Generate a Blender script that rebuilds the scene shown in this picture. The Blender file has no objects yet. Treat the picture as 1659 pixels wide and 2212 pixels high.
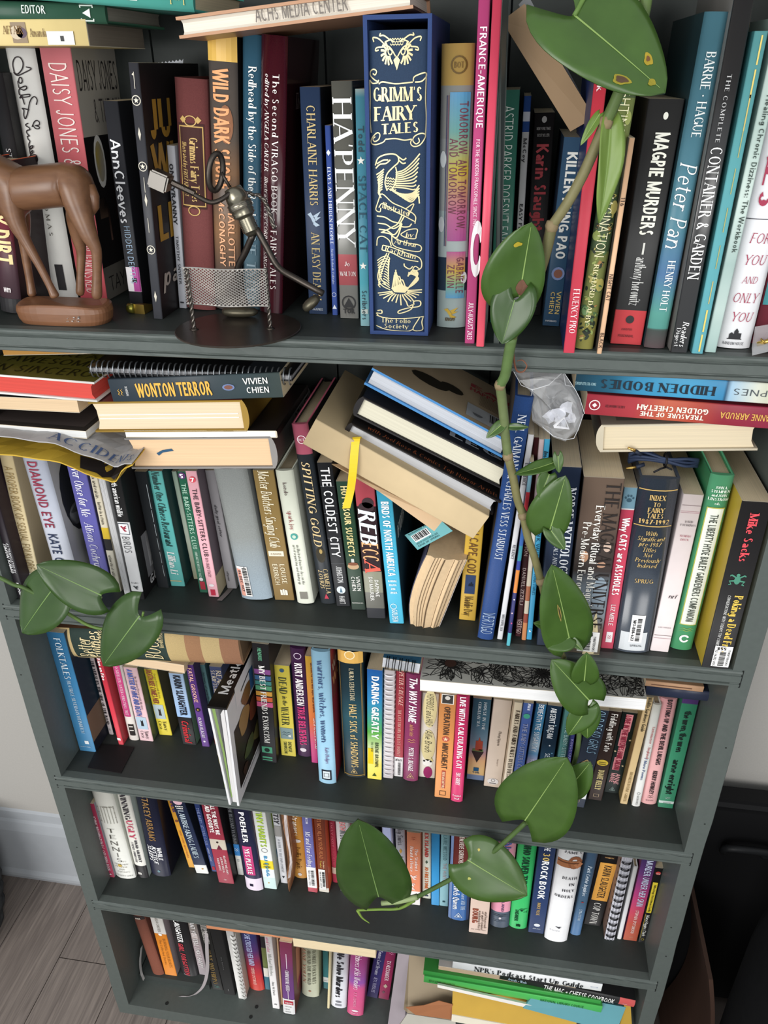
import bpy, bmesh, math, random
from mathutils import Vector, Matrix
random.seed(7)
sc = bpy.context.scene
COL = sc.collection

# ---------------------------------------------------------------- camera
cam = bpy.data.cameras.new('camera')
cam.sensor_fit = 'VERTICAL'; cam.sensor_height = 24.0; cam.lens = 1704.3 * 24.0 / 2212.0
cam.clip_start = 0.02
camo = bpy.data.objects.new('camera', cam); COL.objects.link(camo)
_R = ((0.98806179, -0.13863926, -0.06717929), (0.15377624, 0.86117876, 0.48448324), (-0.00931503, -0.48902996, 0.87221725))
camo.matrix_world = Matrix(((_R[0][0], _R[0][2], -_R[0][1], 0.158723), (_R[1][0], _R[1][2], -_R[1][1], -0.715619), (_R[2][0], _R[2][2], -_R[2][1], 1.478878), (0, 0, 0, 1)))
sc.camera = camo
# ---------------------------------------------------------------- world and lights
w = bpy.data.worlds.new('room_light'); sc.world = w; w.use_nodes = True
w.node_tree.nodes['Background'].inputs[0].default_value = (0.93, 0.97, 1.0, 1)
w.node_tree.nodes['Background'].inputs[1].default_value = 0.62
def area(name, loc, target, sx, sy, power, col):
    l = bpy.data.lights.new(name, 'AREA'); l.shape = 'RECTANGLE'; l.size = sx; l.size_y = sy; l.energy = power; l.color = col
    o = bpy.data.objects.new(name, l); COL.objects.link(o); o.location = loc
    o.rotation_euler = (Vector(target) - Vector(loc)).to_track_quat('-Z', 'Y').to_euler(); return o
area('window_daylight', (-1.2, -2.7, 1.55), (0, 0, 0.8), 1.7, 1.7, 62, (1.0, 0.985, 0.96))
area('second_window_daylight', (1.3, -2.9, 1.5), (0, 0, 0.8), 1.2, 1.5, 30, (1.0, 0.985, 0.96))
sc.view_settings.view_transform = 'Standard'; sc.view_settings.look = 'None'
sc.view_settings.gamma = 1.0; sc.view_settings.use_curve_mapping = False
sc.view_settings.exposure = 0.1

# ---------------------------------------------------------------- helpers
def lin(h):
    h = h.lstrip('#')
    if len(h) == 3: h = ''.join(c * 2 for c in h)
    r = []
    for i in (0, 2, 4):
        c = int(h[i:i + 2], 16) / 255
        r.append(c / 12.92 if c <= 0.04045 else ((c + 0.055) / 1.055) ** 2.4)
    return (*r, 1)
_mc = {}
def mat(col, rough=0.5, metal=0.0, var=0.06, bump=0.0, scale=40.0, spec=0.25):
    """plain painted, printed or cast surface: one colour with faint procedural variation"""
    key = (col, rough, metal, var, bump, scale)
    if key in _mc: return _mc[key]
    m = bpy.data.materials.new('surface_' + col); m.use_nodes = True
    nt = m.node_tree; b = nt.nodes['Principled BSDF']
    b.inputs['Roughness'].default_value = rough; b.inputs['Metallic'].default_value = metal
    b.inputs['Specular IOR Level'].default_value = spec
    c = lin(col)
    tc = nt.nodes.new('ShaderNodeTexCoord'); nz = nt.nodes.new('ShaderNodeTexNoise')
    nz.inputs['Scale'].default_value = scale; nz.inputs['Detail'].default_value = 3
    nt.links.new(tc.outputs['Object'], nz.inputs['Vector'])
    if var:
        mx = nt.nodes.new('ShaderNodeMix'); mx.data_type = 'RGBA'
        mx.inputs['A'].default_value = tuple(x * (1 - var) for x in c[:3]) + (1,)
        mx.inputs['B'].default_value = tuple(min(1, x * (1 + var)) for x in c[:3]) + (1,)
        nt.links.new(nz.outputs['Fac'], mx.inputs['Factor']); nt.links.new(mx.outputs['Result'], b.inputs['Base Color'])
    else: b.inputs['Base Color'].default_value = c
    if bump:
        bp = nt.nodes.new('ShaderNodeBump'); bp.inputs['Strength'].default_value = bump; bp.inputs['Distance'].default_value = 0.001
        nt.links.new(nz.outputs['Fac'], bp.inputs['Height']); nt.links.new(bp.outputs['Normal'], b.inputs['Normal'])
    _mc[key] = m; return m
def stops(s):
    interp = 'CONSTANT'
    if s.startswith('~'): interp = 'LINEAR'; s = s[1:]
    return interp, [(float(a), b) for a, b in (x.split(':') for x in s.split(','))]
def rampmat(s, rough=0.45, metal=0.0, weave=False):
    """printed spine: colour bands or blends along the book's height"""
    key = ('ramp', s, rough, metal, weave)
    if key in _mc: return _mc[key]
    m = bpy.data.materials.new('printed_spine'); m.use_nodes = True
    nt = m.node_tree; b = nt.nodes['Principled BSDF']; b.inputs['Roughness'].default_value = rough; b.inputs['Metallic'].default_value = metal
    b.inputs['Specular IOR Level'].default_value = .25 if rough > .25 else .7
    tc = nt.nodes.new('ShaderNodeTexCoord'); sp = nt.nodes.new('ShaderNodeSeparateXYZ'); iv = nt.nodes.new('ShaderNodeMath')
    iv.operation = 'SUBTRACT'; iv.inputs[0].default_value = 1.0
    r = nt.nodes.new('ShaderNodeValToRGB')
    nt.links.new(tc.outputs['Generated'], sp.inputs[0]); nt.links.new(sp.outputs['Z'], iv.inputs[1]); nt.links.new(iv.outputs[0], r.inputs[0])
    ip, st = stops(s); r.color_ramp.interpolation = ip
    el = r.color_ramp.elements
    el[0].position = st[0][0]; el[0].color = lin(st[0][1])
    el[1].position = min(1, st[1][0]); el[1].color = lin(st[1][1])
    for p_, c_ in st[2:]:
        e = el.new(min(1, p_)); e.color = lin(c_)
    out = r.outputs[0]
    nz = nt.nodes.new('ShaderNodeTexNoise'); nz.inputs['Scale'].default_value = 900 if weave else 60
    nt.links.new(tc.outputs['Object'], nz.inputs['Vector'])
    mx = nt.nodes.new('ShaderNodeMix'); mx.data_type = 'RGBA'; mx.blend_type = 'MULTIPLY'; mx.inputs['Factor'].default_value = 0.35 if weave else 0.12
    nt.links.new(out, mx.inputs['A']); nt.links.new(nz.outputs['Fac'], mx.inputs['B'])
    gm = nt.nodes.new('ShaderNodeMix'); gm.data_type = 'RGBA'; gm.blend_type = 'MULTIPLY'; gm.inputs['Factor'].default_value = 1.0
    k = 1.18 if weave else 1.06; gm.inputs['B'].default_value = (k, k, k, 1)
    nt.links.new(mx.outputs['Result'], gm.inputs['A']); nt.links.new(gm.outputs['Result'], b.inputs['Base Color'])
    _mc[key] = m; return m
def pagemat(col):
    """block of paper seen edge on: fine leaf lines across the thickness"""
    key = ('page', col)
    if key in _mc: return _mc[key]
    m = bpy.data.materials.new('paper_edges'); m.use_nodes = True
    nt = m.node_tree; b = nt.nodes['Principled BSDF']; b.inputs['Roughness'].default_value = 0.85
    tc = nt.nodes.new('ShaderNodeTexCoord'); mp = nt.nodes.new('ShaderNodeMapping'); mp.inputs['Scale'].default_value = (1400, 6, 6)
    nz = nt.nodes.new('ShaderNodeTexNoise'); nz.inputs['Scale'].default_value = 1.0; nz.inputs['Detail'].default_value = 1
    mx = nt.nodes.new('ShaderNodeMix'); mx.data_type = 'RGBA'; c = lin(col)
    mx.inputs['A'].default_value = tuple(x * 0.78 for x in c[:3]) + (1,); mx.inputs['B'].default_value = tuple(min(1, x * 1.12) for x in c[:3]) + (1,)
    nt.links.new(tc.outputs['Object'], mp.inputs['Vector']); nt.links.new(mp.outputs[0], nz.inputs['Vector'])
    nt.links.new(nz.outputs['Fac'], mx.inputs['Factor']); nt.links.new(mx.outputs['Result'], b.inputs['Base Color'])
    _mc[key] = m; return m
def obj(name, verts, faces, mats, parent=None, mi=None, smooth=False, loc=None):
    me = bpy.data.meshes.new(name); me.from_pydata(verts, [], faces)
    if not isinstance(mats, (list, tuple)): mats = [mats]
    for m in mats: me.materials.append(m)
    if mi: me.polygons.foreach_set('material_index', mi)
    if smooth: me.polygons.foreach_set('use_smooth', [True] * len(me.polygons))
    me.update()
    o = bpy.data.objects.new(name, me); COL.objects.link(o)
    if parent: o.parent = parent
    if loc: o.location = loc
    return o
def tag(o, label, cat, group=None, kind=None):
    if label: o['label'] = label
    if cat: o['category'] = cat
    if group: o['group'] = group
    if kind: o['kind'] = kind
    return o
def empty(name, M=None):
    o = bpy.data.objects.new(name, None); COL.objects.link(o); o.empty_display_size = 0.02
    if M is not None: o.matrix_world = M
    return o
class MB:
    """collects simple solids, then links them as one mesh"""
    def __init__(s): s.v = []; s.f = []; s.m = []
    def add(s, v, f, m=0):
        n = len(s.v); s.v += [tuple(x) for x in v]; s.f += [tuple(i + n for i in q) for q in f]; s.m += [m] * len(f); return s
    def box(s, a, b, m=0):
        x0, y0, z0 = a; x1, y1, z1 = b
        return s.add([(x0, y0, z0), (x1, y0, z0), (x1, y1, z0), (x0, y1, z0), (x0, y0, z1), (x1, y0, z1), (x1, y1, z1), (x0, y1, z1)],
                     [(0, 3, 2, 1), (4, 5, 6, 7), (0, 1, 5, 4), (1, 2, 6, 5), (2, 3, 7, 6), (3, 0, 4, 7)], m)
    def tube(s, pts, rad, n=8, cap=True, m=0, flat=1.0, upv=None):
        pts = [Vector(p) for p in pts]; N = len(pts)
        if not isinstance(rad, (list, tuple)): rad = [rad] * N
        v = []; f = []; prev = None
        for i, p in enumerate(pts):
            t = (pts[min(i + 1, N - 1)] - pts[max(i - 1, 0)]).normalized()
            if prev is None:
                u = Vector(upv) if upv else (Vector((0, 0, 1)) if abs(t.z) < 0.9 else Vector((0, 1, 0)))
            else: u = prev
            u = (u - t * u.dot(t)).normalized(); prev = u; s2 = t.cross(u)
            for k in range(n):
                a = 2 * math.pi * k / n
                v.append(p + (u * math.cos(a) * flat + s2 * math.sin(a)) * rad[i])
        for i in range(N - 1):
            for k in range(n):
                k2 = (k + 1) % n
                f.append((i * n + k, i * n + k2, (i + 1) * n + k2, (i + 1) * n + k))
        if cap: f.append(tuple(range(n - 1, -1, -1))); f.append(tuple((N - 1) * n + k for k in range(n)))
        return s.add(v, f, m)
    def ribbon(s, pts, wv, th, m=0):
        """flat strap of width vector wv following pts"""
        pts = [Vector(p) for p in pts]; wv = Vector(wv); v = []; f = []
        for i, p in enumerate(pts):
            t = (pts[min(i + 1, len(pts) - 1)] - pts[max(i - 1, 0)]).normalized(); n = t.cross(wv).normalized() * th
            v += [p - wv / 2 - n, p + wv / 2 - n, p + wv / 2 + n, p - wv / 2 + n]
        for i in range(len(pts) - 1):
            for k in range(4): f.append((i * 4 + k, i * 4 + (k + 1) % 4, i * 4 + 4 + (k + 1) % 4, i * 4 + 4 + k))
        e = len(v) - 4; f += [(3, 2, 1, 0), (e, e + 1, e + 2, e + 3)]
        return s.add(v, f, m)
    def build(s, name, mats, parent=None, smooth=False, loc=None):
        o = obj(name, s.v, s.f, mats, parent, s.m, smooth, loc)
        return o
def prism(poly, x0, x1):
    """(y,z) outline carried along x"""
    n = len(poly); v = [(x0, y, z) for y, z in poly] + [(x1, y, z) for y, z in poly]
    f = [(i, (i + 1) % n, n + (i + 1) % n, n + i) for i in range(n)] + [tuple(range(n - 1, -1, -1)), tuple(range(n, 2 * n))]
    return v, f
def spline(pts, k=6):
    """Catmull-Rom through pts"""
    P = [Vector(p) for p in pts]; P = [P[0] * 2 - P[1]] + P + [P[-1] * 2 - P[-2]]; out = []
    for i in range(1, len(P) - 2):
        for j in range(k):
            t = j / k
            out.append(0.5 * (2 * P[i] + (P[i + 1] - P[i - 1]) * t + (2 * P[i - 1] - 5 * P[i] + 4 * P[i + 1] - P[i + 2]) * t * t + (3 * P[i] - P[i - 1] - 3 * P[i + 1] + P[i + 2]) * t ** 3))
    out.append(P[-2]); return out

# ---------------------------------------------------------------- lettering: strokes with weight, contrast and serifs
GL = {}
for _l in '''A.72|d .04 0 .36 1|D .68 0 .36 1|H .18 .54 .33
B.66|V .12 0 1|H .12 .35 1|A .35 .76 .22 .24 -90 90|H .12 .35 .52|A .35 .26 .26 .26 -90 90|H .12 .35 0
C.76|A .42 .5 .36 .5 48 312
D.76|V .12 0 1|H .12 .32 1|H .12 .32 0|A .32 .5 .36 .5 -90 90
E.6|V .12 0 1|H .12 .54 1|H .12 .46 .52|H .12 .56 0
F.58|V .12 0 1|H .12 .54 1|H .12 .46 .5
G.8|A .42 .5 .36 .5 48 335|v .74 .06 .44|H .5 .74 .44
H.8|V .12 0 1|V .68 0 1|H .12 .68 .52
I.26|V .13 0 1
J.46|v .34 .24 1|A .18 .24 .16 .24 180 360
K.7|V .12 0 1|d .62 1 .14 .42|D .66 0 .28 .56
L.58|V .12 0 1|H .12 .54 0
M.9|N .1 0 1|E .1 1 .44 .05|e .44 .05 .78 1|V .78 0 1
N.78|N .1 0 1|E .1 1 .66 0|N .66 0 1
O.82|A .41 .5 .36 .5 0 360
P.62|V .12 0 1|H .12 .33 1|A .33 .73 .24 .27 -90 90|H .12 .33 .46
Q.82|A .41 .5 .36 .5 0 360|E .5 .2 .76 -.1
R.7|V .12 0 1|H .12 .33 1|A .33 .75 .23 .25 -90 90|H .12 .33 .5|D .66 0 .34 .5
S.6|A .31 .75 .22 .25 30 270|A .3 .25 .24 .25 -150 90
T.7|V .35 0 1|H .03 .67 1
U.76|U .11 .28 1|A .37 .28 .26 .28 180 360|W .63 .28 1
V.7|D .02 1 .35 0|d .68 1 .35 0
W1.02|D .02 1 .28 0|e .28 0 .5 1|E .5 1 .74 0|d .99 1 .74 0
X.68|D .04 1 .64 0|d .62 1 .05 0
Y.68|D .02 1 .34 .45|d .66 1 .34 .45|B .34 0 .45
Z.64|H .07 .58 1|E .58 1 .06 0|H .06 .6 0
&.74|A .32 .78 .17 .22 0 360|E .2 .62 .7 0|A .3 .27 .24 .27 100 330
a.58|A .27 .46 .2 .2 0 150|v .47 0 .47|A .27 .19 .2 .19 0 360
b.6|V .1 0 1|A .33 .32 .23 .32 0 360
c.54|A .3 .33 .24 .33 45 315
d.62|A .3 .32 .23 .32 0 360|V .53 0 1
e.56|A .3 .33 .24 .33 0 310|H .06 .54 .34
f.38|A .34 .8 .16 .2 30 180|v .18 0 .8|H .04 .36 .64
g.6|A .3 .34 .22 .31 0 360|v .52 -.12 .64|A .3 -.12 .22 .2 200 360
h.64|V .1 0 1|A .33 .42 .22 .24 0 180|B .55 0 .42
i.24|V .12 0 .66|o .12 .9
j.24|v .14 -.1 .66|A .02 -.1 .12 .18 270 360|o .14 .9
k.58|V .1 0 1|e .48 .66 .14 .28|D .54 0 .24 .38
l.24|V .12 0 1
m.94|V .1 0 .66|A .28 .42 .18 .24 0 180|B .46 0 .42|A .64 .42 .18 .24 0 180|B .82 0 .42
n.64|V .1 0 .66|A .33 .42 .22 .24 0 180|B .55 0 .42
o.6|A .3 .33 .24 .33 0 360
p.6|V .1 -.3 .66|A .33 .33 .23 .33 0 360
q.6|A .3 .33 .23 .33 0 360|V .53 -.3 .66
r.46|V .1 0 .66|A .3 .42 .2 .24 50 180
s.46|A .23 .49 .16 .17 30 270|A .23 .17 .18 .17 -150 90
t.38|v .18 .15 .88|A .31 .15 .13 .15 180 300|H .03 .36 .64
u.62|U .1 .25 .66|A .31 .25 .21 .25 180 360|V .52 0 .66
v.54|D .03 .66 .27 0|d .51 .66 .27 0
w.78|D .03 .66 .22 0|e .22 0 .38 .66|E .38 .66 .56 0|d .75 .66 .56 0
x.52|D .05 .66 .48 0|e .46 .66 .04 0
y.54|D .03 .66 .28 0|d .52 .66 .16 -.3
z.5|H .05 .45 .66|e .45 .66 .05 0|H .05 .47 0
0.62|A .31 .5 .24 .5 0 360
1.36|V .2 0 1|e .05 .82 .2 1
2.6|A .3 .73 .23 .27 -25 165|e .5 .6 .06 0|H .06 .56 0
3.58|A .27 .75 .2 .25 -90 150|A .27 .26 .24 .26 -150 90
4.62|e .44 1 .04 .3|H .04 .58 .3|v .44 0 1
5.58|H .12 .5 1|v .12 .55 1|A .27 .3 .25 .3 -140 130
6.6|A .3 .3 .23 .3 0 360|A .42 .35 .35 .65 105 190
7.56|H .05 .53 1|E .53 1 .2 0
8.58|A .29 .76 .18 .24 0 360|A .29 .27 .23 .27 0 360
9.6|A .3 .7 .23 .3 0 360|A .18 .65 .35 .65 285 370
..22|o .1 .02
,.22|e .14 .08 .06 -.14
'.18|e .1 1 .08 .78
-.4|H .06 .34 .38
!.22|v .1 .3 1|o .1 .04
:.2|o .1 .06|o .1 .55
+.5|H .04 .46 .45|v .25 .24 .66
*.4|o .2 .45
/.4|e .36 1.05 .04 -.1
|.2|e .1 1.05 .1 -.1
?.5|A .24 .75 .2 .25 -60 160|v .24 .25 .5|o .24 .03
"x.1|o .1 .9'''.split('\n'):
    _c = _l[0]; _p = _l[1:].split('|') if _c != '|' else _l[1:].split('|')
    try: GL[_c] = (float(_p[0]), [q.split() for q in _p[1:]])
    except ValueError: pass
SUB = False
def glyph(ch, tk, tn, ser):
    """2D polygons of one character: tk thick stroke, tn thin stroke, ser serif half length"""
    wd, st = GL.get(ch, (0.4, [])); P = []
    def seg(x0, y0, x1, y1, w):
        d = math.hypot(x1 - x0, y1 - y0) or 1; nx, ny = -(y1 - y0) / d * w / 2, (x1 - x0) / d * w / 2
        k_ = max(1, int(abs(y1 - y0) / .2 + .5)) if SUB else 1
        for i in range(k_):
            a, b = i / k_, (i + 1) / k_; xa, ya, xb, yb = x0 + (x1 - x0) * a, y0 + (y1 - y0) * a, x0 + (x1 - x0) * b, y0 + (y1 - y0) * b
            P.append([(xa + nx, ya + ny), (xa - nx, ya - ny), (xb - nx, yb - ny), (xb + nx, yb + ny)])
    def srf(x, y):
        if ser: s_ = tn * 0.9; yy = y if y < 0.5 and y >= -0.05 else y - s_; P.append([(x - ser, yy), (x + ser, yy), (x + ser, yy + s_), (x - ser, yy + s_)])
    for q in st:
        k = q[0]; a = [float(z) for z in q[1:]]
        if k in 'VNBUvW':
            w_ = tn if k in 'NW' else tk
            seg(a[0], a[1], a[0], a[2], w_)
            if k in 'VNB': srf(a[0], a[1])
            if k in 'VNUW': srf(a[0], a[2])
        elif k == 'H': seg(a[0] - (tk / 2 if not ser else 0), a[2] + (tn / 2 if a[2] < .05 else (-tn / 2 if a[2] > .95 else 0)), a[1], a[2] + (tn / 2 if a[2] < .05 else (-tn / 2 if a[2] > .95 else 0)), tn)
        elif k in 'DE': seg(*a, tk); (srf(a[0], a[1]) if k == 'D' else None)
        elif k in 'de': seg(*a, tn); (srf(a[0], a[1]) if k == 'd' else None)
        elif k == 'o':
            r = tk * 0.62; P.append([(a[0] + r * math.cos(t * math.pi / 3), a[1] + r * math.sin(t * math.pi / 3)) for t in range(6)])
        elif k == 'A':
            n = max(3, int(abs(a[5] - a[4]) / 30)); pv = None
            for i in range(n + 1):
                t = math.radians(a[4] + (a[5] - a[4]) * i / n); c, s = math.cos(t), math.sin(t)
                w_ = tn + (tk - tn) * c * c
                ox, oy = a[0] + (a[2]) * c, a[1] + (a[3]) * s
                ix, iy = a[0] + (a[2] - w_) * c, a[1] + (a[3] - min(w_, tn + (tk - tn) * .5)) * s
                if pv: P.append([pv[0], pv[1], (ix, iy), (ox, oy)])
                pv = ((ox, oy), (ix, iy))
    return wd, P
STY = {'s': (.15, .13, 0), 'b': (.21, .17, 0), 'l': (.09, .085, 0), 'r': (.15, .055, .12), 'k': (.21, .08, .15), 't': (.09, .06, .09)}
def layout(txt, style, sp=0.06):
    tk, tn, ser = STY[style[0]]; x = 0; polys = []
    for ch in txt:
        if ch == ' ': x += 0.34; continue
        wd, P = glyph(ch, tk, tn, ser)
        for pl in P: polys.append([(px + x, py) for px, py in pl])
        x += wd + sp
    L = max(x - sp, 0.1)
    if 'i' in style: polys = [[(px + 0.2 * py, py) for px, py in pl] for pl in polys]
    return L, polys
def fill(polys, f3):
    """polygons -> mesh data through the surface map f3(x,y)"""
    v = []; f = []
    for i, pl in enumerate(polys):
        q = [Vector(f3(x, y)) for x, y in pl]; n = len(v)
        if len(q) > 2: q = [p + (q[1] - q[0]).cross(q[2] - q[0]).normalized() * (i % 11 - 5) * 9e-6 for p in q]   # strokes that cross lie a hair apart
        v += q; f.append(tuple(range(n, n + len(pl))))
    return v, f
# ---------------------------------------------------------------- room
def woodfloor():
    key = 'laminate'
    if key in _mc: return _mc[key]
    m = bpy.data.materials.new('grey_brown_laminate'); m.use_nodes = True; nt = m.node_tree; b = nt.nodes['Principled BSDF']; b.inputs['Roughness'].default_value = .5
    tc = nt.nodes.new('ShaderNodeTexCoord'); mp = nt.nodes.new('ShaderNodeMapping'); mp.inputs['Scale'].default_value = (4, 90, 4)
    nz = nt.nodes.new('ShaderNodeTexNoise'); nz.inputs['Scale'].default_value = 1.6; nz.inputs['Detail'].default_value = 8; nz.inputs['Distortion'].default_value = 1.2
    r = nt.nodes.new('ShaderNodeValToRGB'); r.color_ramp.elements[0].position = .3; r.color_ramp.elements[1].position = .72
    r.color_ramp.elements[0].color = lin('6a605b'); r.color_ramp.elements[1].color = lin('93877f')
    nt.links.new(tc.outputs['Object'], mp.inputs[0]); nt.links.new(mp.outputs[0], nz.inputs['Vector']); nt.links.new(nz.outputs['Fac'], r.inputs[0]); nt.links.new(r.outputs[0], b.inputs['Base Color'])
    _mc[key] = m; return m
fl = MB().box((-2.2, -1.6, -.03), (2.2, .26, -.006)).build('floor', mat('544c48', .8)); tag(fl, 'grey brown laminate floor around the bookcase', None, kind='structure')
fd = Vector((0.0004, 0.2283, 0)).normalized()
fs = Vector((-fd.y, fd.x, 0)); wpl = .125
pm = {}
for i in range(-9, 9):
    off = (i * 37 % 11) / 11
    for j in range(-3, 3):
        c = Vector(((-0.6094, -0.0448, 0))) + fs * (wpl * (i + .5)) + fd * (.9 * (j + off))
        if not (-1.25 < c.x < .2 and -1.2 < c.y < .75): continue
        # keep planks in front of the wall: clip the far end
        L0, L1 = -.449, .449
        ends = []
        pts = [(L0, -wpl / 2 + .0007), (L1, -wpl / 2 + .0007), (L1, wpl / 2 - .0007), (L0, wpl / 2 - .0007)]
        P3 = [c + fd * a + fs * b_ for a, b_ in pts]
        def clip(poly, f):
            out = []
            for k in range(len(poly)):
                a_, b_ = poly[k], poly[(k + 1) % len(poly)]
                if f(a_) >= 0: out.append(a_)
                if (f(a_) >= 0) != (f(b_) >= 0): t_ = f(a_) / (f(a_) - f(b_)); out.append(a_ + (b_ - a_) * t_)
            return out
        P3 = clip(P3, lambda q: .238 - q.y)
        if len(P3) < 3: continue
        n = len(P3)
        ang = math.atan2(fd.y, fd.x); Rz = Matrix.Rotation(-ang, 3, 'Z')
        loc = [Rz @ (q - c) for q in P3]
        o = obj('plank', [(q.x, q.y, -.006) for q in loc] + [(q.x, q.y, 0) for q in loc], [tuple(range(n - 1, -1, -1)), tuple(range(n, 2 * n))] + [(k, (k + 1) % n, n + (k + 1) % n, n + k) for k in range(n)], woodfloor(), fl)
        o.matrix_local = Matrix.Translation(c) @ Matrix.Rotation(ang, 4, 'Z')
wl = MB().box((-2.2, .24, -.03), (2.2, .3, 2.5)).build('wall_back', mat('aaa7a2', .85, bump=.15, scale=300)); tag(wl, 'pale grey painted wall behind the bookcase', None, kind='structure')
pv, pf = prism([(.24, 0), (.226, 0), (.222, .012), (.222, .02), (.226, .03), (.226, .15), (.231, .17), (.2345, .176), (.236, .195), (.24, .2)], -2.2, 2.2)
bb = obj('baseboard_back', pv, pf, mat('a6aaaf', .45)); tag(bb, 'white painted skirting board with moulded top edge', None, kind='structure')

# ---------------------------------------------------------------- bookcase
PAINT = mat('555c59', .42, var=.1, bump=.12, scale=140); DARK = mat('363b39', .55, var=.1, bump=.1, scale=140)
bc = empty('bookcase'); tag(bc, 'tall dark green grey painted bookcase packed with books', 'bookcase')
TOP = 1.66; XO = .45; TK = .0232; XI = XO - TK; DEP = .222
def wavy(x, side):
    return x
for sgn in (-1, 1):
    n = 40; v = []; rr = random.Random(3 + sgn)
    for k in range(n + 1):
        z = TOP * k / n; e = rr.uniform(-.0009, .0009) if 0 < k < n else 0; xo = sgn * (XO + e); xi = sgn * XI
        v += [(xi, 0, z), (xo - sgn * .001, 0, z), (xo, .0015, z), (xo, DEP, z), (xi, DEP, z)]
    f = []
    for k in range(n):
        for q in range(5):
            a, b_ = k * 5 + q, k * 5 + (q + 1) % 5
            f.append((a, b_, b_ + 5, a + 5) if sgn > 0 else (a, a + 5, b_ + 5, b_))
    f += [(4, 3, 2, 1, 0), tuple(n * 5 + q for q in range(5))]
    obj('side_panel', v, f, [PAINT], bc)
    for z, y in ((.52, .0), (.66, 0), (.45, 0), (.2, 0), (.79, 0), (.385, 0)):
        nb = MB().tube([(sgn * (XI + .011 + .004 * math.sin(z * 50)), -.0004, z), (sgn * (XI + .011 + .004 * math.sin(z * 50)), .001, z)], .0011, 7).build('nail_head', mat('2b2f2d', .6), bc)
lipprof = [(.012, 0), (.0006, 0), (-.0012, -.0012), (-.0018, -.003), (-.0012, -.0049), (.0006, -.0054), (.0012, -.0062), (.0002, -.0072), (-.0012, -.0078), (-.0012, -.0162), (-.0004, -.017), (.0014, -.0174), (.0014, -.0184), (-.0006, -.0192), (-.0006, -.0218), (.0004, -.0226), (.012, -.0226)]
for k, z in enumerate((1.25472, .904394, .603594, .322131)):
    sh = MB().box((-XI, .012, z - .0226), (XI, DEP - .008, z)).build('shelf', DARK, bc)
    x0, x1 = -XI - .0105, XI + .0105
    n = 60; v = []; rr = random.Random(k)
    m = len(lipprof)
    for i in range(n + 1):
        x = x0 + (x1 - x0) * i / n
        for (y, zz) in lipprof: v.append((x, y + (rr.uniform(-.0002, .0002) if y < .01 else 0), z + zz + (rr.uniform(-.00025, .00025) if -.021 < zz < -.004 else 0)))
    f = []
    for i in range(n):
        for q in range(m):
            a, b_ = i * m + q, i * m + (q + 1) % m; f.append((a, a + m, b_ + m, b_))
    f += [tuple(range(m)), tuple(n * m + q for q in range(m - 1, -1, -1))]
    obj('front_moulding', v, f, PAINT, sh)
    for sgn in (-1, 1):   # dark joint where the shelf is let into the side
        MB().box((sgn * (XI + .0105) - .0004, -.0006, z - .0232), (sgn * (XI + .0105) + .0012, .001, z + .0006)).build('joint_gap', mat('191c1b', .9), sh)
bs = MB().box((-XI, 0, 0), (XI, DEP - .008, .03)).build('bottom_board', PAINT, bc)
for x, y in ((-.36, .012), (-.205, .012), (-.2, .03), (.02, .02)):
    MB().tube([(x, y, .0301), (x, y, .0306)], .0032, 9).build('nail_hole', mat('222524', .8), bs)
MB().box((-XI, .0, TOP - .024), (XI, DEP - .008, TOP)).build('top_board', PAINT, bc)
for i in range(9):
    x0 = -XI + i * (2 * XI / 9) + .0008
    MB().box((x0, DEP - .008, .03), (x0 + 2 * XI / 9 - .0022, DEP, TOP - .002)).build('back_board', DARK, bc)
MB().box((-XI, DEP - .002, .03), (XI, DEP + .002, TOP - .002)).build('backing_sheet', mat('23272a', .8), bc)
# dark thin board lying at the left of the bottom shelf
bd = MB().box((-.425, .046, .0302), (-.292, .2, .045)).build('thin_board', mat('3f4442', .6)); tag(bd, 'thin dark grey board lying under the leftmost books of the bottom shelf', 'board')
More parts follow.
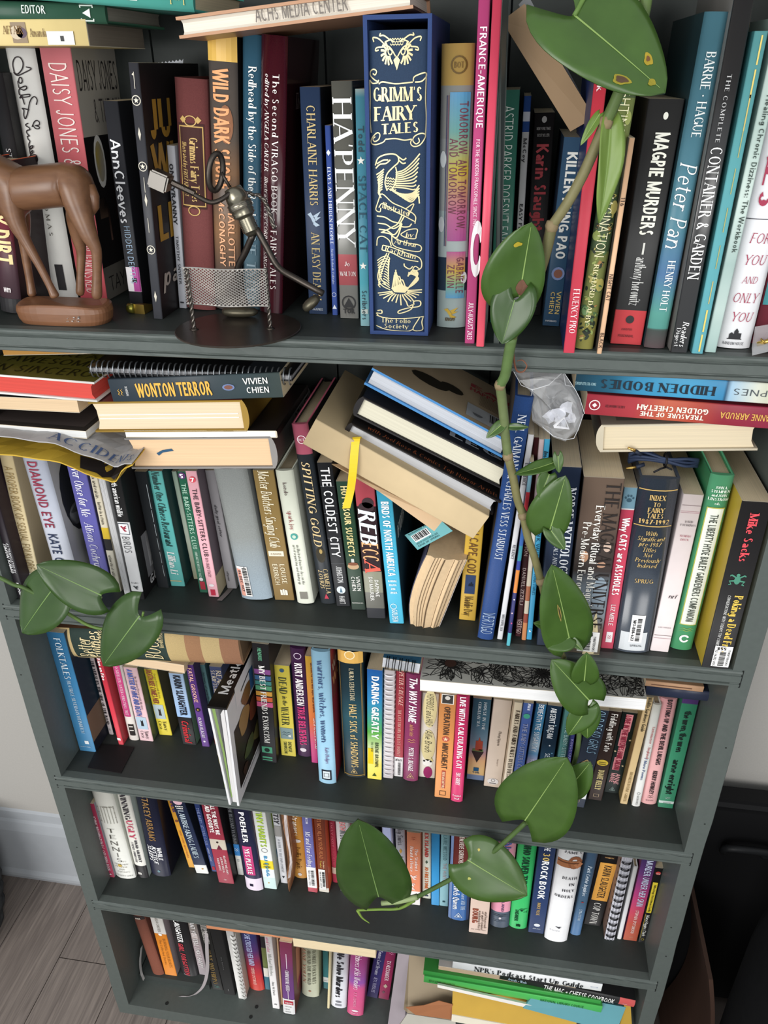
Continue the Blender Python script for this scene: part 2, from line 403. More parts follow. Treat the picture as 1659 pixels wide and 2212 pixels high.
# ---------------------------------------------------------------- books
EPS = 0.0005
def shape2d(kind):
    if kind == 'disc': return [[(math.cos(a * math.pi / 8) / 2, math.sin(a * math.pi / 8) / 2) for a in range(16)]]
    if kind == 'rect': return [[(-.5, -.5), (.5, -.5), (.5, .5), (-.5, .5)]]
    if kind == 'dia': return [[(-.5, 0), (0, -.5), (.5, 0), (0, .5)]]
    if kind == 'tri': return [[(-.5, -.5), (.5, -.5), (0, .5)]]
    if kind == 'ring': return [[(r * math.cos(a * math.pi / 8), r * math.sin(a * math.pi / 8)) for a, r in ((k, .5), (k + 1, .5), (k + 1, .41), (k, .41))] for k in range(16)]
    if kind == 'frame': return [[(-.5, -.5), (.5, -.5), (.5, -.42), (-.5, -.42)], [(-.5, .42), (.5, .42), (.5, .5), (-.5, .5)], [(-.5, -.5), (-.42, -.5), (-.42, .5), (-.5, .5)], [(.42, -.5), (.5, -.5), (.5, .5), (.42, .5)]]
    if kind == 'trif': return [[(-.5, -.5), (.5, -.5), (.4, -.42), (-.4, -.42)], [(.5, -.5), (0, .5), (0, .36), (.4, -.42)], [(0, .5), (-.5, -.5), (-.4, -.42), (0, .36)], [(-.15, -.3), (.15, -.3), (.1, .02), (-.1, .02)]]
    if kind == 'star': return [[(0, 0)] + [(r * math.cos(a), r * math.sin(a)) for r, a in ((.2, math.pi * (.5 + .4 * k - .2)), (.5, math.pi * (.5 + .4 * k)), (.2, math.pi * (.5 + .4 * k + .2)))] for k in range(5)]
    if kind == 'paw': return [[(.25 * math.cos(a) , -.2 + .22 * math.sin(a)) for a in [k * math.pi / 5 for k in range(10)]]] + [[(x + .1 * math.cos(a), y + .13 * math.sin(a)) for a in [k * math.pi / 4 for k in range(8)]] for x, y in ((-.36, .08), (-.14, .3), (.14, .3), (.36, .08))]
    if kind == 'house': return [[(-.5, -.45), (.5, -.45), (.5, -.38), (-.5, -.38)], [(-.4, -.38), (-.1, -.38), (-.1, .0), (-.25, .15), (-.4, 0)], [(-.1, -.38), (.2, -.38), (.2, .25), (.05, .5), (-.1, .25)], [(.2, -.38), (.42, -.38), (.42, .1), (.2, .1)]]
    if kind == 'frog': return [[(.2 * math.cos(a), .3 * math.sin(a)) for a in [k * math.pi / 6 for k in range(12)]], [(.12 * math.cos(a), .36 + .12 * math.sin(a)) for a in [k * math.pi / 5 for k in range(10)]]] + [[(sx * x, y) for x, y in q] for sx in (-1, 1) for q in ([(.15, .15), (.4, .3), (.5, .24), (.5, .36), (.38, .4), (.12, .25)], [(.15, -.1), (.42, -.12), (.3, -.32), (.5, -.38), (.48, -.3), (.38, -.28), (.52, -.05), (.15, .02)])]
    if kind == 'bird': return [[(-.5, .3), (-.25, .42), (-.1, .2), (.1, -.1), (-.12, -.2), (-.28, .1)], [(-.1, .2), (.5, .5), (.15, .05)], [(0, .1), (.5, .15), (.12, -.1)], [(-.05, -.1), (.4, -.35), (.1, -.45), (-.1, -.3)]]
    if kind == 'oval': return [[(math.cos(a * math.pi / 8) / 2, math.sin(a * math.pi / 8) / 2) for a in range(16)]]
    if kind == 'c': return [[(r * math.cos(a * math.pi / 8), r * math.sin(a * math.pi / 8)) for a, r in ((k, .5), (k + 1, .5), (k + 1, .28), (k, .28))] for k in range(1, 15)]
    if kind == 'books': return [[(-.5, -.5), (-.2, -.5), (-.2, .3), (-.5, .4)], [(-.15, -.5), (.1, -.5), (.1, .5), (-.15, .4)], [(.15, -.5), (.5, -.5), (.5, .25), (.15, .4)]]
    if kind == 'cat': return [[(-.3, -.5), (.25, -.5), (.2, .1), (-.2, .1)], [(-.22, .05), (.2, .05), (.22, .5), (.06, .3), (-.08, .3), (-.24, .5)]]
    if kind == 'wave': return [[(-.5, -.15 + d), (-.25, .1 + d), (0, -.1 + d), (.25, .1 + d), (.5, -.15 + d), (.25, .2 + d), (0, 0 + d), (-.25, .2 + d)] for d in (.2, -.2)]
    return shape2d('rect')
def spine_profile(kind, T):
    """outer spine line from back board to front board, as (x, y)"""
    if kind in 'hc':
        b = min(0.16 * T, 0.005); n = 9
        return [(T * i / (n - 1), b * abs(2 * i / (n - 1) - 1) ** 2.6) for i in range(n)]
    r = min(0.0012, T * 0.3)
    return [(0, r), (r * .3, r * .3), (r, 0), (T - r, 0), (T - r * .3, r * .3), (T, r)]
KN = {'p': 'paperback_book', 'h': 'hardcover_book', 'c': 'cloth_book', 'm': 'magazine', 'n': 'notebook', 's': 'spiral_notebook', 'b': 'boxed_book'}
def book(kind, T, H, D, spine, front, texts, label, group, pages='d9c7a6', back=None, cat=None, rough=None, ftexts='', name=None, spcol=None, jag=False):
    """thing with cover and pages; lettering and emblems are parts of it. Local axes: x across the spine, y from the spine inward, z up."""
    t = empty(name or KN[kind]); tag(t, label, cat or {'m': 'magazine', 'n': 'notebook', 's': 'notebook'}.get(kind, 'book'), group)
    k = 'p' if kind in 'pmnsb' else kind
    rough = rough or {'h': .36, 'c': .8, 'p': .42, 'm': .35, 'n': .6, 's': .5, 'b': .7}[kind]
    c = min(0.0024 if kind in 'hcb' else 0.0006, T * 0.2)
    prof = spine_profile('c' if kind in 'hc' else 'p', T)
    outer = [(0, D)] + prof + [(T, D)]; mi = [2] + [0] * (len(prof) - 1) + [1]
    ysp = max(y for x, y in prof)
    inner = [(c, D), (c, ysp + c), (T - c, ysp + c), (T - c, D)]
    path = outer + inner[::-1]; n = len(path)
    v = [(x, y, 0) for x, y in path] + [(x, y, H) for x, y in path]; f = []; fm = []
    for i in range(n):
        j = (i + 1) % n; f.append((i, n + i, n + j, j)); fm.append(mi[i] if i < len(mi) else 3)
    # caps: boards and spine strip
    no = len(outer); I = lambda q: no + 3 - q
    for z in (0, n):
        q = [(0, 1, I(1), I(0)), (I(2), no - 2, no - 1, I(3)), tuple([*range(1, no - 1)]) + (I(2), I(1))]
        for a in q: f.append(tuple(i + z for i in (a if z else a[::-1]))); fm.append(3 if kind != 'h' else 0)
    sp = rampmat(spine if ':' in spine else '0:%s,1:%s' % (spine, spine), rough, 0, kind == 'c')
    first = stops(spine)[1][-1][1] if ':' in spine else spine
    front = front or first; back = back or front
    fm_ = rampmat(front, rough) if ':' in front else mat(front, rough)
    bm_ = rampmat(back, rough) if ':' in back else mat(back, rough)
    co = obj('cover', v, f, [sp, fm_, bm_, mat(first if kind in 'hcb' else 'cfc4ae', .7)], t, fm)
    co.data.polygons.foreach_set('use_smooth', [i == 0 and len(p_.vertices) == 4 for i, p_ in zip(fm, co.data.polygons)])
    ins = 0.003 if kind in 'hc' else 0.0002
    pg = MB(); d2 = D - (ins if kind in 'hc' else 0.0004)
    e = c + 0.0001
    if kind in 'hc' and T > .012:   # hollow fore edge
        q = [(e, ysp + c), (T - e, ysp + c), (T - e, d2), (T * .7, d2 - .003), (T * .3, d2 - .003), (e, d2)]
        m = len(q); pg.add([(x, y, ins) for x, y in q] + [(x, y, H - ins) for x, y in q], [(i, (i + 1) % m, m + (i + 1) % m, m + i) for i in range(m)] + [tuple(range(m - 1, -1, -1)), tuple(range(m, 2 * m))])
    else: pg.box((e, ysp + c, ins), (T - e, d2, H - ins))
    pg.build('pages', pagemat(pages), t)
    def ys(u):
        x = min(max(u, 0), 1) * T
        for (x0, y0), (x1, y1) in zip(prof, prof[1:]):
            if x0 <= x <= x1 and x1 > x0: return y0 + (y1 - y0) * (x - x0) / (x1 - x0)
        return 0
    lift = EPS if kind not in 'hc' else 0.0007
    def on_spine(cx, tt, up=0): return (cx * T, ys(cx) - lift - up, H * (1 - tt))
    for item in [q for q in texts.split(';') if q.strip()]:
        item = item.strip(); a = item.split('^')
        if item[0] == '@':      # emblem: @shape t c w h colour
            q = a[0][1:].split(); tt, cc, sw, sh = map(float, q[1:5]); up = float(q[6]) if len(q) > 6 else 0.0003
            vv, ff = fill(shape2d(q[0]), lambda x, y: on_spine(cc + x * sw, tt - y * sh * T / H, up))
            obj('emblem', vv, ff, mat(q[5], .5), t)
        elif item[0] == '#':    # sticker or panel: #t0 t1 c0 c1 colour
            q = a[0][1:].split(); t0, t1, c0, c1 = map(float, q[:4]); up = float(q[5]) if len(q) > 5 else 0.00015
            pl = []
            for i in range(6):
                u0 = c0 + (c1 - c0) * i / 6; u1 = c0 + (c1 - c0) * (i + 1) / 6; pl.append([(u0, t0), (u1, t0), (u1, t1), (u0, t1)])
            vv, ff = fill(pl, lambda x, y: on_spine(x, y, up)); obj('printed_panel' if up < .0002 else 'label_sticker', vv, [q_[::-1] for q_ in ff], rampmat(q[4], rough) if ':' in q[4] else mat(q[4], rough), t)
        elif item[0] == '=':    # bar code
            q = a[0][1:].split(); t0, t1, c0, c1 = map(float, q[:4]); pl = []; x = t0
            rr = random.Random(len(label))
            while x < t1:
                wd = (t1 - t0) * rr.choice((.015, .03, .045)); pl.append([(c0, x), (c1, x), (c1, x + wd), (c0, x + wd)]); x += wd + (t1 - t0) * rr.choice((.02, .035))
            vv, ff = fill(pl, lambda x, y: on_spine(x, y, 0.0012)); obj('bar_code', vv, ff, mat('222222', .6), t)
        else:                   # words^t0 t1 c h^style^colour
            t0, t1, cc, hh = map(float, a[1].split()); style = a[2]; up = 0.0013 if 'x' in style else 0.0006
            globals()['SUB'] = kind in 'hc' and 'H' not in style
            L, pl = layout(a[0].strip(), style, 0.16 if 'w' in style else 0.06); globals()['SUB'] = False
            if 'H' in style: fn = lambda x, y: on_spine(t0 + (t1 - t0) * x / L, cc - (y - .5) * hh * T / H, up)
            elif 'U' in style: fn = lambda x, y: on_spine(cc - (y - .5) * hh, t1 + (t0 - t1) * x / L, up)
            else: fn = lambda x, y: on_spine(cc + (y - .5) * hh, t0 + (t1 - t0) * x / L, up)
            vv, ff = fill(pl, fn); obj('lettering', vv, ff, mat(a[3].strip(), .5 if 'g' not in style else .3, 0.6 if 'g' in style else 0), t)
    for item in [q for q in ftexts.split(';') if q.strip()]:   # on a cover: words^y0 y1 z h^style^colour (metres); B in style = back cover
        a = item.strip().split('^')
        xx = -EPS if 'B' in a[2] else T + EPS
        y0, y1, z0, hh = map(float, a[1].split())
        if a[0].strip()[0] == '#': pl = [[(0, 0), (1, 0), (1, 1), (0, 1)]]; L = 1; dd = EPS * .4
        elif a[0].strip()[0] == '@': pl = [[(x + .5, y + .5) for x, y in q_] for q_ in shape2d(a[0].strip()[1:])]; L = 1; dd = EPS * .8
        else: L, pl = layout(a[0].strip(), a[2]); dd = EPS
        sg = -1 if 'B' in a[2] else 1
        vv, ff = fill(pl, lambda x, y: (xx + sg * dd - sg * EPS, y0 + (y1 - y0) * x / L, z0 + y * hh)); obj('cover_print', vv, ff, mat(a[3].strip(), .5), t)
    return t
G = {
'paydirt': (1, -0.3787, 0.0517, 0.0241, 0.1500, 7.01),
'king': (1, -0.3719, 0.1006, 0.0160, 0.2249, 2.06),
'disney': (1, -0.3554, 0.1145, 0.0312, 0.2452, 1.46),
'daisy': (1, -0.3201, 0.1162, 0.0325, 0.2477, 1.95),
'cleeves': (1, -0.2520, 0.0974, 0.0152, 0.1996, 2.00),
'moon': (1, -0.2051, 0.0511, 0.0096, 0.2315, 3.15),
'tyranny': (1, -0.1944, 0.0946, 0.0082, 0.1607, 3.50),
'grimmred': (1, -0.1845, 0.0878, 0.0319, 0.2179, 4.63),
'wild': (1, -0.1521, 0.0902, 0.0280, 0.2558, 4.85),
'redhead': (1, -0.1235, 0.0968, 0.0190, 0.2531, 5.56),
'virago': (1, -0.1016, 0.0835, 0.0245, 0.2517, 5.48),
'easydeath': (1, -0.0486, 0.0896, 0.0194, 0.2104, 0.76),
'elves': (1, -0.0232, 0.0881, 0.0056, 0.1786, 0.00),
'hapenny': (1, -0.0128, 0.0782, 0.0196, 0.2152, -0.18),
'spacecat': (1, 0.0132, 0.0525, 0.0093, 0.2094, 0.02),
'folio': (1, 0.0277, 0.0256, 0.0563, 0.2624, -0.31),
'tomorrow': (1, 0.0891, 0.0570, 0.0281, 0.2425, -0.34),
'france': (1, 0.1204, 0.0073, 0.0090, 0.2744, -0.09),
'coral': (1, 0.1315, -0.0008, 0.0072, 0.2736, -0.11),
'astrid': (1, 0.1408, 0.0804, 0.0179, 0.2071, -0.81),
'french': (1, 0.1625, 0.0938, 0.0065, 0.2020, -0.80),
'karin': (1, 0.1741, 0.1138, 0.0185, 0.1876, -1.11),
'kungpao': (1, 0.1931, 0.0748, 0.0165, 0.1697, 1.46),
'fluency': (1, 0.2101, -0.0098, 0.0098, 0.2600, 0.49),
'dalby': (1, 0.2206, 0.0024, 0.0162, 0.2900, 2.60),
'nightcat': (1, 0.2396, -0.0090, 0.0042, 0.1751, 1.38),
'magpie': (1, 0.2540, 0.0222, 0.0279, 0.2010, 1.28),
'peterpan': (1, 0.2834, 0.0134, 0.0181, 0.2593, 1.38),
'container': (1, 0.3050, 0.0042, 0.0147, 0.2800, 0.39),
'stitched': (1, 0.3231, 0.0024, 0.0096, 0.2461, 0.50),
'dizzy': (1, 0.3353, 0.0077, 0.0095, 0.2550, 1.33),
'foryou': (1, 0.3478, 0.0214, 0.0297, 0.2400, 1.10),
'maroonright': (1, 0.3823, 0.0391, 0.0277, 0.2100, 0.76),
'ramo': (2, -0.4257, 0.0144, 0.0102, 0.2400, 0.08),
'folklore': (2, -0.4207, 0.0349, 0.0168, 0.1895, 2.31),
'diamond': (2, -0.3775, 0.0301, 0.0296, 0.1936, -1.94),
'oncefor': (2, -0.3408, 0.0520, 0.0228, 0.1802, -0.48),
'raisin': (2, -0.3120, 0.0460, 0.0094, 0.1812, -0.05),
'pages': (2, -0.2932, 0.0363, 0.0082, 0.1838, -1.06),
'birdsna': (2, -0.2812, 0.0332, 0.0155, 0.1800, -0.31),
'darkdash': (2, -0.2603, 0.0616, 0.0149, 0.1647, -1.18),
'chinese': (2, -0.2449, 0.0672, 0.0189, 0.1635, -2.11),
'paleslim': (2, -0.2216, 0.0860, 0.0062, 0.1551, -2.79),
'bsc5': (2, -0.2028, 0.0584, 0.0107, 0.1700, -1.95),
'bsc7': (2, -0.1885, 0.0513, 0.0135, 0.1750, -2.26),
'goal': (2, -0.1715, 0.0718, 0.0127, 0.1668, -3.09),
'cloth': (2, -0.1464, 0.0507, 0.0399, 0.1801, -5.05),
'butcher': (2, -0.1043, 0.0562, 0.0251, 0.1789, -3.93),
'sparkjoy': (2, -0.0749, 0.0522, 0.0210, 0.1821, -4.46),
'spitting': (2, -0.0460, 0.0559, 0.0186, 0.2384, -5.09),
'coldest': (2, -0.0256, 0.0543, 0.0173, 0.1945, -4.36),
'suspects': (2, -0.0056, 0.0498, 0.0173, 0.1748, -4.28),
'rebecca': (2, 0.0159, 0.0359, 0.0223, 0.1869, -3.47),
'birdsblue': (2, 0.0443, 0.0292, 0.0169, 0.1790, -4.54),
'curved': (2, 0.0689, 0.0277, 0.0340, 0.0997, 9.97),
'capecod': (2, 0.1251, 0.0482, 0.0195, 0.1750, 1.44),
'stardust': (2, 0.1487, 0.0135, 0.0178, 0.2978, 4.22),
'resil': (2, 0.1713, 0.0169, 0.0060, 0.2576, 3.35),
'kidsmag': (2, 0.1821, 0.0067, 0.0041, 0.2319, 1.94),
'maroon': (2, 0.1918, 0.0257, 0.0069, 0.2510, -0.01),
'comic': (2, 0.1992, 0.0197, 0.0050, 0.2516, -0.34),
'image6': (2, 0.2047, 0.0214, 0.0060, 0.2515, -0.50),
'norse': (2, 0.2163, 0.0133, 0.0279, 0.2260, -0.67),
'magical': (2, 0.2462, 0.0055, 0.0394, 0.2202, -0.63),
'cats': (2, 0.2878, 0.0181, 0.0135, 0.2049, -0.54),
'index': (2, 0.3020, 0.0143, 0.0386, 0.2180, -0.61),
'numero': (2, 0.3423, 0.0210, 0.0199, 0.1998, 0.68),
'liberty': (2, 0.3656, 0.0271, 0.0230, 0.2200, 0.82),
'frog': (2, 0.3943, 0.0005, 0.0282, 0.2068, 0.14),
'folktales': (3, -0.4247, 0.0502, 0.0261, 0.2200, -0.73),
'verse': (3, -0.3963, 0.0872, 0.0069, 0.1479, -0.69),
'redone': (3, -0.3727, 0.0697, 0.0078, 0.1650, -1.05),
'pinktree': (3, -0.3615, 0.0808, 0.0150, 0.1499, -0.30),
'hive': (3, -0.3446, 0.0825, 0.0210, 0.1413, -0.73),
'beeher': (3, -0.3206, 0.0978, 0.0205, 0.1272, -1.94),
'criminal': (3, -0.2784, 0.0848, 0.0217, 0.1366, -0.87),
'fatal': (3, -0.2477, 0.0844, 0.0114, 0.1555, -1.90),
'tealslim': (3, -0.2358, 0.1045, 0.0075, 0.1401, -2.28),
'reading': (3, -0.2258, 0.1058, 0.0181, 0.1374, -0.98),
'exorcism': (3, -0.1522, 0.0691, 0.0232, 0.2178, 1.52),
'deadwater': (3, -0.1264, 0.0847, 0.0219, 0.1704, 0.64),
'believers': (3, -0.1027, 0.0867, 0.0215, 0.2003, 0.46),
'sunset': (3, -0.0793, 0.0774, 0.0095, 0.1971, 0.50),
'warriors': (3, -0.0607, 0.0425, 0.0247, 0.2360, 0.26),
'halfsick': (3, -0.0291, 0.0593, 0.0331, 0.2271, -0.05),
'daring': (3, 0.0059, 0.0601, 0.0203, 0.1998, 0.97),
'coilwhite': (3, 0.0275, 0.0648, 0.0142, 0.1971, 1.01),
'unicorn': (3, 0.0422, 0.0698, 0.0128, 0.1932, 1.00),
'wayhome': (3, 0.0562, 0.0638, 0.0208, 0.1945, 0.97),
'half': (3, 0.0775, 0.0739, 0.0227, 0.1568, 0.93),
'mincemeat': (3, 0.1029, 0.0418, 0.0217, 0.1875, 0.81),
'calccat': (3, 0.1257, 0.0372, 0.0160, 0.1904, 0.52),
'cerulean': (3, 0.1447, 0.0796, 0.0240, 0.1509, 0.95),
'beige': (3, 0.1692, 0.0703, 0.0235, 0.1607, 1.82),
'fables': (3, 0.1932, 0.0455, 0.0104, 0.1818, 1.91),
'bscblue': (3, 0.2053, 0.0493, 0.0130, 0.1791, 1.62),
'sugar': (3, 0.2216, 0.0691, 0.0138, 0.1619, 2.29),
'dream': (3, 0.2387, 0.0647, 0.0182, 0.1650, 1.31),
'bscteal': (3, 0.2608, 0.0602, 0.0118, 0.1699, 1.04),
'purpslim': (3, 0.2734, 0.0520, 0.0050, 0.1775, 0.35),
'deadgirls': (3, 0.2816, 0.0526, 0.0236, 0.1769, 3.61),
'fiddling': (3, 0.3114, 0.0681, 0.0184, 0.1626, 1.87),
'hairsalon': (3, 0.3339, 0.0840, 0.0198, 0.1486, 1.88),
'gardener': (3, 0.3542, 0.0670, 0.0095, 0.1925, 1.71),
'poems': (3, 0.3694, 0.0651, 0.0106, 0.1830, 0.06),
'devil': (3, 0.3823, 0.0713, 0.0203, 0.1883, -0.96),
'wren': (3, 0.4040, 0.0688, 0.0196, 0.1938, -0.03),
'washington': (4, -0.4294, 0.0435, 0.0098, 0.1749, -0.48),
'tennis': (4, -0.4191, 0.0441, 0.0348, 0.2086, -0.96),
'ugly': (4, -0.3838, 0.0498, 0.0205, 0.2022, 0.09),
'justice': (4, -0.3628, 0.0566, 0.0341, 0.1942, 1.18),
'orangeslim': (4, -0.3054, 0.0800, 0.0108, 0.1657, -5.15),
'ladies': (4, -0.2889, 0.0714, 0.0217, 0.1769, -6.38),
'bscnavy': (4, -0.2646, 0.0783, 0.0091, 0.1660, -3.58),
'goodbye': (4, -0.2465, 0.0605, 0.0261, 0.1878, -2.09),
'blizzard': (4, -0.2199, 0.0790, 0.0100, 0.1643, -0.56),
'yesplease': (4, -0.1986, 0.0545, 0.0282, 0.1953, -1.04),
'habits': (4, -0.1699, 0.0618, 0.0210, 0.1868, -1.24),
'etsy': (4, -0.1457, 0.0749, 0.0118, 0.1720, -0.63),
'strangers': (4, -0.1274, 0.0875, 0.0228, 0.1537, 0.17),
'feelings': (4, -0.0980, 0.0661, 0.0155, 0.1813, 0.05),
'yourhead': (4, -0.0802, 0.0688, 0.0162, 0.1772, 0.01),
'crimson': (4, -0.0621, 0.0880, 0.0095, 0.1533, -0.24),
'doorcounty': (4, -0.0462, 0.0722, 0.0217, 0.1738, -0.64),
'vermilion': (4, -0.0183, 0.0827, 0.0167, 0.1608, -0.19),
'library': (4, 0.0013, 0.0848, 0.0171, 0.1575, -3.07),
'lavender': (4, 0.0264, 0.0824, 0.0158, 0.1604, -1.76),
'swiss': (4, 0.0446, 0.0875, 0.0151, 0.1528, -1.26),
'student': (4, 0.0631, 0.0682, 0.0205, 0.1693, -0.55),
'island': (4, 0.0857, 0.0820, 0.0136, 0.1612, -0.84),
'blueplain': (4, 0.1011, 0.0723, 0.0125, 0.1727, -1.17),
'messud': (4, 0.1140, 0.0729, 0.0136, 0.1727, -0.65),
'witchqueen': (4, 0.1294, 0.0519, 0.0315, 0.1988, -0.38),
'bourg': (4, 0.1626, 0.0358, 0.0287, 0.2129, -0.26),
'pinkmo': (4, 0.1941, 0.0494, 0.0287, 0.2015, -0.53),
'whosolved': (4, 0.2234, 0.0519, 0.0268, 0.1971, 0.07),
'rock': (4, 0.2527, 0.0492, 0.0234, 0.2006, -0.03),
'orders': (4, 0.2770, 0.0393, 0.0337, 0.2119, 0.71),
'steel': (4, 0.3161, 0.0541, 0.0152, 0.1929, 1.23),
'coptown': (4, 0.3373, 0.0746, 0.0259, 0.1659, 2.16),
'coilblack': (4, 0.3671, 0.0547, 0.0147, 0.1896, 0.28),
'whiteslim': (4, 0.3863, 0.0577, 0.0061, 0.1676, 0.28),
'underskin': (4, 0.3952, 0.0582, 0.0203, 0.1855, 0.23),
'higgins': (4, 0.4174, 0.0575, 0.0109, 0.1725, -0.49),
'brown': (5, -0.4014, 0.0491, 0.0222, 0.1889, -3.22),
'orangewhite': (5, -0.3777, 0.0526, 0.0226, 0.1842, -0.80),
'forgotten': (5, -0.3493, 0.0560, 0.0324, 0.1795, -0.53),
'tellgrey': (5, -0.3162, 0.0622, 0.0162, 0.1663, -0.68),
'hippo': (5, -0.2882, 0.0485, 0.0203, 0.1918, -1.08),
'blackplain': (5, -0.2638, 0.0430, 0.0204, 0.1921, -1.43),
'comb': (5, -0.2362, 0.0395, 0.0133, 0.1980, -0.69),
'crossed': (5, -0.2224, 0.0575, 0.0284, 0.1675, -0.65),
'castle': (5, -0.1935, 0.0621, 0.0093, 0.1576, 1.39),
'witches': (5, -0.1711, 0.0323, 0.0127, 0.2088, 0.72),
'peach': (5, -0.1578, 0.0402, 0.0033, 0.1942, 1.91),
'teen': (5, -0.1498, 0.0272, 0.0211, 0.2092, 2.20),
'favorite': (5, -0.1255, 0.0604, 0.0311, 0.1504, 2.74),
'teal5': (5, -0.0897, 0.0794, 0.0102, 0.1182, 1.85),
'envelope': (5, -0.0754, 0.0460, 0.0042, 0.1745, 3.65),
'murders': (5, -0.0700, 0.0491, 0.0279, 0.1710, 3.78),
'princess': (5, -0.0392, 0.0405, 0.0288, 0.1846, 3.82),
'navypurple': (5, -0.0099, 0.0761, 0.0196, 0.1460, 7.24),
'alexander': (5, 0.0115, 0.0763, 0.0188, 0.1492, 5.43)}
LG = {
'yellow1': ((-0.3855, 0.0500, 1.5015), (0.9999, 0.0000, -0.0126), (0.0126, 0.0000, 0.9999), 0.1597, 0.0209),
'green1': ((-0.3788, 0.0500, 1.5223), (0.9993, 0.0000, -0.0364), (0.0364, 0.0000, 0.9993), 0.1725, 0.0155),
'teal1': ((-0.3649, 0.0400, 1.5430), (0.9965, 0.0000, -0.0835), (0.0835, 0.0000, 0.9965), 0.2440, 0.0187),
'achs': ((-0.1329, 0.0300, 1.5033), (0.9958, 0.0000, 0.0913), (-0.0913, 0.0000, 0.9958), 0.2007, 0.0159),
'blackmag': ((-0.4263, 0.0200, 1.1311), (0.9997, 0.0000, -0.0234), (0.0234, 0.0000, 0.9997), 0.1369, 0.0092),
'creambook': ((-0.4379, 0.0300, 1.1532), (1.0000, 0.0000, 0.0057), (-0.0057, 0.0000, 1.0000), 0.1400, 0.0150),
'badass': ((-0.4171, 0.0250, 1.1747), (0.9994, 0.0000, -0.0346), (0.0346, 0.0000, 0.9994), 0.1455, 0.0228),
'orangebook': ((-0.3930, 0.0600, 1.2052), (0.9982, 0.0000, 0.0595), (-0.0595, 0.0000, 0.9982), 0.1115, 0.0095),
'kepnes': ((-0.2485, 0.0300, 1.0890), (0.9976, 0.0000, 0.0694), (-0.0694, 0.0000, 0.9976), 0.1730, 0.0379),
'whitebook': ((-0.2488, 0.0300, 1.1276), (0.9984, 0.0000, 0.0557), (-0.0557, 0.0000, 0.9984), 0.1738, 0.0083),
'redyellow': ((-0.2834, 0.0300, 1.1317), (0.9980, 0.0000, 0.0636), (-0.0636, 0.0000, 0.9980), 0.1799, 0.0358),
'wonton': ((-0.2554, 0.0300, 1.1675), (0.9965, 0.0000, 0.0832), (-0.0832, 0.0000, 0.9965), 0.1903, 0.0271),
'tanbox': ((-0.0403, 0.0000, 1.1458), (0.8751, 0.0000, -0.4839), (0.4839, 0.0000, 0.8751), 0.2035, 0.0321),
'horror': ((-0.0020, 0.0120, 1.1516), (0.8903, 0.0000, -0.4553), (0.4553, 0.0000, 0.8903), 0.1778, 0.0188),
'blackhc': ((0.0067, 0.0200, 1.1732), (0.9019, 0.0000, -0.4319), (0.4319, 0.0000, 0.9019), 0.1738, 0.0235),
'bluebook': ((0.0204, 0.0250, 1.2038), (0.8903, 0.0000, -0.4553), (0.4553, 0.0000, 0.8903), 0.1592, 0.0198),
'bodies': ((0.2270, 0.0300, 1.2051), (0.9997, 0.0000, -0.0264), (0.0264, 0.0000, 0.9997), 0.1966, 0.0204),
'cheetah': ((0.2393, 0.0300, 1.1811), (0.9994, 0.0000, -0.0332), (0.0332, 0.0000, 0.9994), 0.1858, 0.0215),
'creamhc': ((0.2554, 0.0350, 1.1388), (0.9972, 0.0000, 0.0751), (-0.0751, 0.0000, 0.9972), 0.1538, 0.0299),
'plaid': ((-0.4253, 0.0550, 0.7751), (0.9982, 0.0000, 0.0602), (-0.0602, 0.0000, 0.9982), 0.2687, 0.0492),
'peachboard': ((-0.3572, 0.0720, 0.7618), (0.9976, 0.0000, -0.0696), (0.0696, 0.0000, 0.9976), 0.1083, 0.0152),
'bluepad': ((0.0332, 0.0350, 0.8313), (0.9949, 0.0000, -0.1008), (0.1008, 0.0000, 0.9949), 0.0466, 0.0155),
'flower': ((0.0816, 0.0300, 0.8035), (0.9999, 0.0000, 0.0139), (-0.0139, 0.0000, 0.9999), 0.2706, 0.0181),
'tanflat': ((0.3516, 0.0500, 0.8279), (0.9997, 0.0000, -0.0231), (0.0231, 0.0000, 0.9997), 0.0671, 0.0085),
'navyflat': ((0.3540, 0.0500, 0.8121), (1.0000, 0.0000, -0.0059), (0.0059, 0.0000, 1.0000), 0.0749, 0.0152),
'orangeflat': ((-0.2685, 0.0350, 0.2329), (0.9997, -0.0000, 0.0242), (-0.0242, 0.0000, 0.9997), 0.1510, 0.0205),
'creamflat': ((-0.1192, 0.0300, 0.2278), (1.0000, -0.0000, 0.0025), (-0.0025, 0.0000, 1.0000), 0.1368, 0.0307),
'npr': ((0.1412, 0.0120, 0.2623), (0.9998, 0.0000, -0.0195), (0.0195, 0.0000, 0.9998), 0.2252, 0.0180),
'mac': ((0.2141, 0.0120, 0.2477), (0.9944, 0.0000, -0.1058), (0.1058, 0.0000, 0.9944), 0.2049, 0.0178),
'greyflat': ((0.1193, 0.0140, 0.2387), (0.9998, 0.0000, -0.0190), (0.0190, 0.0000, 0.9998), 0.2099, 0.0208),
'green2': ((0.0965, 0.0080, 0.2394), (0.9992, 0.0000, -0.0397), (0.0397, 0.0000, 0.9992), 0.2720, 0.0111),
'green3': ((0.0979, 0.0040, 0.2266), (0.9993, 0.0000, -0.0371), (0.0371, 0.0000, 0.9993), 0.2731, 0.0161),
'blackspiral': ((-0.2798, 0.0340, 1.1989), (1.0000, 0.0000, 0.0046), (-0.0046, 0.0000, 1.0000), 0.2236, 0.0073)}
ROWZ = {1: 1.25472, 2: 0.904394, 3: 0.603594, 4: 0.322131, 5: 0.03}
SHELF = {1: 'books standing on the upper shelf', 2: 'books standing on the second shelf', 3: 'books standing on the third shelf', 4: 'books standing on the fourth shelf', 5: 'books standing on the bottom shelf'}
YB = 0.2122     # back of the bookcase
made = {}
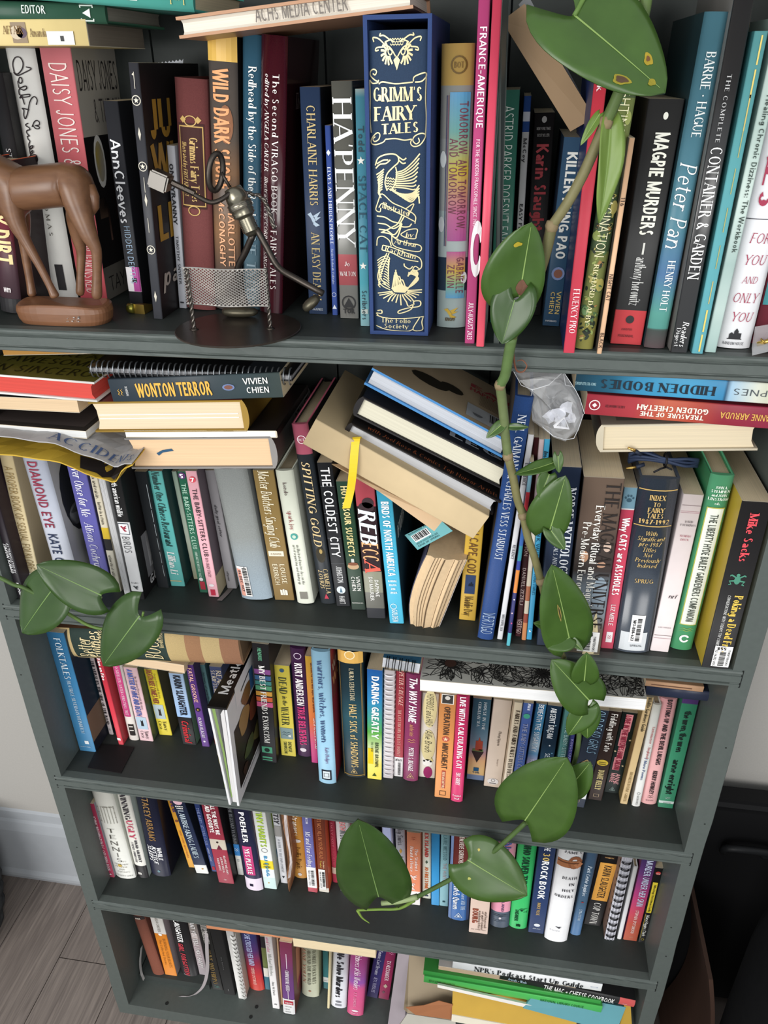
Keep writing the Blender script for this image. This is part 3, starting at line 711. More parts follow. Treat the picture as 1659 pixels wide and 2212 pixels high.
def S(key, kind, label, spine, texts='', front=None, dmax=.15, **kw):
    """a standing book: row, x of left foot, front, thickness, height, lean come from the measured table"""
    r, x, y, T, H, lean = G[key]
    D = min(dmax, YB - y, max(.09, H * .68)); z = ROWZ[r] + .0004 + kw.pop('dz', 0)
    t = book(kind, T, H, D, spine, front, texts, label, SHELF[r], **kw)
    a = math.radians(lean)
    Rm = Matrix.Rotation(a, 4, 'Y')
    if a > 0: M = Matrix.Translation((x + T, y, z)) @ Rm @ Matrix.Translation((-T, 0, 0))
    else: M = Matrix.Translation((x, y, z)) @ Rm
    t.matrix_world = M; made[key] = t
    return t
def lying(key, mode, D, yaw=0):
    """frame of a book lying down; mode tells which side faces the room. Returns T, H, D of the book and its matrix"""
    o, r, u, L, th = LG[key]; o = Vector(o); r = Vector(r); u = Vector(u)
    if yaw:
        q = Matrix.Rotation(math.radians(yaw), 3, 'Z'); r = q @ r; u = q @ u
    b = u.cross(r).normalized() * 1.0
    b = Vector(b)
    if mode == 'spine': X, Y, Z, org, dims = u, b, -r, o + r * L, (th, L, D)
    elif mode == 'flip': X, Y, Z, org, dims = -u, b, r, o + u * th, (th, L, D)
    elif mode == 'fore': X, Y, Z, org, dims = u, -b, r, o + b * D, (th, L, D)
    elif mode == 'tailright': X, Y, Z, org, dims = -u, -r, b, o + r * L + u * th, (th, D, L)
    elif mode == 'tailleft': X, Y, Z, org, dims = u, r, b, o, (th, D, L)
    M = Matrix(((X.x, Y.x, Z.x, org.x), (X.y, Y.y, Z.y, org.y), (X.z, Y.z, Z.z, org.z), (0, 0, 0, 1)))
    return dims, M
def LY(key, mode, kind, label, spine, texts='', front=None, D=.14, yaw=0, group='books lying flat on top of others', **kw):
    (T, H, D2), M = lying(key, mode, D, yaw)
    t = book(kind, T, H, D2, spine, front, texts, label, group, **kw); t.matrix_world = M; made[key] = t; return t
# ---- upper shelf
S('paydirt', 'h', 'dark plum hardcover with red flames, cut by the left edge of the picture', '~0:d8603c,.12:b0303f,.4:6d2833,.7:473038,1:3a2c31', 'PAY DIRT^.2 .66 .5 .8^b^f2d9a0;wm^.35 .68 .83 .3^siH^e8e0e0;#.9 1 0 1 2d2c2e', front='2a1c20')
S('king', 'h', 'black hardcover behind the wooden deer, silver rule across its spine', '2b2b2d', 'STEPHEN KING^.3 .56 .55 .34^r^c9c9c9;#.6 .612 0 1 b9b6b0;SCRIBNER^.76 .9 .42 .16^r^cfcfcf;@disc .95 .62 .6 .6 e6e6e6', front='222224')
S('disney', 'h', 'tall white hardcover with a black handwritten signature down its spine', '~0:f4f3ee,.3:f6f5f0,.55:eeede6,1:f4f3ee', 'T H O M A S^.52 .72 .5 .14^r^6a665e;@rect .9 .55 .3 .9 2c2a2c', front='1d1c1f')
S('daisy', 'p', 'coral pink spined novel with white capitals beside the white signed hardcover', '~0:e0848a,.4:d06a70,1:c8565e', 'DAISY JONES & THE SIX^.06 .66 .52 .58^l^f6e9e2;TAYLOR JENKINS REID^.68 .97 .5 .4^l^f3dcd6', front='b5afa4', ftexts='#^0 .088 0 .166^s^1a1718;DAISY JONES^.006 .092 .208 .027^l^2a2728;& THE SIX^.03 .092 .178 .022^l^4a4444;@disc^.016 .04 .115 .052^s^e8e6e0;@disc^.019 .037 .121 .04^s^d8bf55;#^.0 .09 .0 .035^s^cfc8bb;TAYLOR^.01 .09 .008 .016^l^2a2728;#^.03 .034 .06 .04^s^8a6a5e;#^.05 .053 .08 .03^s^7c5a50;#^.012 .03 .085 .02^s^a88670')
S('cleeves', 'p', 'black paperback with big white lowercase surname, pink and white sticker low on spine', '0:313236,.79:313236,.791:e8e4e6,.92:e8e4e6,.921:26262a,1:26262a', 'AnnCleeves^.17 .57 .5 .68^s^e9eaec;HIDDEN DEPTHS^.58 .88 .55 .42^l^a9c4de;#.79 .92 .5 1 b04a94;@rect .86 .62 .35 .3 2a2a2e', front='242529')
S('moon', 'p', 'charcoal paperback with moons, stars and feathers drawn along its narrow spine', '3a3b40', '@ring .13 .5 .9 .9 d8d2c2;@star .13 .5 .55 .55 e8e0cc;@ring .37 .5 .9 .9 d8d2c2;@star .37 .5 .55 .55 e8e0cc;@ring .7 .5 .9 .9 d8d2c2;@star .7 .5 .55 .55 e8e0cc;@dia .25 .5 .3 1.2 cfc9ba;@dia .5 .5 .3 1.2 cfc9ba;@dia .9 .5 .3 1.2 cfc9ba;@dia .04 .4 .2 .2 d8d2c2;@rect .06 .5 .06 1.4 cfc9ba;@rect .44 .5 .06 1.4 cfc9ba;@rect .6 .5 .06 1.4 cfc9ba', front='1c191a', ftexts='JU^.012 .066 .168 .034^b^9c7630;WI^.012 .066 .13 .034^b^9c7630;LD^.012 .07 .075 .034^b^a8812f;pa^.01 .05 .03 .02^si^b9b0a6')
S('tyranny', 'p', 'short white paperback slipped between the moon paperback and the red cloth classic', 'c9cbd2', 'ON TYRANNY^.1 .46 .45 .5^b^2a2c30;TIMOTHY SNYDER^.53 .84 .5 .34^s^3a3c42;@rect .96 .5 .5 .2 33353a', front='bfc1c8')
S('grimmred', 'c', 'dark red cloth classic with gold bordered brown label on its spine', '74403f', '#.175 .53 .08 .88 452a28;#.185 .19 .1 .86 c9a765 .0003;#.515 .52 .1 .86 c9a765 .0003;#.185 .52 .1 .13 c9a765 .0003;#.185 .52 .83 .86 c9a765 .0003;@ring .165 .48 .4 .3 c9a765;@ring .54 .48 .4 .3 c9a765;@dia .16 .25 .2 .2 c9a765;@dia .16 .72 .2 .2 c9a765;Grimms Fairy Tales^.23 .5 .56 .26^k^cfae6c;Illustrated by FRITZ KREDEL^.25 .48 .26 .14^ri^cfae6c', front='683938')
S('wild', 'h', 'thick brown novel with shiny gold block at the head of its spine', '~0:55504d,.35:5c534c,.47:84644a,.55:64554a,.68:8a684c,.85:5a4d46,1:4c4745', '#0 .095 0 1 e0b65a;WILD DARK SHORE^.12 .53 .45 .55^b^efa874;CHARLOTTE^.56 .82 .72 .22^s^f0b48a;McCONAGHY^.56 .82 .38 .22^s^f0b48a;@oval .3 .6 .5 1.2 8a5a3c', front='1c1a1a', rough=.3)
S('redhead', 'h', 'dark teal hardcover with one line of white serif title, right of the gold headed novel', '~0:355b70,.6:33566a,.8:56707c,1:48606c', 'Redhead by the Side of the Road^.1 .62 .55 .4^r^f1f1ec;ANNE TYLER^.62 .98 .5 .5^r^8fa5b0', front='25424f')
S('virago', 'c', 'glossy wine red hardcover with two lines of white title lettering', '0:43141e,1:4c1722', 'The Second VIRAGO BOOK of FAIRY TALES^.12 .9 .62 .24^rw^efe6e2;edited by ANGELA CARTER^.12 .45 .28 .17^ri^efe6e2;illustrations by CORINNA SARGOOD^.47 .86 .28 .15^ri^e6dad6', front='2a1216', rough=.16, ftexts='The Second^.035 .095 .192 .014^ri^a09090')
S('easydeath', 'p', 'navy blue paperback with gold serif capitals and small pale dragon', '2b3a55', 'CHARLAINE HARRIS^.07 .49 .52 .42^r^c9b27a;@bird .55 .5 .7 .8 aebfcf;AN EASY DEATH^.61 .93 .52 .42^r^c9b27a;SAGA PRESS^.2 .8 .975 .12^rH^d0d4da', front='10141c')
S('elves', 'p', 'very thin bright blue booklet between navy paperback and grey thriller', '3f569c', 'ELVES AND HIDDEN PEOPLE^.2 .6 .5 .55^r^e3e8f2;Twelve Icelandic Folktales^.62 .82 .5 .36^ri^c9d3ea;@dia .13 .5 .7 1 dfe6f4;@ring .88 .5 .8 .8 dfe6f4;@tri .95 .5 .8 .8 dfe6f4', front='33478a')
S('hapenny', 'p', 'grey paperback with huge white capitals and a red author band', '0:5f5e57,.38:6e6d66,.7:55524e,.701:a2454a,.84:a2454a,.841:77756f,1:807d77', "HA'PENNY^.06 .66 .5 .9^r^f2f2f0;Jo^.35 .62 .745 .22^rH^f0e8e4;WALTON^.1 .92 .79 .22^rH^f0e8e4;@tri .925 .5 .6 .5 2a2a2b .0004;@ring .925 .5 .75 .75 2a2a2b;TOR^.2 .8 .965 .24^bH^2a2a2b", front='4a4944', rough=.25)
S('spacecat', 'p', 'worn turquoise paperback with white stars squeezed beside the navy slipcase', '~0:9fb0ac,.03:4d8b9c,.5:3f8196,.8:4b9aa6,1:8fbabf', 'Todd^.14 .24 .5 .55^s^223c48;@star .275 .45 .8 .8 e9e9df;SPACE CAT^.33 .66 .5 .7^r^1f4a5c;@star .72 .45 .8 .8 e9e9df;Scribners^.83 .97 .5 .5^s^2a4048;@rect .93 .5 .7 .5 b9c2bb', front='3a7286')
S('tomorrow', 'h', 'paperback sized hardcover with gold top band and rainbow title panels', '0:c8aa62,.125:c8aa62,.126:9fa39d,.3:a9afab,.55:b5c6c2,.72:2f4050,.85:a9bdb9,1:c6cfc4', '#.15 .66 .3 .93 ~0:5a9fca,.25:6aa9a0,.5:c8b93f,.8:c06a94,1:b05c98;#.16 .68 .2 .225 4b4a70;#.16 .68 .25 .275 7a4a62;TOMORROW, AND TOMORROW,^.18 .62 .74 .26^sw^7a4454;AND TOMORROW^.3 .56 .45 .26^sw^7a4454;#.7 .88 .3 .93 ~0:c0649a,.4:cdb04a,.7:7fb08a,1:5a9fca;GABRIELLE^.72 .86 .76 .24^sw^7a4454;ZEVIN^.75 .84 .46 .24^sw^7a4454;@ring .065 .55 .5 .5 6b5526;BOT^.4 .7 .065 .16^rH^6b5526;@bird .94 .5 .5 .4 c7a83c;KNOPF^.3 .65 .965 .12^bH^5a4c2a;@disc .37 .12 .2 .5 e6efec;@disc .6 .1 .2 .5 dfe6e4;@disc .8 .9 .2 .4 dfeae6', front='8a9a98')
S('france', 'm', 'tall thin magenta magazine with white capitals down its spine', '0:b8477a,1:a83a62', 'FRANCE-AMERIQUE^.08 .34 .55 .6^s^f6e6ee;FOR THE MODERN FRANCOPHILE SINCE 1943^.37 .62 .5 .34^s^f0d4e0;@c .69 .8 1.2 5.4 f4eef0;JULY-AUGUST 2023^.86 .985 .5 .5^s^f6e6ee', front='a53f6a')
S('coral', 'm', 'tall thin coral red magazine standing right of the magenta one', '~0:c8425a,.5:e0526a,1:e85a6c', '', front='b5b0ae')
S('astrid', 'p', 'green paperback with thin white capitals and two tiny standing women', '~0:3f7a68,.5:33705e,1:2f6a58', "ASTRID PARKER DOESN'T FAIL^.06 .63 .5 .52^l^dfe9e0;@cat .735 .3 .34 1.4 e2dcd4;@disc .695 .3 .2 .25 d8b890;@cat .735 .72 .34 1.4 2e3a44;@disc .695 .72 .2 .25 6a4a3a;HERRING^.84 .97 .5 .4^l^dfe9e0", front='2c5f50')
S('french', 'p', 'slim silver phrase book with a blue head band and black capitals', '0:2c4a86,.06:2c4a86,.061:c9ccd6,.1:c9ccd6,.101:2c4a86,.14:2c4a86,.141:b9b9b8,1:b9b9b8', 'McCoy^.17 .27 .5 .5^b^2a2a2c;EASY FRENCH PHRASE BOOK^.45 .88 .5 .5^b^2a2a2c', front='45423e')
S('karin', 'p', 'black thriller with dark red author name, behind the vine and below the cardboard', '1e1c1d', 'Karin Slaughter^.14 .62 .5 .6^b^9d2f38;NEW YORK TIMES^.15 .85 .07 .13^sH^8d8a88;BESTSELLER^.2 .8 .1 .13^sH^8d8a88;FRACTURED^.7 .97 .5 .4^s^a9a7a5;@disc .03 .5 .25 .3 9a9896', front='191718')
S('kungpao', 'p', 'steel blue mystery paperback with white title half covered by the vine', '~0:3f5c78,.5:33546f,1:2f4c66', 'KILLER KUNG PAO^.07 .62 .55 .55^b^e9e9e2;@disc .7 .55 .75 .75 7f8fb8;@disc .7 .55 .5 .5 8a5a48 .0006;VIVIEN^.8 .93 .75 .25^s^cdb26a;CHIEN^.8 .93 .4 .25^s^cdb26a;PAPERBACKS^.15 .8 .97 .1^sH^d5d8dc', front='27394e')
S('fluency', 'p', 'tall thin cherry red workbook leaning out over the shelf edge', '~0:b8323f,1:cf4356', 'French book^.04 .2 .5 .5^r^f0dadc;FLUENCY PRO^.78 .93 .55 .55^r^f4e6e6', front='2a3468', back='23305c')
S('dalby', 'h', 'green and yellow leafy patterned hardcover with cream title letters', '0:5d6a42,.12:4a5a3c,.3:6f7a45,.5:47583c,.7:79814a,.9:8f8a4a,1:6f7444', 'ECHOES AND FIGHTING FICTION IMAGINATION^.06 .72 .5 .5^l^efeac0;RICHARD DALBY^.74 .92 .45 .26^r^efe6b4;@dia .945 .5 .5 .5 20281c;@disc .2 .2 .3 .5 93a05a;@disc .35 .8 .3 .6 9aa35c;@disc .5 .15 .3 .5 3a4a34;@disc .58 .85 .35 .7 b7ac62;@disc .66 .2 .4 .5 8f9c55;@disc .8 .8 .4 .7 a9a058;@disc .88 .25 .4 .5 6a8a58', front='3f4a30')
def foliage():
    t = made['dalby']; T, H = G['dalby'][3], G['dalby'][4]; rr = random.Random(9); b = min(.16 * T, .005)
    for col, n in (('2a3428', 46), ('93a05a', 40), ('b0a760', 26), ('4f6a45', 40), ('a07a48', 10)):
        vv = []; ff = []
        for k in range(n):
            u, z, s_, a = rr.uniform(.12, .88), rr.uniform(.02, .97) * H, rr.uniform(.0012, .0032), rr.uniform(0, 3)
            m_ = len(vv)
            for q in range(7):
                t_ = q * 6.283 / 7; x, y = s_ * math.cos(t_), .5 * s_ * math.sin(t_); x, y = x * math.cos(a) - y * math.sin(a), x * math.sin(a) + y * math.cos(a)
                uu = min(max(u + x / T, .02), .98); vv.append((uu * T, b * abs(2 * uu - 1) ** 2.6 - .0006 - k * 4e-6, min(max(z + y, .001), H - .001)))
            ff.append(tuple(range(m_, m_ + 7)))
        obj('leaf_print', vv, ff, mat(col, .5), t)['kind'] = 'stuff'
foliage()
S('nightcat', 'm', 'very thin peach coloured booklet beside the patterned hardcover', 'e0b792', '116^.25 .29 .5 .8^s^5a4638;NIGHT CAT^.6 .73 .5 .8^s^5a4638;BLACK^.89 .97 .5 .8^s^5a4638', front='5a524c')
S('magpie', 'p', 'charcoal mystery with white capitals, lowercase author and red foot block', '0:343434,.84:343434,.841:c8464a,1:c8464a', 'MAGPIE MURDERS^.12 .52 .55 .42^b^efefe2;@disc .06 .55 .14 .2 efefe2;@rect .575 .55 .06 .35 d9d9d2;anthony horowitz^.61 .82 .55 .34^r^d5d5d2;@disc .885 .5 .26 .26 2e2c2d;HARPER^.28 .62 .93 .07^sH^6a2428;PERENNIAL^.2 .7 .96 .08^sH^6a2428', front='2a2a2b', back='6a5f5a')
S('peterpan', 'h', 'hazy blue green hardcover with white flowing script title', '~0:4f7d8c,.3:4a7685,.6:4f8090,.75:5478a0,.88:5fa095,.93:5a9a90,.935:4a524f,1:5e5052', 'BARRIE * HAGUE^.1 .33 .55 .4^r^e6eae8;Peter Pan^.4 .66 .5 .75^ti^f2f4f2;HENRY HOLT^.7 .87 .55 .34^r^e9edec', front='2e4a52')
S('container', 'p', 'tall black gardening book with large white serif title', '2a2a2b', 'THE COMPLETE^.22 .39 .45 .22^rw^bfbfbf;CONTAINER & GARDEN^.4 .77 .5 .62^r^f4f4f2;Readers^.9 .98 .6 .35^ri^e6e6e6;Digest^.92 .98 .25 .25^r^d0d0d0', front='232324', rough=.25, back='8d8a86')
S('stitched', 'n', 'turquoise notebook with yellow thread stitched along its spine', '~0:5f9ea0,.5:5aa0a6,1:63a9b4', '@rect .05 .6 .12 2 d9c26a;@rect .14 .6 .12 2 d9c26a;@rect .22 .6 .1 2.6 c9b56a;@rect .31 .6 .08 2 a9a86c;@rect .42 .6 .08 2 a9a86c;@rect .54 .6 .08 2 a9a86c;@rect .66 .6 .08 2 a9a86c;@rect .78 .6 .08 2 c9b56a;@rect .88 .6 .14 2 e4cb6c;@rect .96 .6 .14 1.6 e4cb6c', front='3f7c80')
S('dizzy', 'p', 'slim pale aqua workbook with small dark title and torn looking white marbling', '~0:cfdcd6,.3:b5c9c2,.5:c9d9d2,.7:a3bab5,.85:bfd2cc,1:a9c4be', 'Healing Chronic Dizziness: The Workbook^.2 .66 .6 .42^s^37453f', front='9fb5ae')
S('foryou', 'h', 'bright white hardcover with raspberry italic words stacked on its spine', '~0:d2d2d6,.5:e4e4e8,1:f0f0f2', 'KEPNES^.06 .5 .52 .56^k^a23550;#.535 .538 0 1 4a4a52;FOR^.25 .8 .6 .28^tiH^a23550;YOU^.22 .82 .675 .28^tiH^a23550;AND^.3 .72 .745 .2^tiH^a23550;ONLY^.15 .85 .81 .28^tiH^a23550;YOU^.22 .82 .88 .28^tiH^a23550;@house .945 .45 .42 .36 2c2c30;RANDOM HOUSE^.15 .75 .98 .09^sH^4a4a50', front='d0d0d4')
S('maroonright', 'p', 'dark maroon paperback at the right end of the upper shelf', '6a2430', '@rect .75 .3 .5 1.2 3f8f94', front='4a1a22')
# lying on the upper row
LY('yellow1', 'spine', 'p', 'pale yellow paperback lying flat on the white hardcover, small portrait on spine', 'd9c489', 'AFFAIR^.5 .62 .6 .3^r^7a5a30;Amanda^.66 .76 .5 .3^r^6a5030;#.55 .64 .12 .88 8d7a62;@disc .58 .5 .5 .6 c9b9a0;@disc .61 .5 .4 .5 5a4a58;#.76 .92 .05 .55 dcdcd8 .0005;@rect .85 .28 .2 .16 3a3a3c .0009', front='c9b67c', D=.12, pages='7d7264', group='books lying on the upper row')
LY('green1', 'spine', 'h', 'dark green hardcover lying flat above the pale yellow paperback', '2f5140', 'EDITOR^.55 .68 .62 .4^s^dfe6df;@frame .9 .5 .8 .8 dfe6df;@tri .9 .5 .45 .45 dfe6df', front='2a4838', D=.13, pages='8a857a', group='books lying on the upper row')
LY('teal1', 'flip', 'h', 'bright teal hardcover lying upside down at the top left', '4c9c90', 'Lardner^.03 .12 .5 .5^r^cdbb6a;The Fine Art of TENNIS^.2 .75 .5 .45^r^dfe8e2', front='3a8478', D=.14, group='books lying on the upper row')
LY('achs', 'fore', 'h', 'tilted library hardcover lying across the tall books, page edges stamped in grey capitals', 'bd9376', '', front='2a2628', D=.14, pages='e6dfd2', back='b58a6c', group='books lying on the upper row')

# ---- second shelf
S('ramo', 'p', 'black paperback squeezed against the left side panel of the second shelf', '~0:241c22,.4:2b2229,1:262428', 'AS TRANSLATED BY^.66 .84 .72 .3^s^cfcfd2;SIMON RAMO^.66 .84 .35 .34^bi^efeff0;RAND^.9 .98 .6 .3^k^e6e6e6', front='2c2029')
S('folklore', 'p', 'beige folklore paperback with a price sticker at the foot of its spine', '~0:c9b78f,.5:d6c59c,1:d9c9a0', 'A PROPER BOOK OF SEXUAL FOLKLORE^.08 .84 .5 .6^l^8d7446;#.87 1 .1 .95 f0efec;73^.3 .7 .9 .3^sHx^2c2c2c;=.93 .99 .3 .8', front='bfae90', back='3a2c30')
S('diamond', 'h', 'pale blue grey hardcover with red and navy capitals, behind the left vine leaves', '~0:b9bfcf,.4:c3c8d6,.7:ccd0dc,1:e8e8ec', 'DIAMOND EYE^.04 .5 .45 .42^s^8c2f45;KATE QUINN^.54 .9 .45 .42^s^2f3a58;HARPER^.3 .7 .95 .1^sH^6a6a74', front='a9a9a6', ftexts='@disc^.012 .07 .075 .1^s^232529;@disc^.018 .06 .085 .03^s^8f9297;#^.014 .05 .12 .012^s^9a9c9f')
S('oncefor', 'p', 'violet blue romance paperback with white script title', '~0:6e6cb0,.5:6462ac,1:7472bc', 'Never Once for Me^.0 .42 .5 .5^ri^efeefa;Alison Cochrun^.47 .85 .5 .46^ri^e9e8f6', front='3a3a66')
S('raisin', 'p', 'slim cream paperback with typewriter text and yellow patch beside the violet romance', '0:dcd3bd,.48:dcd3bd,.481:d8b83a,.57:d8b83a,.571:2b2a2c,.66:2b2a2c,.661:dcd6c4,1:e2ddd0', 'fox and raisin^.08 .26 .5 .45^s^4a443a;better in a storm^.29 .46 .55 .45^s^4a443a;university of california press^.7 .97 .5 .4^s^4a443a', front='c9c0aa')
S('pages', 'n', 'white paper pad with its layered page edges turned outward', 'd9d9da', '@rect .5 .2 .04 20 a9a9ab;@rect .5 .4 .05 20 bdbdbf;@rect .5 .6 .04 20 9a9a9d;@rect .5 .8 .05 20 c2c2c4', front='c6c6c8', pages='e0e0e0', name='paper_pad')
S('birdsna', 'p', 'black and white wildlife guide with a red bird square', '0:262627,.38:262627,.381:e9e9ea,.93:e9e9ea,.931:1d1d1e,1:1d1d1e', 'north american wildlife^.05 .34 .45 .46^s^efefef;#.39 .475 .08 .9 3f4a58;#.395 .47 .12 .86 efeff0 .0003;@bird .43 .5 .55 .6 a23346 .0006;BIRDS^.49 .62 .5 .6^l^33353a;Readers^.2 .8 .86 .16^rH^44464a;@bird .9 .5 .5 .4 3a3c40', front='201f20', ftexts='#^.02 .09 .02 .06^s^77777a;#^.03 .06 .03 .05^s^c9c9cc;@disc^.05 .075 .07 .02^s^8d7438;GUIDE^.02 .07 .008 .012^bi^c9c9c9')
S('darkdash', 'n', 'near black notebook with white running stitches on its cover edge', '1f2225', '@rect .15 .85 .03 1.1 b9c4c8;@rect .25 .85 .03 1.1 b9c4c8;@rect .36 .85 .03 1.1 b9c4c8;@rect .48 .85 .03 1.1 b9c4c8;@rect .6 .85 .03 1.1 b9c4c8;@rect .72 .85 .03 1.1 b9c4c8;@rect .84 .85 .03 1.1 b9c4c8', front='1a2226')
S('chinese', 'p', 'turquoise novel with black brush script title and white author script', '~0:6ab9b4,.5:5fb4b0,1:66b8b2', 'Number One Chinese Restaurant^.0 .63 .55 .5^ki^24403f;Lillian Li^.68 .88 .5 .5^ki^f0f6f4;@rect .95 .45 .8 .08 c9b98a', front='2a4a4a')
S('paleslim', 'p', 'very thin pale sage booklet left of the green series paperback', '~0:a9bfae,.6:b9c4b4,1:c9c9a8', '', front='93a696')
S('bsc5', 'p', 'dark green series paperback with a purple number disc at the top', '2f6a52', '@disc .03 .5 .8 .8 5a3568;5^.28 .72 .03 .5^bHx^f0e8f2;THE BABY-SITTERS CLUB^.09 .62 .5 .52^s^a9cdb9;DAWN AND THE IMPOSSIBLE THREE^.64 .86 .5 .3^s^bfd8c8;#.9 .97 .25 .85 b8404c;@oval .88 .5 .5 .5 e9e9e9', front='28503f')
S('bsc7', 'p', 'pink series paperback with a red number disc at the top', 'eeb3bd', '@disc .06 .55 .6 .6 cc4a56;7^.4 .7 .06 .38^bHx^fbeeee;THE BABY-SITTERS CLUB^.13 .66 .55 .42^s^33262c;BOY-CRAZY STACEY^.67 .83 .5 .28^s^6a3a46;@oval .9 .5 .5 .3 f4eef0;#.935 .985 .3 .75 c83a50', front='6b5f66', ftexts='#^.03 .075 .03 .05^s^345a80;#^.0 .09 .0 .03^s^b5a98c')
S('goal', 'n', 'grey daily planner journal with a grey ribbon hanging below it', '8a878a', 'daily goal setter^.27 .54 .45 .26^si^3f3d40;self power^.84 .93 .4 .2^si^3f3d40', front='9fa09e')
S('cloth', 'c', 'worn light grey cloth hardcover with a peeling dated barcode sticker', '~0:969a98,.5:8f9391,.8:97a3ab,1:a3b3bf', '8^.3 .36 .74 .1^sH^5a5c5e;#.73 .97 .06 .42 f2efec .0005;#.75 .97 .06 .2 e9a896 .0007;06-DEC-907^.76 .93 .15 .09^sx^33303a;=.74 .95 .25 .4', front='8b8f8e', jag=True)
S('butcher', 'p', 'golden brown paperback with flowing cream script title', '~0:937b4c,1:8a7042', 'Master Butchers Singing Club^.0 .57 .5 .5^ri^ece3c9;#.6 .64 .1 .85 ece4d0;A NOVEL^.2 .76 .62 .1^rHx^7a6236;LOUISE^.7 .86 .68 .24^s^e6dcc0;ERDRICH^.7 .87 .32 .24^s^e6dcc0;@books .93 .55 .36 .36 f0eadc', front='3a322a')
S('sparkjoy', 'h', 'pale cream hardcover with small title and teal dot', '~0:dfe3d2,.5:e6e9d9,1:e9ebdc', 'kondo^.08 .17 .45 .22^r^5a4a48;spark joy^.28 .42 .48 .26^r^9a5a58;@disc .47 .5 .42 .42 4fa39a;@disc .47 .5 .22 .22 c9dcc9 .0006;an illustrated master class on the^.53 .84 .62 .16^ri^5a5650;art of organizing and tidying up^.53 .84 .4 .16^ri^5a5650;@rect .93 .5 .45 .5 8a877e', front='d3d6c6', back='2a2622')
S('spitting', 'h', 'dark slate hardcover with pink head band and gold italic title', '0:b85f74,.15:b85f74,.151:2b3035,1:2b3035', '@ring .075 .5 .55 .55 eed6dc;BOT^.32 .68 .075 .16^rH^eed6dc;SPITTING GOLD^.18 .65 .5 .5^ri^dfc694;@oval .7 .55 .6 1.2 3e3a30;@disc .68 .6 .2 .35 b39a60 .0006;CARMELLA^.78 .93 .7 .28^ri^dfc694;LOVKIS^.79 .9 .35 .28^ri^dfc694;@tri .95 .5 .3 .4 c84a5c', front='25292d')
S('coldest', 'p', 'black creased paperback with plain white capitals and a round white emblem', '292a2d', 'THE COLDEST CITY^.03 .63 .5 .6^s^f2f2f2;JOHNSTON^.7 .82 .55 .4^s^e6e6e6;@disc .875 .5 .62 .62 dfe6ea;@tri .875 .5 .2 .4 5a7a90 .0006;HART^.92 .98 .5 .4^s^e6e6e6;@rect .15 .5 .9 .03 6a6c70;@rect .33 .5 .9 .03 6a6c70;@rect .5 .5 .9 .03 6a6c70;@rect .68 .5 .9 .03 6a6c70', front='222326')
S('suspects', 'p', 'forest green mystery paperback with a noodle bowl picture', '~0:3a5545,.4:2e4c38,1:39463d', 'HOT & SOUR SUSPECTS^.03 .56 .5 .44^b^e8d79a;@oval .64 .5 .8 .5 c9a884;@oval .62 .5 .7 .25 8a5a44 .0006;@rect .595 .5 .2 .3 cfd4cf;VIVIEN^.72 .84 .72 .26^s^f0efe9;CHIEN^.72 .84 .38 .26^s^f0efe9;PAPERBACKS^.1 .9 .94 .1^sH^e0e0da', front='293a2e')
S('rebecca', 'p', 'classic novel with red head and huge pale to orange slanted title', '0:bf5560,.18:bf5560,.181:3a2c30,.55:33262a,.64:33262a,.641:8d8d7a,.8:6b6a62,.92:35363a,1:2c2d31', 'REB^.2 .44 .5 .85^ki^e4eff2;ECC^.43 .56 .52 .85^ki^f3b884;A^.56 .64 .55 .8^ki^e86a5a;DAPHNE^.7 .83 .7 .2^s^f0efea;DU MAURIER^.68 .86 .4 .2^s^f0efea;@disc .16 .6 .6 .6 3a2c30;@oval .19 .5 .8 .6 3a2c30', front='2b2128', rough=.3)
S('birdsblue', 'p', 'sky blue bird field guide with white capitals', '~0:4ab0cf,1:4cb6d8', 'BIRDS OF NORTH AMERICA^.08 .62 .5 .5^b^f2f8fa;ROBBINS^.2 .8 .66 .16^bH^eef6f8;BRUUN^.25 .75 .69 .16^bH^eef6f8;ZIM^.35 .65 .72 .16^bH^eef6f8;SINGER^.25 .75 .75 .16^bH^eef6f8;@ring .86 .4 .45 .45 e9f4f8;GOLDEN^.88 .98 .45 .4^si^eef6f8', front='24404c', ftexts='OF NORTH^.01 .06 .11 .016^si^c9d3d6')
S('capecod', 'p', 'mustard yellow paperback with small blue picture and brown title', '~0:d0aa45,1:d6ae48', 'ON CAPE COD^.24 .62 .5 .5^s^6a4a2a;#.63 .78 .2 .8 33456a;@house .7 .55 .35 .35 1c2536 .0004;Maddie Day^.8 .96 .5 .5^r^4a3420', front='4a3c22', back='6b5a38')
S('stardust', 'c', 'tall royal blue cloth hardcover with silver capitals', '~0:2f4f88,.5:2c4a82,1:2a4a85', 'NEIL GAIMAN^.06 .26 .55 .45^r^d5dbe4;& CHARLES VESS STARDUST^.28 .63 .5 .45^r^cfd6e0;VERTIGO^.87 .97 .5 .75^l^a9bdd6', front='243f72', rough=.5, back='4a443e')
S('resil', 'm', 'thin white magazine standing right of the royal blue hardcover', 'dcdcdf', 'EXPERIENCE^.12 .22 .5 .6^s^55565c;RESILIENCE^.5 .57 .5 .5^s^55565c;MARCH/APRIL 2024^.86 .95 .5 .5^s^55565c', front='4a4a4c')
S('kidsmag', 'm', 'thin magazine with bands of red, blue and orange and a cyan foot', '0:8fc4da,.14:8fc4da,.141:d8404c,.32:d8404c,.321:3f6ab0,.42:3f8fa0,.5:3f8fa0,.501:38489a,.55:38489a,.551:df8c44,.68:df8c44,.681:33356f,.92:33356f,.921:5ab6c4,1:5ab6c4', '@disc .72 .5 .4 .5 e9e9f0;@disc .8 .4 .4 .5 e9c9d0;@disc .86 .6 .4 .5 d05a8a', front='2a2a50')
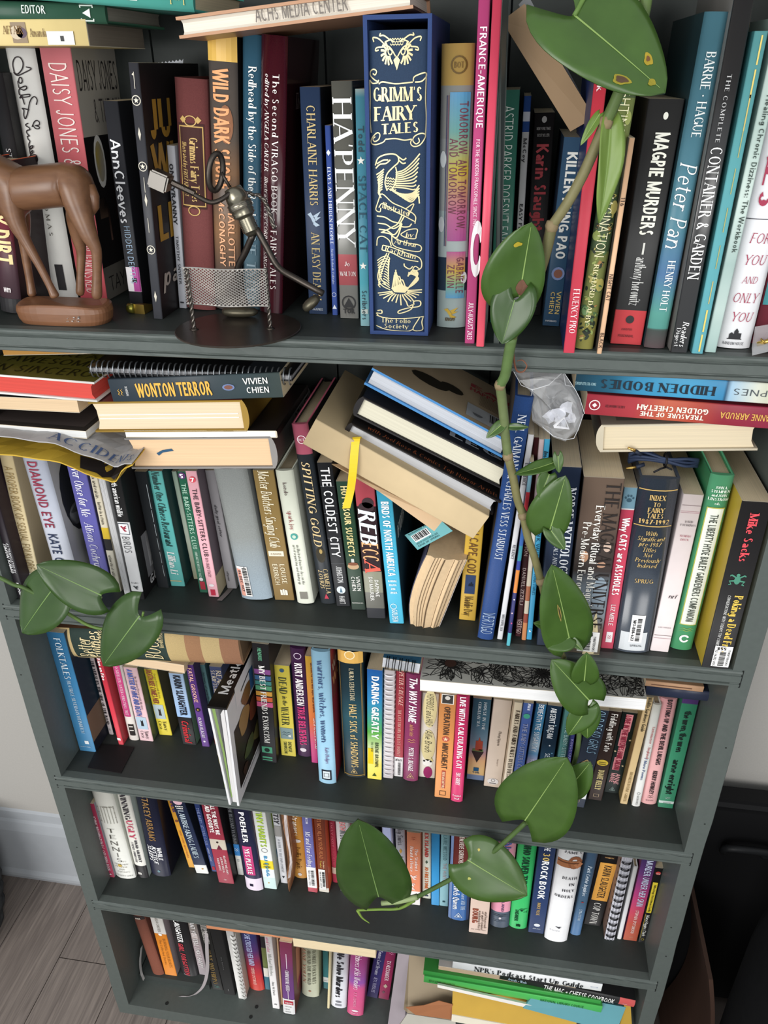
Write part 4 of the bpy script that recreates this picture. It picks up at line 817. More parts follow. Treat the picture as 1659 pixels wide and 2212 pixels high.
S('maroon', 'p', 'dark maroon graphic novel with pale square capitals', '4a2226', 'REVOLUTION^.38 .56 .5 .55^s^d9b9b4;DANIJEL ZEZELJ^.62 .82 .5 .55^s^dcc4c0;VERTIGO^.9 .98 .5 .8^s^cfb4b0', front='3a1a1e')
S('comic', 'p', 'thin cream comic with patches of brown and red', '0:d8c2c4,.3:d8c2c4,.35:e2d9c8,.62:d9ceb9,.7:b06a4a,.78:dccfba,.85:9a4a3a,.9:cf8a5a,1:dacdb6', '', front='c6b9a8')
S('image6', 'p', 'sky blue comic volume with number six at its foot', '~0:4fb0da,1:4aa6d2', 'Image^.05 .12 .5 .7^bi^16303c;BRIAN K. VAUGHAN^.38 .6 .5 .6^s^1d4a62;FIONA STAPLES^.64 .75 .5 .5^s^2a6a8a;@disc .945 .5 .9 .9 4aa6d2;6^.28 .72 .945 .6^bHx^f6fafc', front='25607c')
S('norse', 'p', 'thick navy mythology paperback behind the vine', '~0:2e3a52,1:2b3548', 'NORSE MYTHOLOGY^.1 .58 .72 .34^k^dfe3e9;HEROES, RITUALS AND BELIEFS^.25 .62 .38 .16^r^c3c9d2;#.63 .79 .15 .95 c7a6ac;@oval .71 .5 .3 .8 6a5a60 .0004;@wave .68 .5 .8 .3 4a3a44 .0004;@wave .75 .5 .8 .3 4a3a44 .0004;OXFORD^.25 .75 .95 .14^rH^e6e6ea', front='232c3c')
S('magical', 'p', 'thick brown paperback with painted peasants and two line white subtitle', '~0:7d6a5c,.25:6a594f,.35:4a423e,.5:3a3331,.6:6d7780,.75:7a848c,.85:5a4a3e,1:6a5f50', 'THE MAGICAL UNIVERSE^.02 .84 .76 .36^r^2a2422;Everyday Ritual and Magic in^.14 .73 .5 .22^r^f1eee6;Pre-Modern Europe^.23 .64 .22 .2^r^f1eee6;@disc .42 .25 .2 .35 b58a6c;@disc .36 .8 .2 .3 c9b0a0;@disc .46 .7 .25 .2 b08a72;@disc .38 .5 .3 .3 2a2626;@disc .62 .75 .4 1 8a98a4;@tri .87 .75 .5 1.6 e2d2a8;@tri .8 .4 .3 .6 cf9a84;#.86 .985 .35 .92 f2f1ee .0005;354^.4 .75 .875 .12^sHx^222;THRIFTBOOKS^.885 .98 .8 .07^sx^444;=.9 .975 .5 .7', front='3b332f', back='1f1c1b')
S('cats', 'p', 'cherry pink humour paperback with paw print on a blue top band', '0:7fa6b8,.115:7fa6b8,.116:e9e6e6,.124:e9e6e6,.125:cc4a62,1:cc4a62', '@paw .06 .5 .75 .75 33505f;Why CATS are ASSHOLES^.17 .64 .5 .55^b^faf2f2;LIZ MIELE^.7 .84 .5 .36^s^f6e6e8;#.885 .955 .3 .8 f2e9ea;@wave .92 .55 .35 .5 b83a50 .0006', front='a83a50')
S('index', 'c', 'thick navy library volume with gold stacked title and white barcode labels', '~0:39424e,.2:323a46,.6:3a424d,1:434b57', '#.055 .06 .02 .98 c9a765;#.245 .25 .02 .98 c9a765;INDEX^.3 .7 .095 .15^kH^cfae6e;TO^.42 .6 .13 .13^kH^cfae6e;FAIRY^.3 .72 .16 .14^kH^cfae6e;TALES^.3 .72 .19 .14^kH^cfae6e;1987-1992^.12 .9 .222 .14^kH^cfae6e;With^.34 .64 .285 .13^riH^c9ab6e;Significant^.15 .86 .315 .13^riH^c9ab6e;pre-1987^.22 .78 .345 .13^riH^c9ab6e;Titles^.32 .68 .375 .13^riH^c9ab6e;Not^.38 .6 .405 .12^riH^c9ab6e;Previously^.18 .84 .435 .13^riH^c9ab6e;Indexed^.26 .76 .465 .13^riH^c9ab6e;SPRUG^.25 .75 .555 .13^rH^cfae6e;#.87 .985 .12 .85 d9dde0;#.76 .93 .35 .72 f4f4f4 .0006;W3-BIA-623^.79 .92 .44 .08^bx^2a2a2a;=.78 .92 .52 .64;SPRUG.^.4 .75 .95 .07^sHx^55585c', front='2c3543', rough=.22)
S('numero', 'p', 'plain pale pink French novel with thin rules and tiny type', '~0:dcd0ce,.4:e6dad9,1:eee2e2', '#.06 .063 .04 .96 8a7a7c;#.095 .097 .04 .96 b58a92;#.103 .105 .04 .96 b58a92;DAVID^.35 .75 .155 .12^rH^4a4044;FOENKINOS^.15 .92 .175 .12^rH^4a4044;NUMERO^.25 .8 .24 .12^rH^a34a5c;DEUX^.32 .72 .262 .12^rH^a34a5c;nrf^.35 .75 .62 .26^riH^3a3438;GALLIMARD^.15 .85 .83 .08^rHw^6a5a5e;#.885 .888 .04 .96 8a7a7c;#.905 .907 .04 .96 b58a92', front='d2c6c5')
S('liberty', 'h', 'green hardcover with rounded cream title label and gold outline', '~0:5aa67c,.4:4f9c70,1:479466', 'JOHN A.^.3 .8 .06 .13^kH^e4f0e4;STEMPIEN^.15 .95 .08 .13^kH^e4f0e4;and JOHN^.2 .85 .1 .13^kH^e4f0e4;LINSTROM^.1 .95 .12 .13^kH^e4f0e4;eds.^.4 .65 .142 .12^kH^e4f0e4;#.165 .84 .14 .9 b9b85a;#.17 .835 .18 .86 e6ebe2 .0003;THE LIBERTY HYDE BAILEY GARDENERS COMPANION^.2 .815 .52 .34^sx^3a423c;@wave .87 .5 .7 .3 9cb054;@c .925 .5 .46 .46 f2f6f2', front='3c8459')
S('frog', 'p', 'thick black book with red author name, green frog and white barcode sticker', '2b2a2b', 'Mike Sacks^.06 .33 .5 .3^k^e0505a;@frog .44 .48 .55 .6 4f8f78;Poking a Dead Frog^.53 .9 .68 .3^k^e6c65a;CONVERSATIONS WITH TODAYS TOP COMEDY WRITERS^.53 .93 .35 .11^si^d9d9d6;#.85 .985 .3 .95 f4f4f2 .0006;855^.38 .72 .865 .13^bHx^222;THRIFTBOOKS^.87 .975 .84 .08^sx^444;=.885 .975 .52 .74;12 36212 855^.875 .98 .38 .09^sx^333', front='c9aa48', back='c2a53c')
# flat stacks of the second shelf
LY('blackmag', 'fore', 'm', 'thick white paged magazine with a dark glossy cover in the left pile', '3a3434', '', front='37322f', D=.13, pages='dcdcda', group='left flat pile of the second shelf', ftexts='#^.02 .12 .02 .11^s^4a413e')
LY('creambook', 'fore', 'p', 'cream edged paperback lying under the red edged book in the left pile', '232122', '', front='201e1f', D=.11, pages='dcc09b', group='left flat pile of the second shelf')
LY('badass', 'tailleft', 'h', 'bright red edged hardcover with an olive yellow cover lying in the left pile', 'e6e4e0', '', front='6f6a2c', D=.13, pages='d04a40', back='e6e6e4', group='left flat pile of the second shelf', ftexts='JEN SINCERO^.0 .135 .012 .02^l^2c2a14;AWESOME^.02 .125 .042 .018^l^2c2a14;A GREAT^.03 .13 .068 .012^l^35331a')
LY('orangebook', 'fore', 'p', 'orange brown edged book at the top of the left pile', '8d6a30', '', front='9a7a38', D=.1, pages='b5853f', group='left flat pile of the second shelf')
LY('kepnes', 'tailright', 'h', 'thick hardcover with peach page edges at the bottom of the wonton pile', '8f8b88', 'KEPNES^.04 .5 .5 .6^l^3a3838', front='2a2828', D=.16, pages='e6c49c', back='2c2a2b', group='flat pile under the black spiral notebook', ftexts='#^.02 .05 .0 .02^s^222')
LY('whitebook', 'tailright', 'p', 'white edged paperback lying directly on the peach edged hardcover', '2a2626', '', front='242222', D=.14, pages='e9e8e4', back='241f1e', group='flat pile under the black spiral notebook')
LY('redyellow', 'tailright', 'h', 'cream edged hardcover in mustard and crimson jacket under the wonton paperback', '0:a53548,.12:a53548,.121:a08038,1:a08038', '@ring .06 .5 .6 .6 eed9d9;BOT^.3 .7 .06 .18^rH^eed9d9;THE^.15 .3 .5 .4^k^8a2c38', front='b5923f', D=.15, pages='e3d0b0', back='6b3236', group='flat pile under the black spiral notebook')
LY('wonton', 'spine', 'p', 'dark slate mystery paperback lying spine out with hand lettered yellow title', '~0:35404a,.5:3a4248,.8:3c4a4e,1:45504e', 'WONTON TERROR^.16 .6 .5 .56^b^e9b44e;@disc .7 .5 .26 .5 6f7fa8;@disc .7 .5 .17 .34 7a5044 .0006;VIVIEN^.79 .93 .72 .24^s^f0f0ec;CHIEN^.8 .93 .36 .24^s^f0f0ec;@wave .06 .45 .3 .3 e0b04a;PAPERBACKS^.3 .7 .1 .1^sH^d9d9d9', front='2e3338', D=.11, group='flat pile under the black spiral notebook')
LY('tanbox', 'spine', 'b', 'large plain tan box lying tilted across the middle of the second shelf', 'cdb791', '', front='c4ae88', D=.15, pages='b9a47e', group='tilted pile in the middle of the second shelf', name='tan_box')
LY('horror', 'tailleft', 'h', 'black comics hardcover with silvery page edges lying tilted on the tan box', '1f1c1c', '', front='211e1e', D=.16, pages='b9babd', group='tilted pile in the middle of the second shelf', ftexts='with Joel Rose & Comics Top Horror Artists^.02 .172 .004 .008^ri^8a4c30')
LY('blackhc', 'tailleft', 'h', 'black hardcover with smooth ivory page edges in the tilted pile', '232122', '', front='262324', D=.16, pages='d9d4bf', group='tilted pile in the middle of the second shelf', ftexts='LEG^.1 .16 .01 .012^b^b9b9b9')
LY('bluebook', 'fore', 'h', 'blue spined hardcover with beige printed back, topmost of the tilted pile', '4a86bf', '', front='b7a386', D=.13, pages='c3c6cc', back='4a86bf', group='tilted pile in the middle of the second shelf', ftexts='')
LY('bodies', 'flip', 'p', 'teal to blue paperback lying upside down with large black serif title', '~0:c3c29a,.15:dfe3d4,.27:9fc3dc,.29:25506f,.3:3f88b5,.45:4a9fc9,.7:3f94bf,.82:2f6a86,1:27485a', '', front='223a48', D=.13, group='flat pile under the upper shelf on the right')
LY('cheetah', 'flip', 'p', 'red and orange mystery paperback lying upside down below the blue one', '~0:93304a,.3:8f2a3a,.45:b04a3a,.6:c46248,.75:b8434a,1:b03a48', '', front='8a2f38', D=.12, group='flat pile under the upper shelf on the right')
LY('creamhc', 'tailleft', 'h', 'cream paged old hardcover at the bottom of the right flat pile', 'c9bfa9', '', front='9a9283', D=.15, pages='ddceb0', back='d8ccb4', group='flat pile under the upper shelf on the right', ftexts='#^.02 .1 .01 .06^s^6e6a60')
# ---- third shelf
S('folktales', 'p', 'bright blue folktales paperback at the left end of the third shelf', '~0:3f7fae,1:4688b5', 'FOLKTALES^.04 .37 .55 .36^r^dfeaf0;BEATRICE SILVERMAN WEINREICH^.38 .83 .55 .2^r^cfe0ea;@rect .915 .6 .24 .24 f0f4f6;SCHOCKEN^.15 .75 .955 .06^sH^cfe0ea', front='1f3342', ftexts='#^.0 .05 .02 .05^s^7d6a58;#^.0 .12 .0 .02^s^20242f')
S('verse', 'p', 'very thin grey pink booklet with heavy black capitals', 'c9bfc0', 'THE VERSE BY THE SIDE OF THE ROAD^.03 .86 .5 .6^k^26242a;@wave .93 .5 .6 .8 55505a', front='1f2a33')
S('redone', 'p', 'scarlet thin paperback with white lettering behind the leaf', 'd8404f', 'Five on Fire^.0 .24 .5 .6^b^f6e6e8;@rect .93 .4 .7 .6 f4ecec', front='b23a42')
S('pinktree', 'h', 'white hardcover with magenta title panel and black ink drawing', 'ddd6cf', '#0 .68 .12 .8 c2447c;ROCKEFELLER CENTER CHRISTMAS TREE^.02 .66 .5 .3^r^efd0de;#.78 .93 .3 .85 35302e;@rect .81 .58 .4 .12 e6e0d8 .0006;@rect .86 .58 .4 .1 e6e0d8 .0006', front='cfc6c0')
S('hive', 'p', 'pale pink mystery with blue hand lettering and a small black cat', 'e8c3c8', 'A MATTER OF HIVE AND DEATH^.02 .64 .42 .4^bi^4a5fa6;An Oregon Honeycomb Mystery^.1 .55 .76 .16^ri^5a4a52;#.66 .83 .08 .85 b9cfe0;@cat .74 .5 .4 .6 2c2a2c .0004;Nancy^.85 .96 .68 .28^ri^33262a;Coco^.85 .95 .35 .28^ri^33262a', front='4a5a48')
S('beeher', 'p', 'yellow mystery with red hand lettering and a cat picture', 'e2cf3f', 'DEATH BEE COMES HER^.0 .5 .4 .42^bi^8a4a3a;Oregon Honeycomb Mystery^.05 .42 .76 .16^ri^7a6a30;#.52 .74 .08 .85 b5c4c9;@cat .63 .5 .4 .7 3a3430 .0004;Nancy^.77 .92 .68 .28^ri^3a3020;Coco^.77 .9 .32 .28^ri^3a3020', front='4f4638')
S('criminal', 'p', 'pale sky blue thriller with black capitals and red title on a black foot', '~0:a9c4e4,.3:b5cfee,.55:9fbfe6,.6:9fbfe6,.605:1d1b1d,1:1d1b1d', 'KARIN SLAUGHTER^.02 .57 .55 .5^b^20222a;Criminal^.64 .96 .5 .5^bi^c83a40', front='6f8f78')
S('fatal', 'p', 'purple mystery paperback with pink capitals and a record emblem', '~0:5f3f86,1:66408c', 'FATAL GROOVE^.03 .44 .5 .5^s^eeb9a9;@disc .53 .5 .65 .65 2a2630;@disc .53 .5 .22 .22 d99a5a .0006;OLIVIA BLACKE^.62 .88 .5 .42^s^efe6f2;@oval .93 .5 .3 .3 efe6f2', front='3a2c50')
S('tealslim', 'p', 'slim grey teal paperback left of the scriptures paperback', '5f8488', 'history of printing^.1 .5 .5 .42^r^33484c', front='4a686c')
S('reading', 'p', 'slate blue scriptures paperback mostly hidden by the leaning cookbook', '50597f', 'READING^.04 .4 .74 .42^r^cfc0a6;SCRIPTURES^.04 .4 .28 .32^r^c9bca6', front='3a4262')
S('exorcism', 'p', 'black novel with seven coloured stripes across its spine', '0:28272a,.2:28272a,.201:94589a,.24:94589a,.241:28272a,.25:28272a,.251:46709c,.285:46709c,.286:28272a,.293:28272a,.294:4a8f8c,.325:4a8f8c,.326:28272a,.334:28272a,.335:5aa07a,.37:5aa07a,.371:28272a,.38:28272a,.381:d8a24a,.415:d8a24a,.416:28272a,.425:28272a,.426:d2693f,.46:d2693f,.461:28272a,.47:28272a,.471:cf5f8c,.51:cf5f8c,.511:28272a,1:2a2a2c', 'HENDRIX^.03 .13 .45 .22^s^6ab08c;MY BEST FRIENDS EXORCISM^.17 .82 .5 .34^k^f4f2ee;#.86 .915 .12 .78 5fb08c;@disc .888 .45 .34 .34 2a3a34 .0004;#.95 .965 .12 .75 5fb08c;#.975 .985 .12 .75 5fb08c', front='2c2828')
S('deadwater', 'p', 'lemon yellow mystery with goose picture and dark green capitals', 'e3d458', '@disc .05 .5 .3 .3 33506a;DEAD^.12 .3 .5 .5^r^2c3c34;in the^.32 .42 .55 .3^ri^2c3c34;WATER^.44 .64 .5 .5^r^2c3c34;#.675 .8 .0 1 8fa6a8;@wave .74 .5 .7 .5 4a6068 .0004;@disc .76 .7 .2 .2 f0f0e8 .0005;DENISE^.83 .95 .66 .22^s^3a4a34;SWANSON^.83 .97 .36 .22^s^3a4a34', front='20343c')
S('believers', 'h', 'aubergine hardcover with heavy white and hot pink capitals', '4a2c50', '@ring .06 .5 .5 .5 d9c9dc;KURT ANDERSEN^.12 .5 .5 .48^b^f6f2f4;TRUE BELIEVERS^.51 .88 .5 .48^b^e04a86;@oval .93 .45 .45 .34 efe6ee', front='3a2440')
S('sunset', 'p', 'narrow paperback blending from yellow through orange to magenta', '~0:e0b445,.3:e09a48,.6:dc7444,.8:cf4a7a,1:c83c86', 'unseen to see the eyes that watch^.05 .5 .85 .22^b^6a3a30;and trust itself^.55 .85 .85 .22^b^f0dada', front='b07a3a')
S('warriors', 'h', 'tall light sky blue hardcover with blue lowercase title, standing forward', '9cc9e2', 'warriors, witches, women^.06 .66 .5 .36^r^3a4f78;Kate Hodges^.7 .83 .6 .22^ri^7a5a88;#.885 .965 .22 .78 262a34;#.895 .955 .3 .7 dfe9ee .0003;@frame .925 .5 .3 .3 262a34 .0006', front='8f2f3a', ftexts='#^.01 .13 .15 .07^s^7a3a34;WOMEN^.01 .1 .172 .016^b^c98a5a;WITCHES^.01 .11 .195 .014^s^b9a08a')
S('halfsick', 'h', 'dark teal hardcover framed in gold with gold tall capitals', '~0:243238,.3:27404a,.5:2f5560,.7:27424c,1:1f2a30', '#0 .085 0 1 d8ab5a;@ring .025 .5 .42 .42 f2e2bc;LAURA SEBASTIAN^.12 .36 .55 .18^r^e2d4ae;HALF SICK of SHADOWS^.39 .91 .55 .3^s^dcc084;@trif .94 .5 .3 .3 d8bc84;#.085 .99 .06 .075 a98a4c;#.085 .99 .9 .92 a98a4c;#.085 .99 .94 .95 a98a4c;#.975 .982 .06 .95 a98a4c', front='1d2528')
S('daring', 'p', 'blue to green to yellow paperback with heavy white title', '~0:2f6fc0,.25:3a94d0,.45:4aa58a,.55:5aa84a,.65:a9c884,.75:e6e6b0,.85:f0e26a,1:f2e258', 'DARING GREATLY^.05 .6 .55 .48^b^f8faf8;BRENE BROWN.^.64 .88 .66 .24^s^2f3f2f;PhD, LMSW^.64 .73 .34 .14^r^3a5a3a;#.7 .85 .06 .42 f0d22c;@tri .95 .5 .3 .3 4a5a2a', front='3f7a9a')
S('coilwhite', 's', 'white coil bound notebook with thick white rings, standing', 'd6cfd0', '', front='c9c4c6', back='d9c4c6')
S('unicorn', 'p', 'brick red paperback between coil notebook and raspberry hardcover', '0:a8404a,.8:a23a46,.801:ece9e9,1:ece9e9', 'PETER S BEAGLE^.0 .3 .6 .44^ri^e9b9ae;THE LAST UNICORN THE LOST JOURNEY^.34 .79 .5 .34^r^e6b4aa;461^.15 .85 .825 .34^sHx^2a2a2a;=.85 .97 .45 .75', front='8a323c')
S('wayhome', 'h', 'raspberry purple hardcover with white brush title', '~0:96406c,.5:8a3a62,1:8f3f66', 'The WAY HOME^.02 .42 .5 .5^bi^f2e6ec;and other stories^.44 .55 .5 .3^ri^d9a06c;@wave .6 .5 .6 .5 d39a6c;PETER S. BEAGLE^.66 .89 .5 .32^b^f6ecf0;@trif .94 .5 .5 .5 d9b48c', front='7a3454')
S('half', 'p', 'cream paperback with a goggle eyed cartoon creature at its foot', 'e2ddd0', '@oval .17 .5 .85 3 dcd2a0;@oval .6 .5 .85 2.6 dcd2a0;HYPERBOLE and a HALF^.0 .36 .5 .42^li^3a3830;Allie Brosh^.42 .68 .5 .42^li^3a3830;@oval .81 .5 .6 .6 f4f4f0;@disc .79 .3 .14 .14 222 .0006;@disc .79 .7 .14 .14 222 .0006;@tri .76 .75 .2 .4 d9cf8a;@oval .93 .55 .55 1 a2356c', front='cfc8b6')
S('mincemeat', 'p', 'orange paperback with dark capitals and portrait photo at the head', '~0:e0975a,1:e39a5c', '#0 .085 .12 .85 e6e2da;#.005 .08 .17 .8 3a3836 .0003;@disc .03 .48 .3 .3 c9c4bc .0006;OPERATION^.11 .37 .5 .36^s^3f342e;@disc .41 .5 .44 .44 bf5a4a;@star .41 .5 .36 .36 e6cfae .0006;MINCEMEAT^.45 .7 .5 .36^s^3f342e;#.72 .9 .38 .62 bf4c40;BEN MACINTYRE^.725 .895 .5 .16^bx^efcfae;@frame .95 .5 .4 .4 3a302a', front='c07a44')
S('calccat', 'h', 'hot pink hardcover with white capitals, standing forward near the middle', '~0:d0386a,1:d83d72', 'LIVE WITH A CALCULATING CAT^.0 .66 .5 .46^b^faeaf0;ERIC GURNEY^.7 .82 .5 .36^b^faeaf0;Prentice^.15 .85 .93 .2^bH^f6dfe8;Hall^.3 .7 .96 .2^bH^f6dfe8', front='a83058')
S('cerulean', 'p', 'blue to peach novel with a red house on a floating rock', '~0:3a5f72,.3:466f84,.55:7a8fa0,.65:b58f94,.75:e0b080,.88:e6c284,.93:e2bd80,.94:6f84a8,1:6f84a8', 'HOUSE IN THE^.03 .36 .7 .16^r^d6e0e4;CERULEAN SEA^.03 .32 .4 .16^r^d6e0e4;#.5 .62 .35 .75 a84a38;@tri .5 .55 .3 .6 a84a38;#.6 .66 .2 .8 6a8050;@tri .7 .5 .7 -.9 3a2c2c;@rect .86 .5 .3 .3 2f5f86;TOR^.3 .7 .9 .12^bH^2f4f6a', front='35505e')
S('beige', 'p', 'plain beige proof paperback with white oval logo at its foot', '~0:d9cabb,1:d6c5b4', 'Phong Nguyen^.34 .5 .55 .16^ri^4a4038;Pub date August 9, 2022^.66 .74 .62 .09^r^7a6a5c;@oval .93 .5 .66 .5 e6e2e0;@ring .915 .5 .24 .24 5a5450 .0006;@rect .95 .5 .4 .05 5a5450 .0006', front='c3b3a2')
S('fables', 'p', 'cream paperback with ornate black capitals down its spine', '~0:dccdb2,1:e2d3c0', 'FABLES AND FAIRY TALES^.07 .52 .55 .5^k^33261c;BY LEO TOLSTOY^.54 .76 .5 .5^k^33261c', front='b9a98c')
S('bscblue', 'p', 'medium blue series paperback with green number disc', '4f68a9', '@disc .12 .5 .65 .65 3f8f78;THE BABY-SITTERS CLUB^.19 .7 .5 .46^s^8f93b0;KRISTY^.72 .84 .5 .3^s^dfe3f0;ANN M^.0 .06 .6 .3^s^dfe3f0', front='3a4f88')
S('sugar', 'p', 'paperback blending from blue sky to lilac clouds', '~0:3a86b8,.3:5aa3cf,.45:bfd9ea,.55:6aa0cc,.65:c4b9d9,.8:c9a3cf,1:d090b9', 'BENEATH THE SUGAR SKY^.0 .52 .5 .5^s^f2f6fa;SEANAN^.6 .8 .5 .3^s^f0eaf4', front='3a6a90')
S('dream', 'p', 'midnight blue novel spotted with pale star specks', '~0:22384f,.4:1f3244,.6:274a63,1:1c2c3c', 'ABSENT DREAM^.02 .34 .45 .4^s^eef2f6;SEANAN^.5 .68 .5 .34^s^dfe9f0;@disc .42 .55 .12 .12 f4f8fa;@disc .2 .75 .1 .1 9fd0e6;@disc .26 .2 .08 .08 bfe0f0;@disc .5 .8 .1 .1 7fb9d9;@disc .58 .2 .1 .1 8fc4e0;@disc .66 .75 .12 .12 a9d6ea', front='16222e')
S('bscteal', 'p', 'grey teal series paperback with orange number disc', '5a8f8c', '@disc .11 .6 .6 .6 e08a4a;THE BABY-SITTERS CLUB^.18 .7 .55 .46^s^a9c9c4;HELLO^.0 .07 .6 .3^s^e6efee', front='46706e')
S('purpslim', 'p', 'very thin violet blue paperback behind the vine stem', '~0:4a4a8c,.6:3f3f80,1:3f5ab0', 'KINGS QUEENS^.3 .6 .5 .6^s^8f8cc0', front='33336a')
S('deadgirls', 'p', 'navy grey mystery with a gold pug diamond and white barcode sticker', '333b4a', 'OLD DEAD GIRLS^.0 .42 .6 .5^li^8fb4cc;@dia .54 .5 .75 .75 b9a06c;@dia .54 .5 .6 .6 6a5a48 .0006;@oval .55 .55 .3 .3 c9a48c .0008;#.73 .9 .4 .95 f4f4f4 .0006;=.76 .88 .55 .75;12 2K203 123^.75 .88 .46 .08^sx^555;@frame .93 .5 .3 .2 a9997c', front='2a303c')
S('fiddling', 'p', 'dark brown mystery with white title and round yellow badge', '3a2c28', 'Fiddling with Fate^.02 .43 .55 .44^s^efe9e2;@oval .56 .45 .8 .6 e0c24a;@rect .555 .45 .5 .06 6a5a2a .0006;@rect .575 .45 .5 .06 6a5a2a .0006;DIANE KELLY^.64 .87 .5 .42^b^e2cf94;@frame .94 .5 .4 .3 b9a58a', front='2c221f')
S('hairsalon', 'p', 'black green novel with curling pink ribbon title', '1f2a28', '#.02 .22 .3 .75 dd8f94;#.2 .4 .2 .68 d8868e;#.38 .56 .28 .72 dd8f94;#.54 .7 .18 .64 d8868e;LOVE IN THE WITCHES HAIR SALON^.03 .69 .46 .36^bx^9a2f46;ANNE^.74 .88 .66 .3^s^e9a9ac;MARE^.74 .86 .34 .3^s^e9a9ac;@trif .94 .5 .4 .4 8fa09c;@star .32 .9 .2 .2 e6cfa4;@star .47 .12 .2 .2 e6cfa4;@star .64 .82 .2 .2 e6cfa4', front='182220')
S('gardener', 'p', 'slim tan wildlife gardening guide right of the pink ribbon novel', 'dcc08f', 'Wildlife Gardeners Guide^.0 .3 .55 .5^s^3a3426;BROOKLYN BOTANIC GARDEN^.68 .97 .5 .4^r^8a6f40', front='8f7a52', back='a98f5c')
S('poems', 'h', 'thin white hardcover with red and blue small type', '~0:d6d4c9,.1:e6e6e0,1:ebebe8', 'Untermeyer * Anglund^.2 .5 .6 .32^r^b04a4e;/ More Poems^.5 .72 .5 .36^s^3f5a8c;GOLDEN PRESS^.88 .98 .5 .24^s^6a6a6a;@ring .86 .5 .4 .4 4a4a4a', front='c9c2b6')
S('devil', 'h', 'salmon pink rounded hardcover with black capitals', '~0:e8a9ac,.5:ecb4b4,1:eeb2b2', 'BOTTOMS UP AND THE DEVIL LAUGHS^.0 .6 .55 .3^b^2a2226;KERRY HOWLEY^.66 .89 .5 .28^b^2a2226;@wave .92 .5 .4 .4 5a3a3e;KNOPF^.25 .75 .955 .1^rH^5a3a3e', front='cf9294')
S('wren', 'p', 'jade green novel with bold black lowercase title, last on the third shelf', '0:5a3f7a,.035:5a3f7a,.036:3f8f6c,.93:3f8f6c,.931:d9e4e0,.955:d9e4e0,.956:3f8f6c,1:3f8f6c', 'the wren, the wren^.1 .46 .5 .44^b^1f2c28;anne enright^.53 .86 .5 .46^b^1f2c28;NORTON^.25 .75 .945 .1^sHx^6a8a7c;@wave .9 .5 .4 .3 c9dcd4', front='32745a')
# flat things of the third shelf
LY('plaid', 'spine', 'c', 'old plaid cookbook lying on its side with dark green title panel', '0:a97f62,.055:a97f62,.056:cdb583,.11:cdb583,.111:2f3f3a,.62:2f3f3a,.621:c0a877,.72:c0a877,.721:a37a5a,.8:a37a5a,.801:c7af7f,.9:c7af7f,.901:a0755a,1:b09070', 'Better^.05 .75 .18 .45^riH^e0cfa0;Homes^.05 .95 .235 .45^riH^e0cfa0;and Gardens^.3 .98 .275 .17^riH^d9c795;COOK^.1 .9 .4 .5^rH^d9c795;BOOK^.12 .95 .545 .5^riH^e0cfa0;Meredith Press^.55 .98 .6 .14^rH^d9c795;#.111 .62 0 .02 c9b585', front='6a4a34', D=.14, pages='7a6248', group='things lying on the third row of books', rough=.7)
LY('peachboard', 'fore', 'p', 'pale wood coloured page block lying under the plaid cookbook', 'c9a98a', '', front='d9bb96', D=.1, pages='e2c6a2', group='things lying on the third row of books')
LY('bluepad', 'fore', 'n', 'small blue spiral pad with black double rings lying under the shelf', '3a6f94', '', front='3f7394', back='c9c9cc', D=.09, pages='c9ccd2', cat='notebook', group='things lying on the third row of books', name='spiral_pad')
LY('flower', 'fore', 'p', 'white colouring book covered in black line drawn flowers, lying flat', 'd3d2cc', '', front='c9c8c0', D=.12, pages='efefef', group='things lying on the third row of books')
LY('tanflat', 'spine', 'p', 'thin tan booklet lying on the navy folder at the right', 'b58f70', '#.1 .8 .42 .55 6a4a3a', front='b08a6a', D=.1, group='things lying on the third row of books')
LY('navyflat', 'spine', 'h', 'thin navy folder lying on the pink and green books at the right', '2a3044', '', front='262b3a', D=.1, group='things lying on the third row of books')

# ---- fourth shelf
S('washington', 'p', 'thin crimson colouring book at the left end of the fourth shelf', 'b03a58', 'ICONIC WASHINGTON D.C. COLORING BOOK^.16 .9 .5 .5^s^f0d9de;@tri .95 .5 .5 .4 f0e0e4', front='8f8f96')
S('tennis', 'h', 'thick white sports history with spaced thin letters down its spine', '~0:dfdfd6,.5:e6e6de,1:ecece6', 'Grimsleys^.35 .9 .18 .1^riH^5a564c;T^.3 .7 .44 .25^tH^4a463e;E^.32 .68 .51 .25^tH^4a463e;N^.28 .7 .58 .25^tH^4a463e;N^.28 .7 .65 .25^tH^4a463e;I^.45 .55 .715 .25^tH^4a463e;S^.35 .65 .775 .25^tH^4a463e;ITS^.6 .8 .79 .08^rH^7a7468;HISTORY,^.2 .9 .825 .08^rH^7a7468;PEOPLE^.2 .8 .855 .08^rH^8a7a50;AND^.35 .65 .885 .08^rH^7a7468;EVENTS^.25 .85 .915 .08^rH^7a7468;@disc .84 .45 .2 .2 d9b95a;PRENTICE-HALL^.1 .95 .96 .07^rH^5a564c;@rect .2 .5 .8 .03 5a5850;@rect .25 .5 .8 .03 5a5850;@rect .3 .5 .8 .03 5a5850;@rect .35 .5 .8 .03 5a5850;@rect .27 .15 .02 1.1 8a887e;@rect .27 .3 .02 1.1 8a887e;@rect .27 .45 .02 1.1 8a887e;@rect .27 .6 .02 1.1 8a887e;@rect .27 .75 .02 1.1 8a887e;@rect .27 .88 .02 1.1 8a887e', front='cfcfc6')
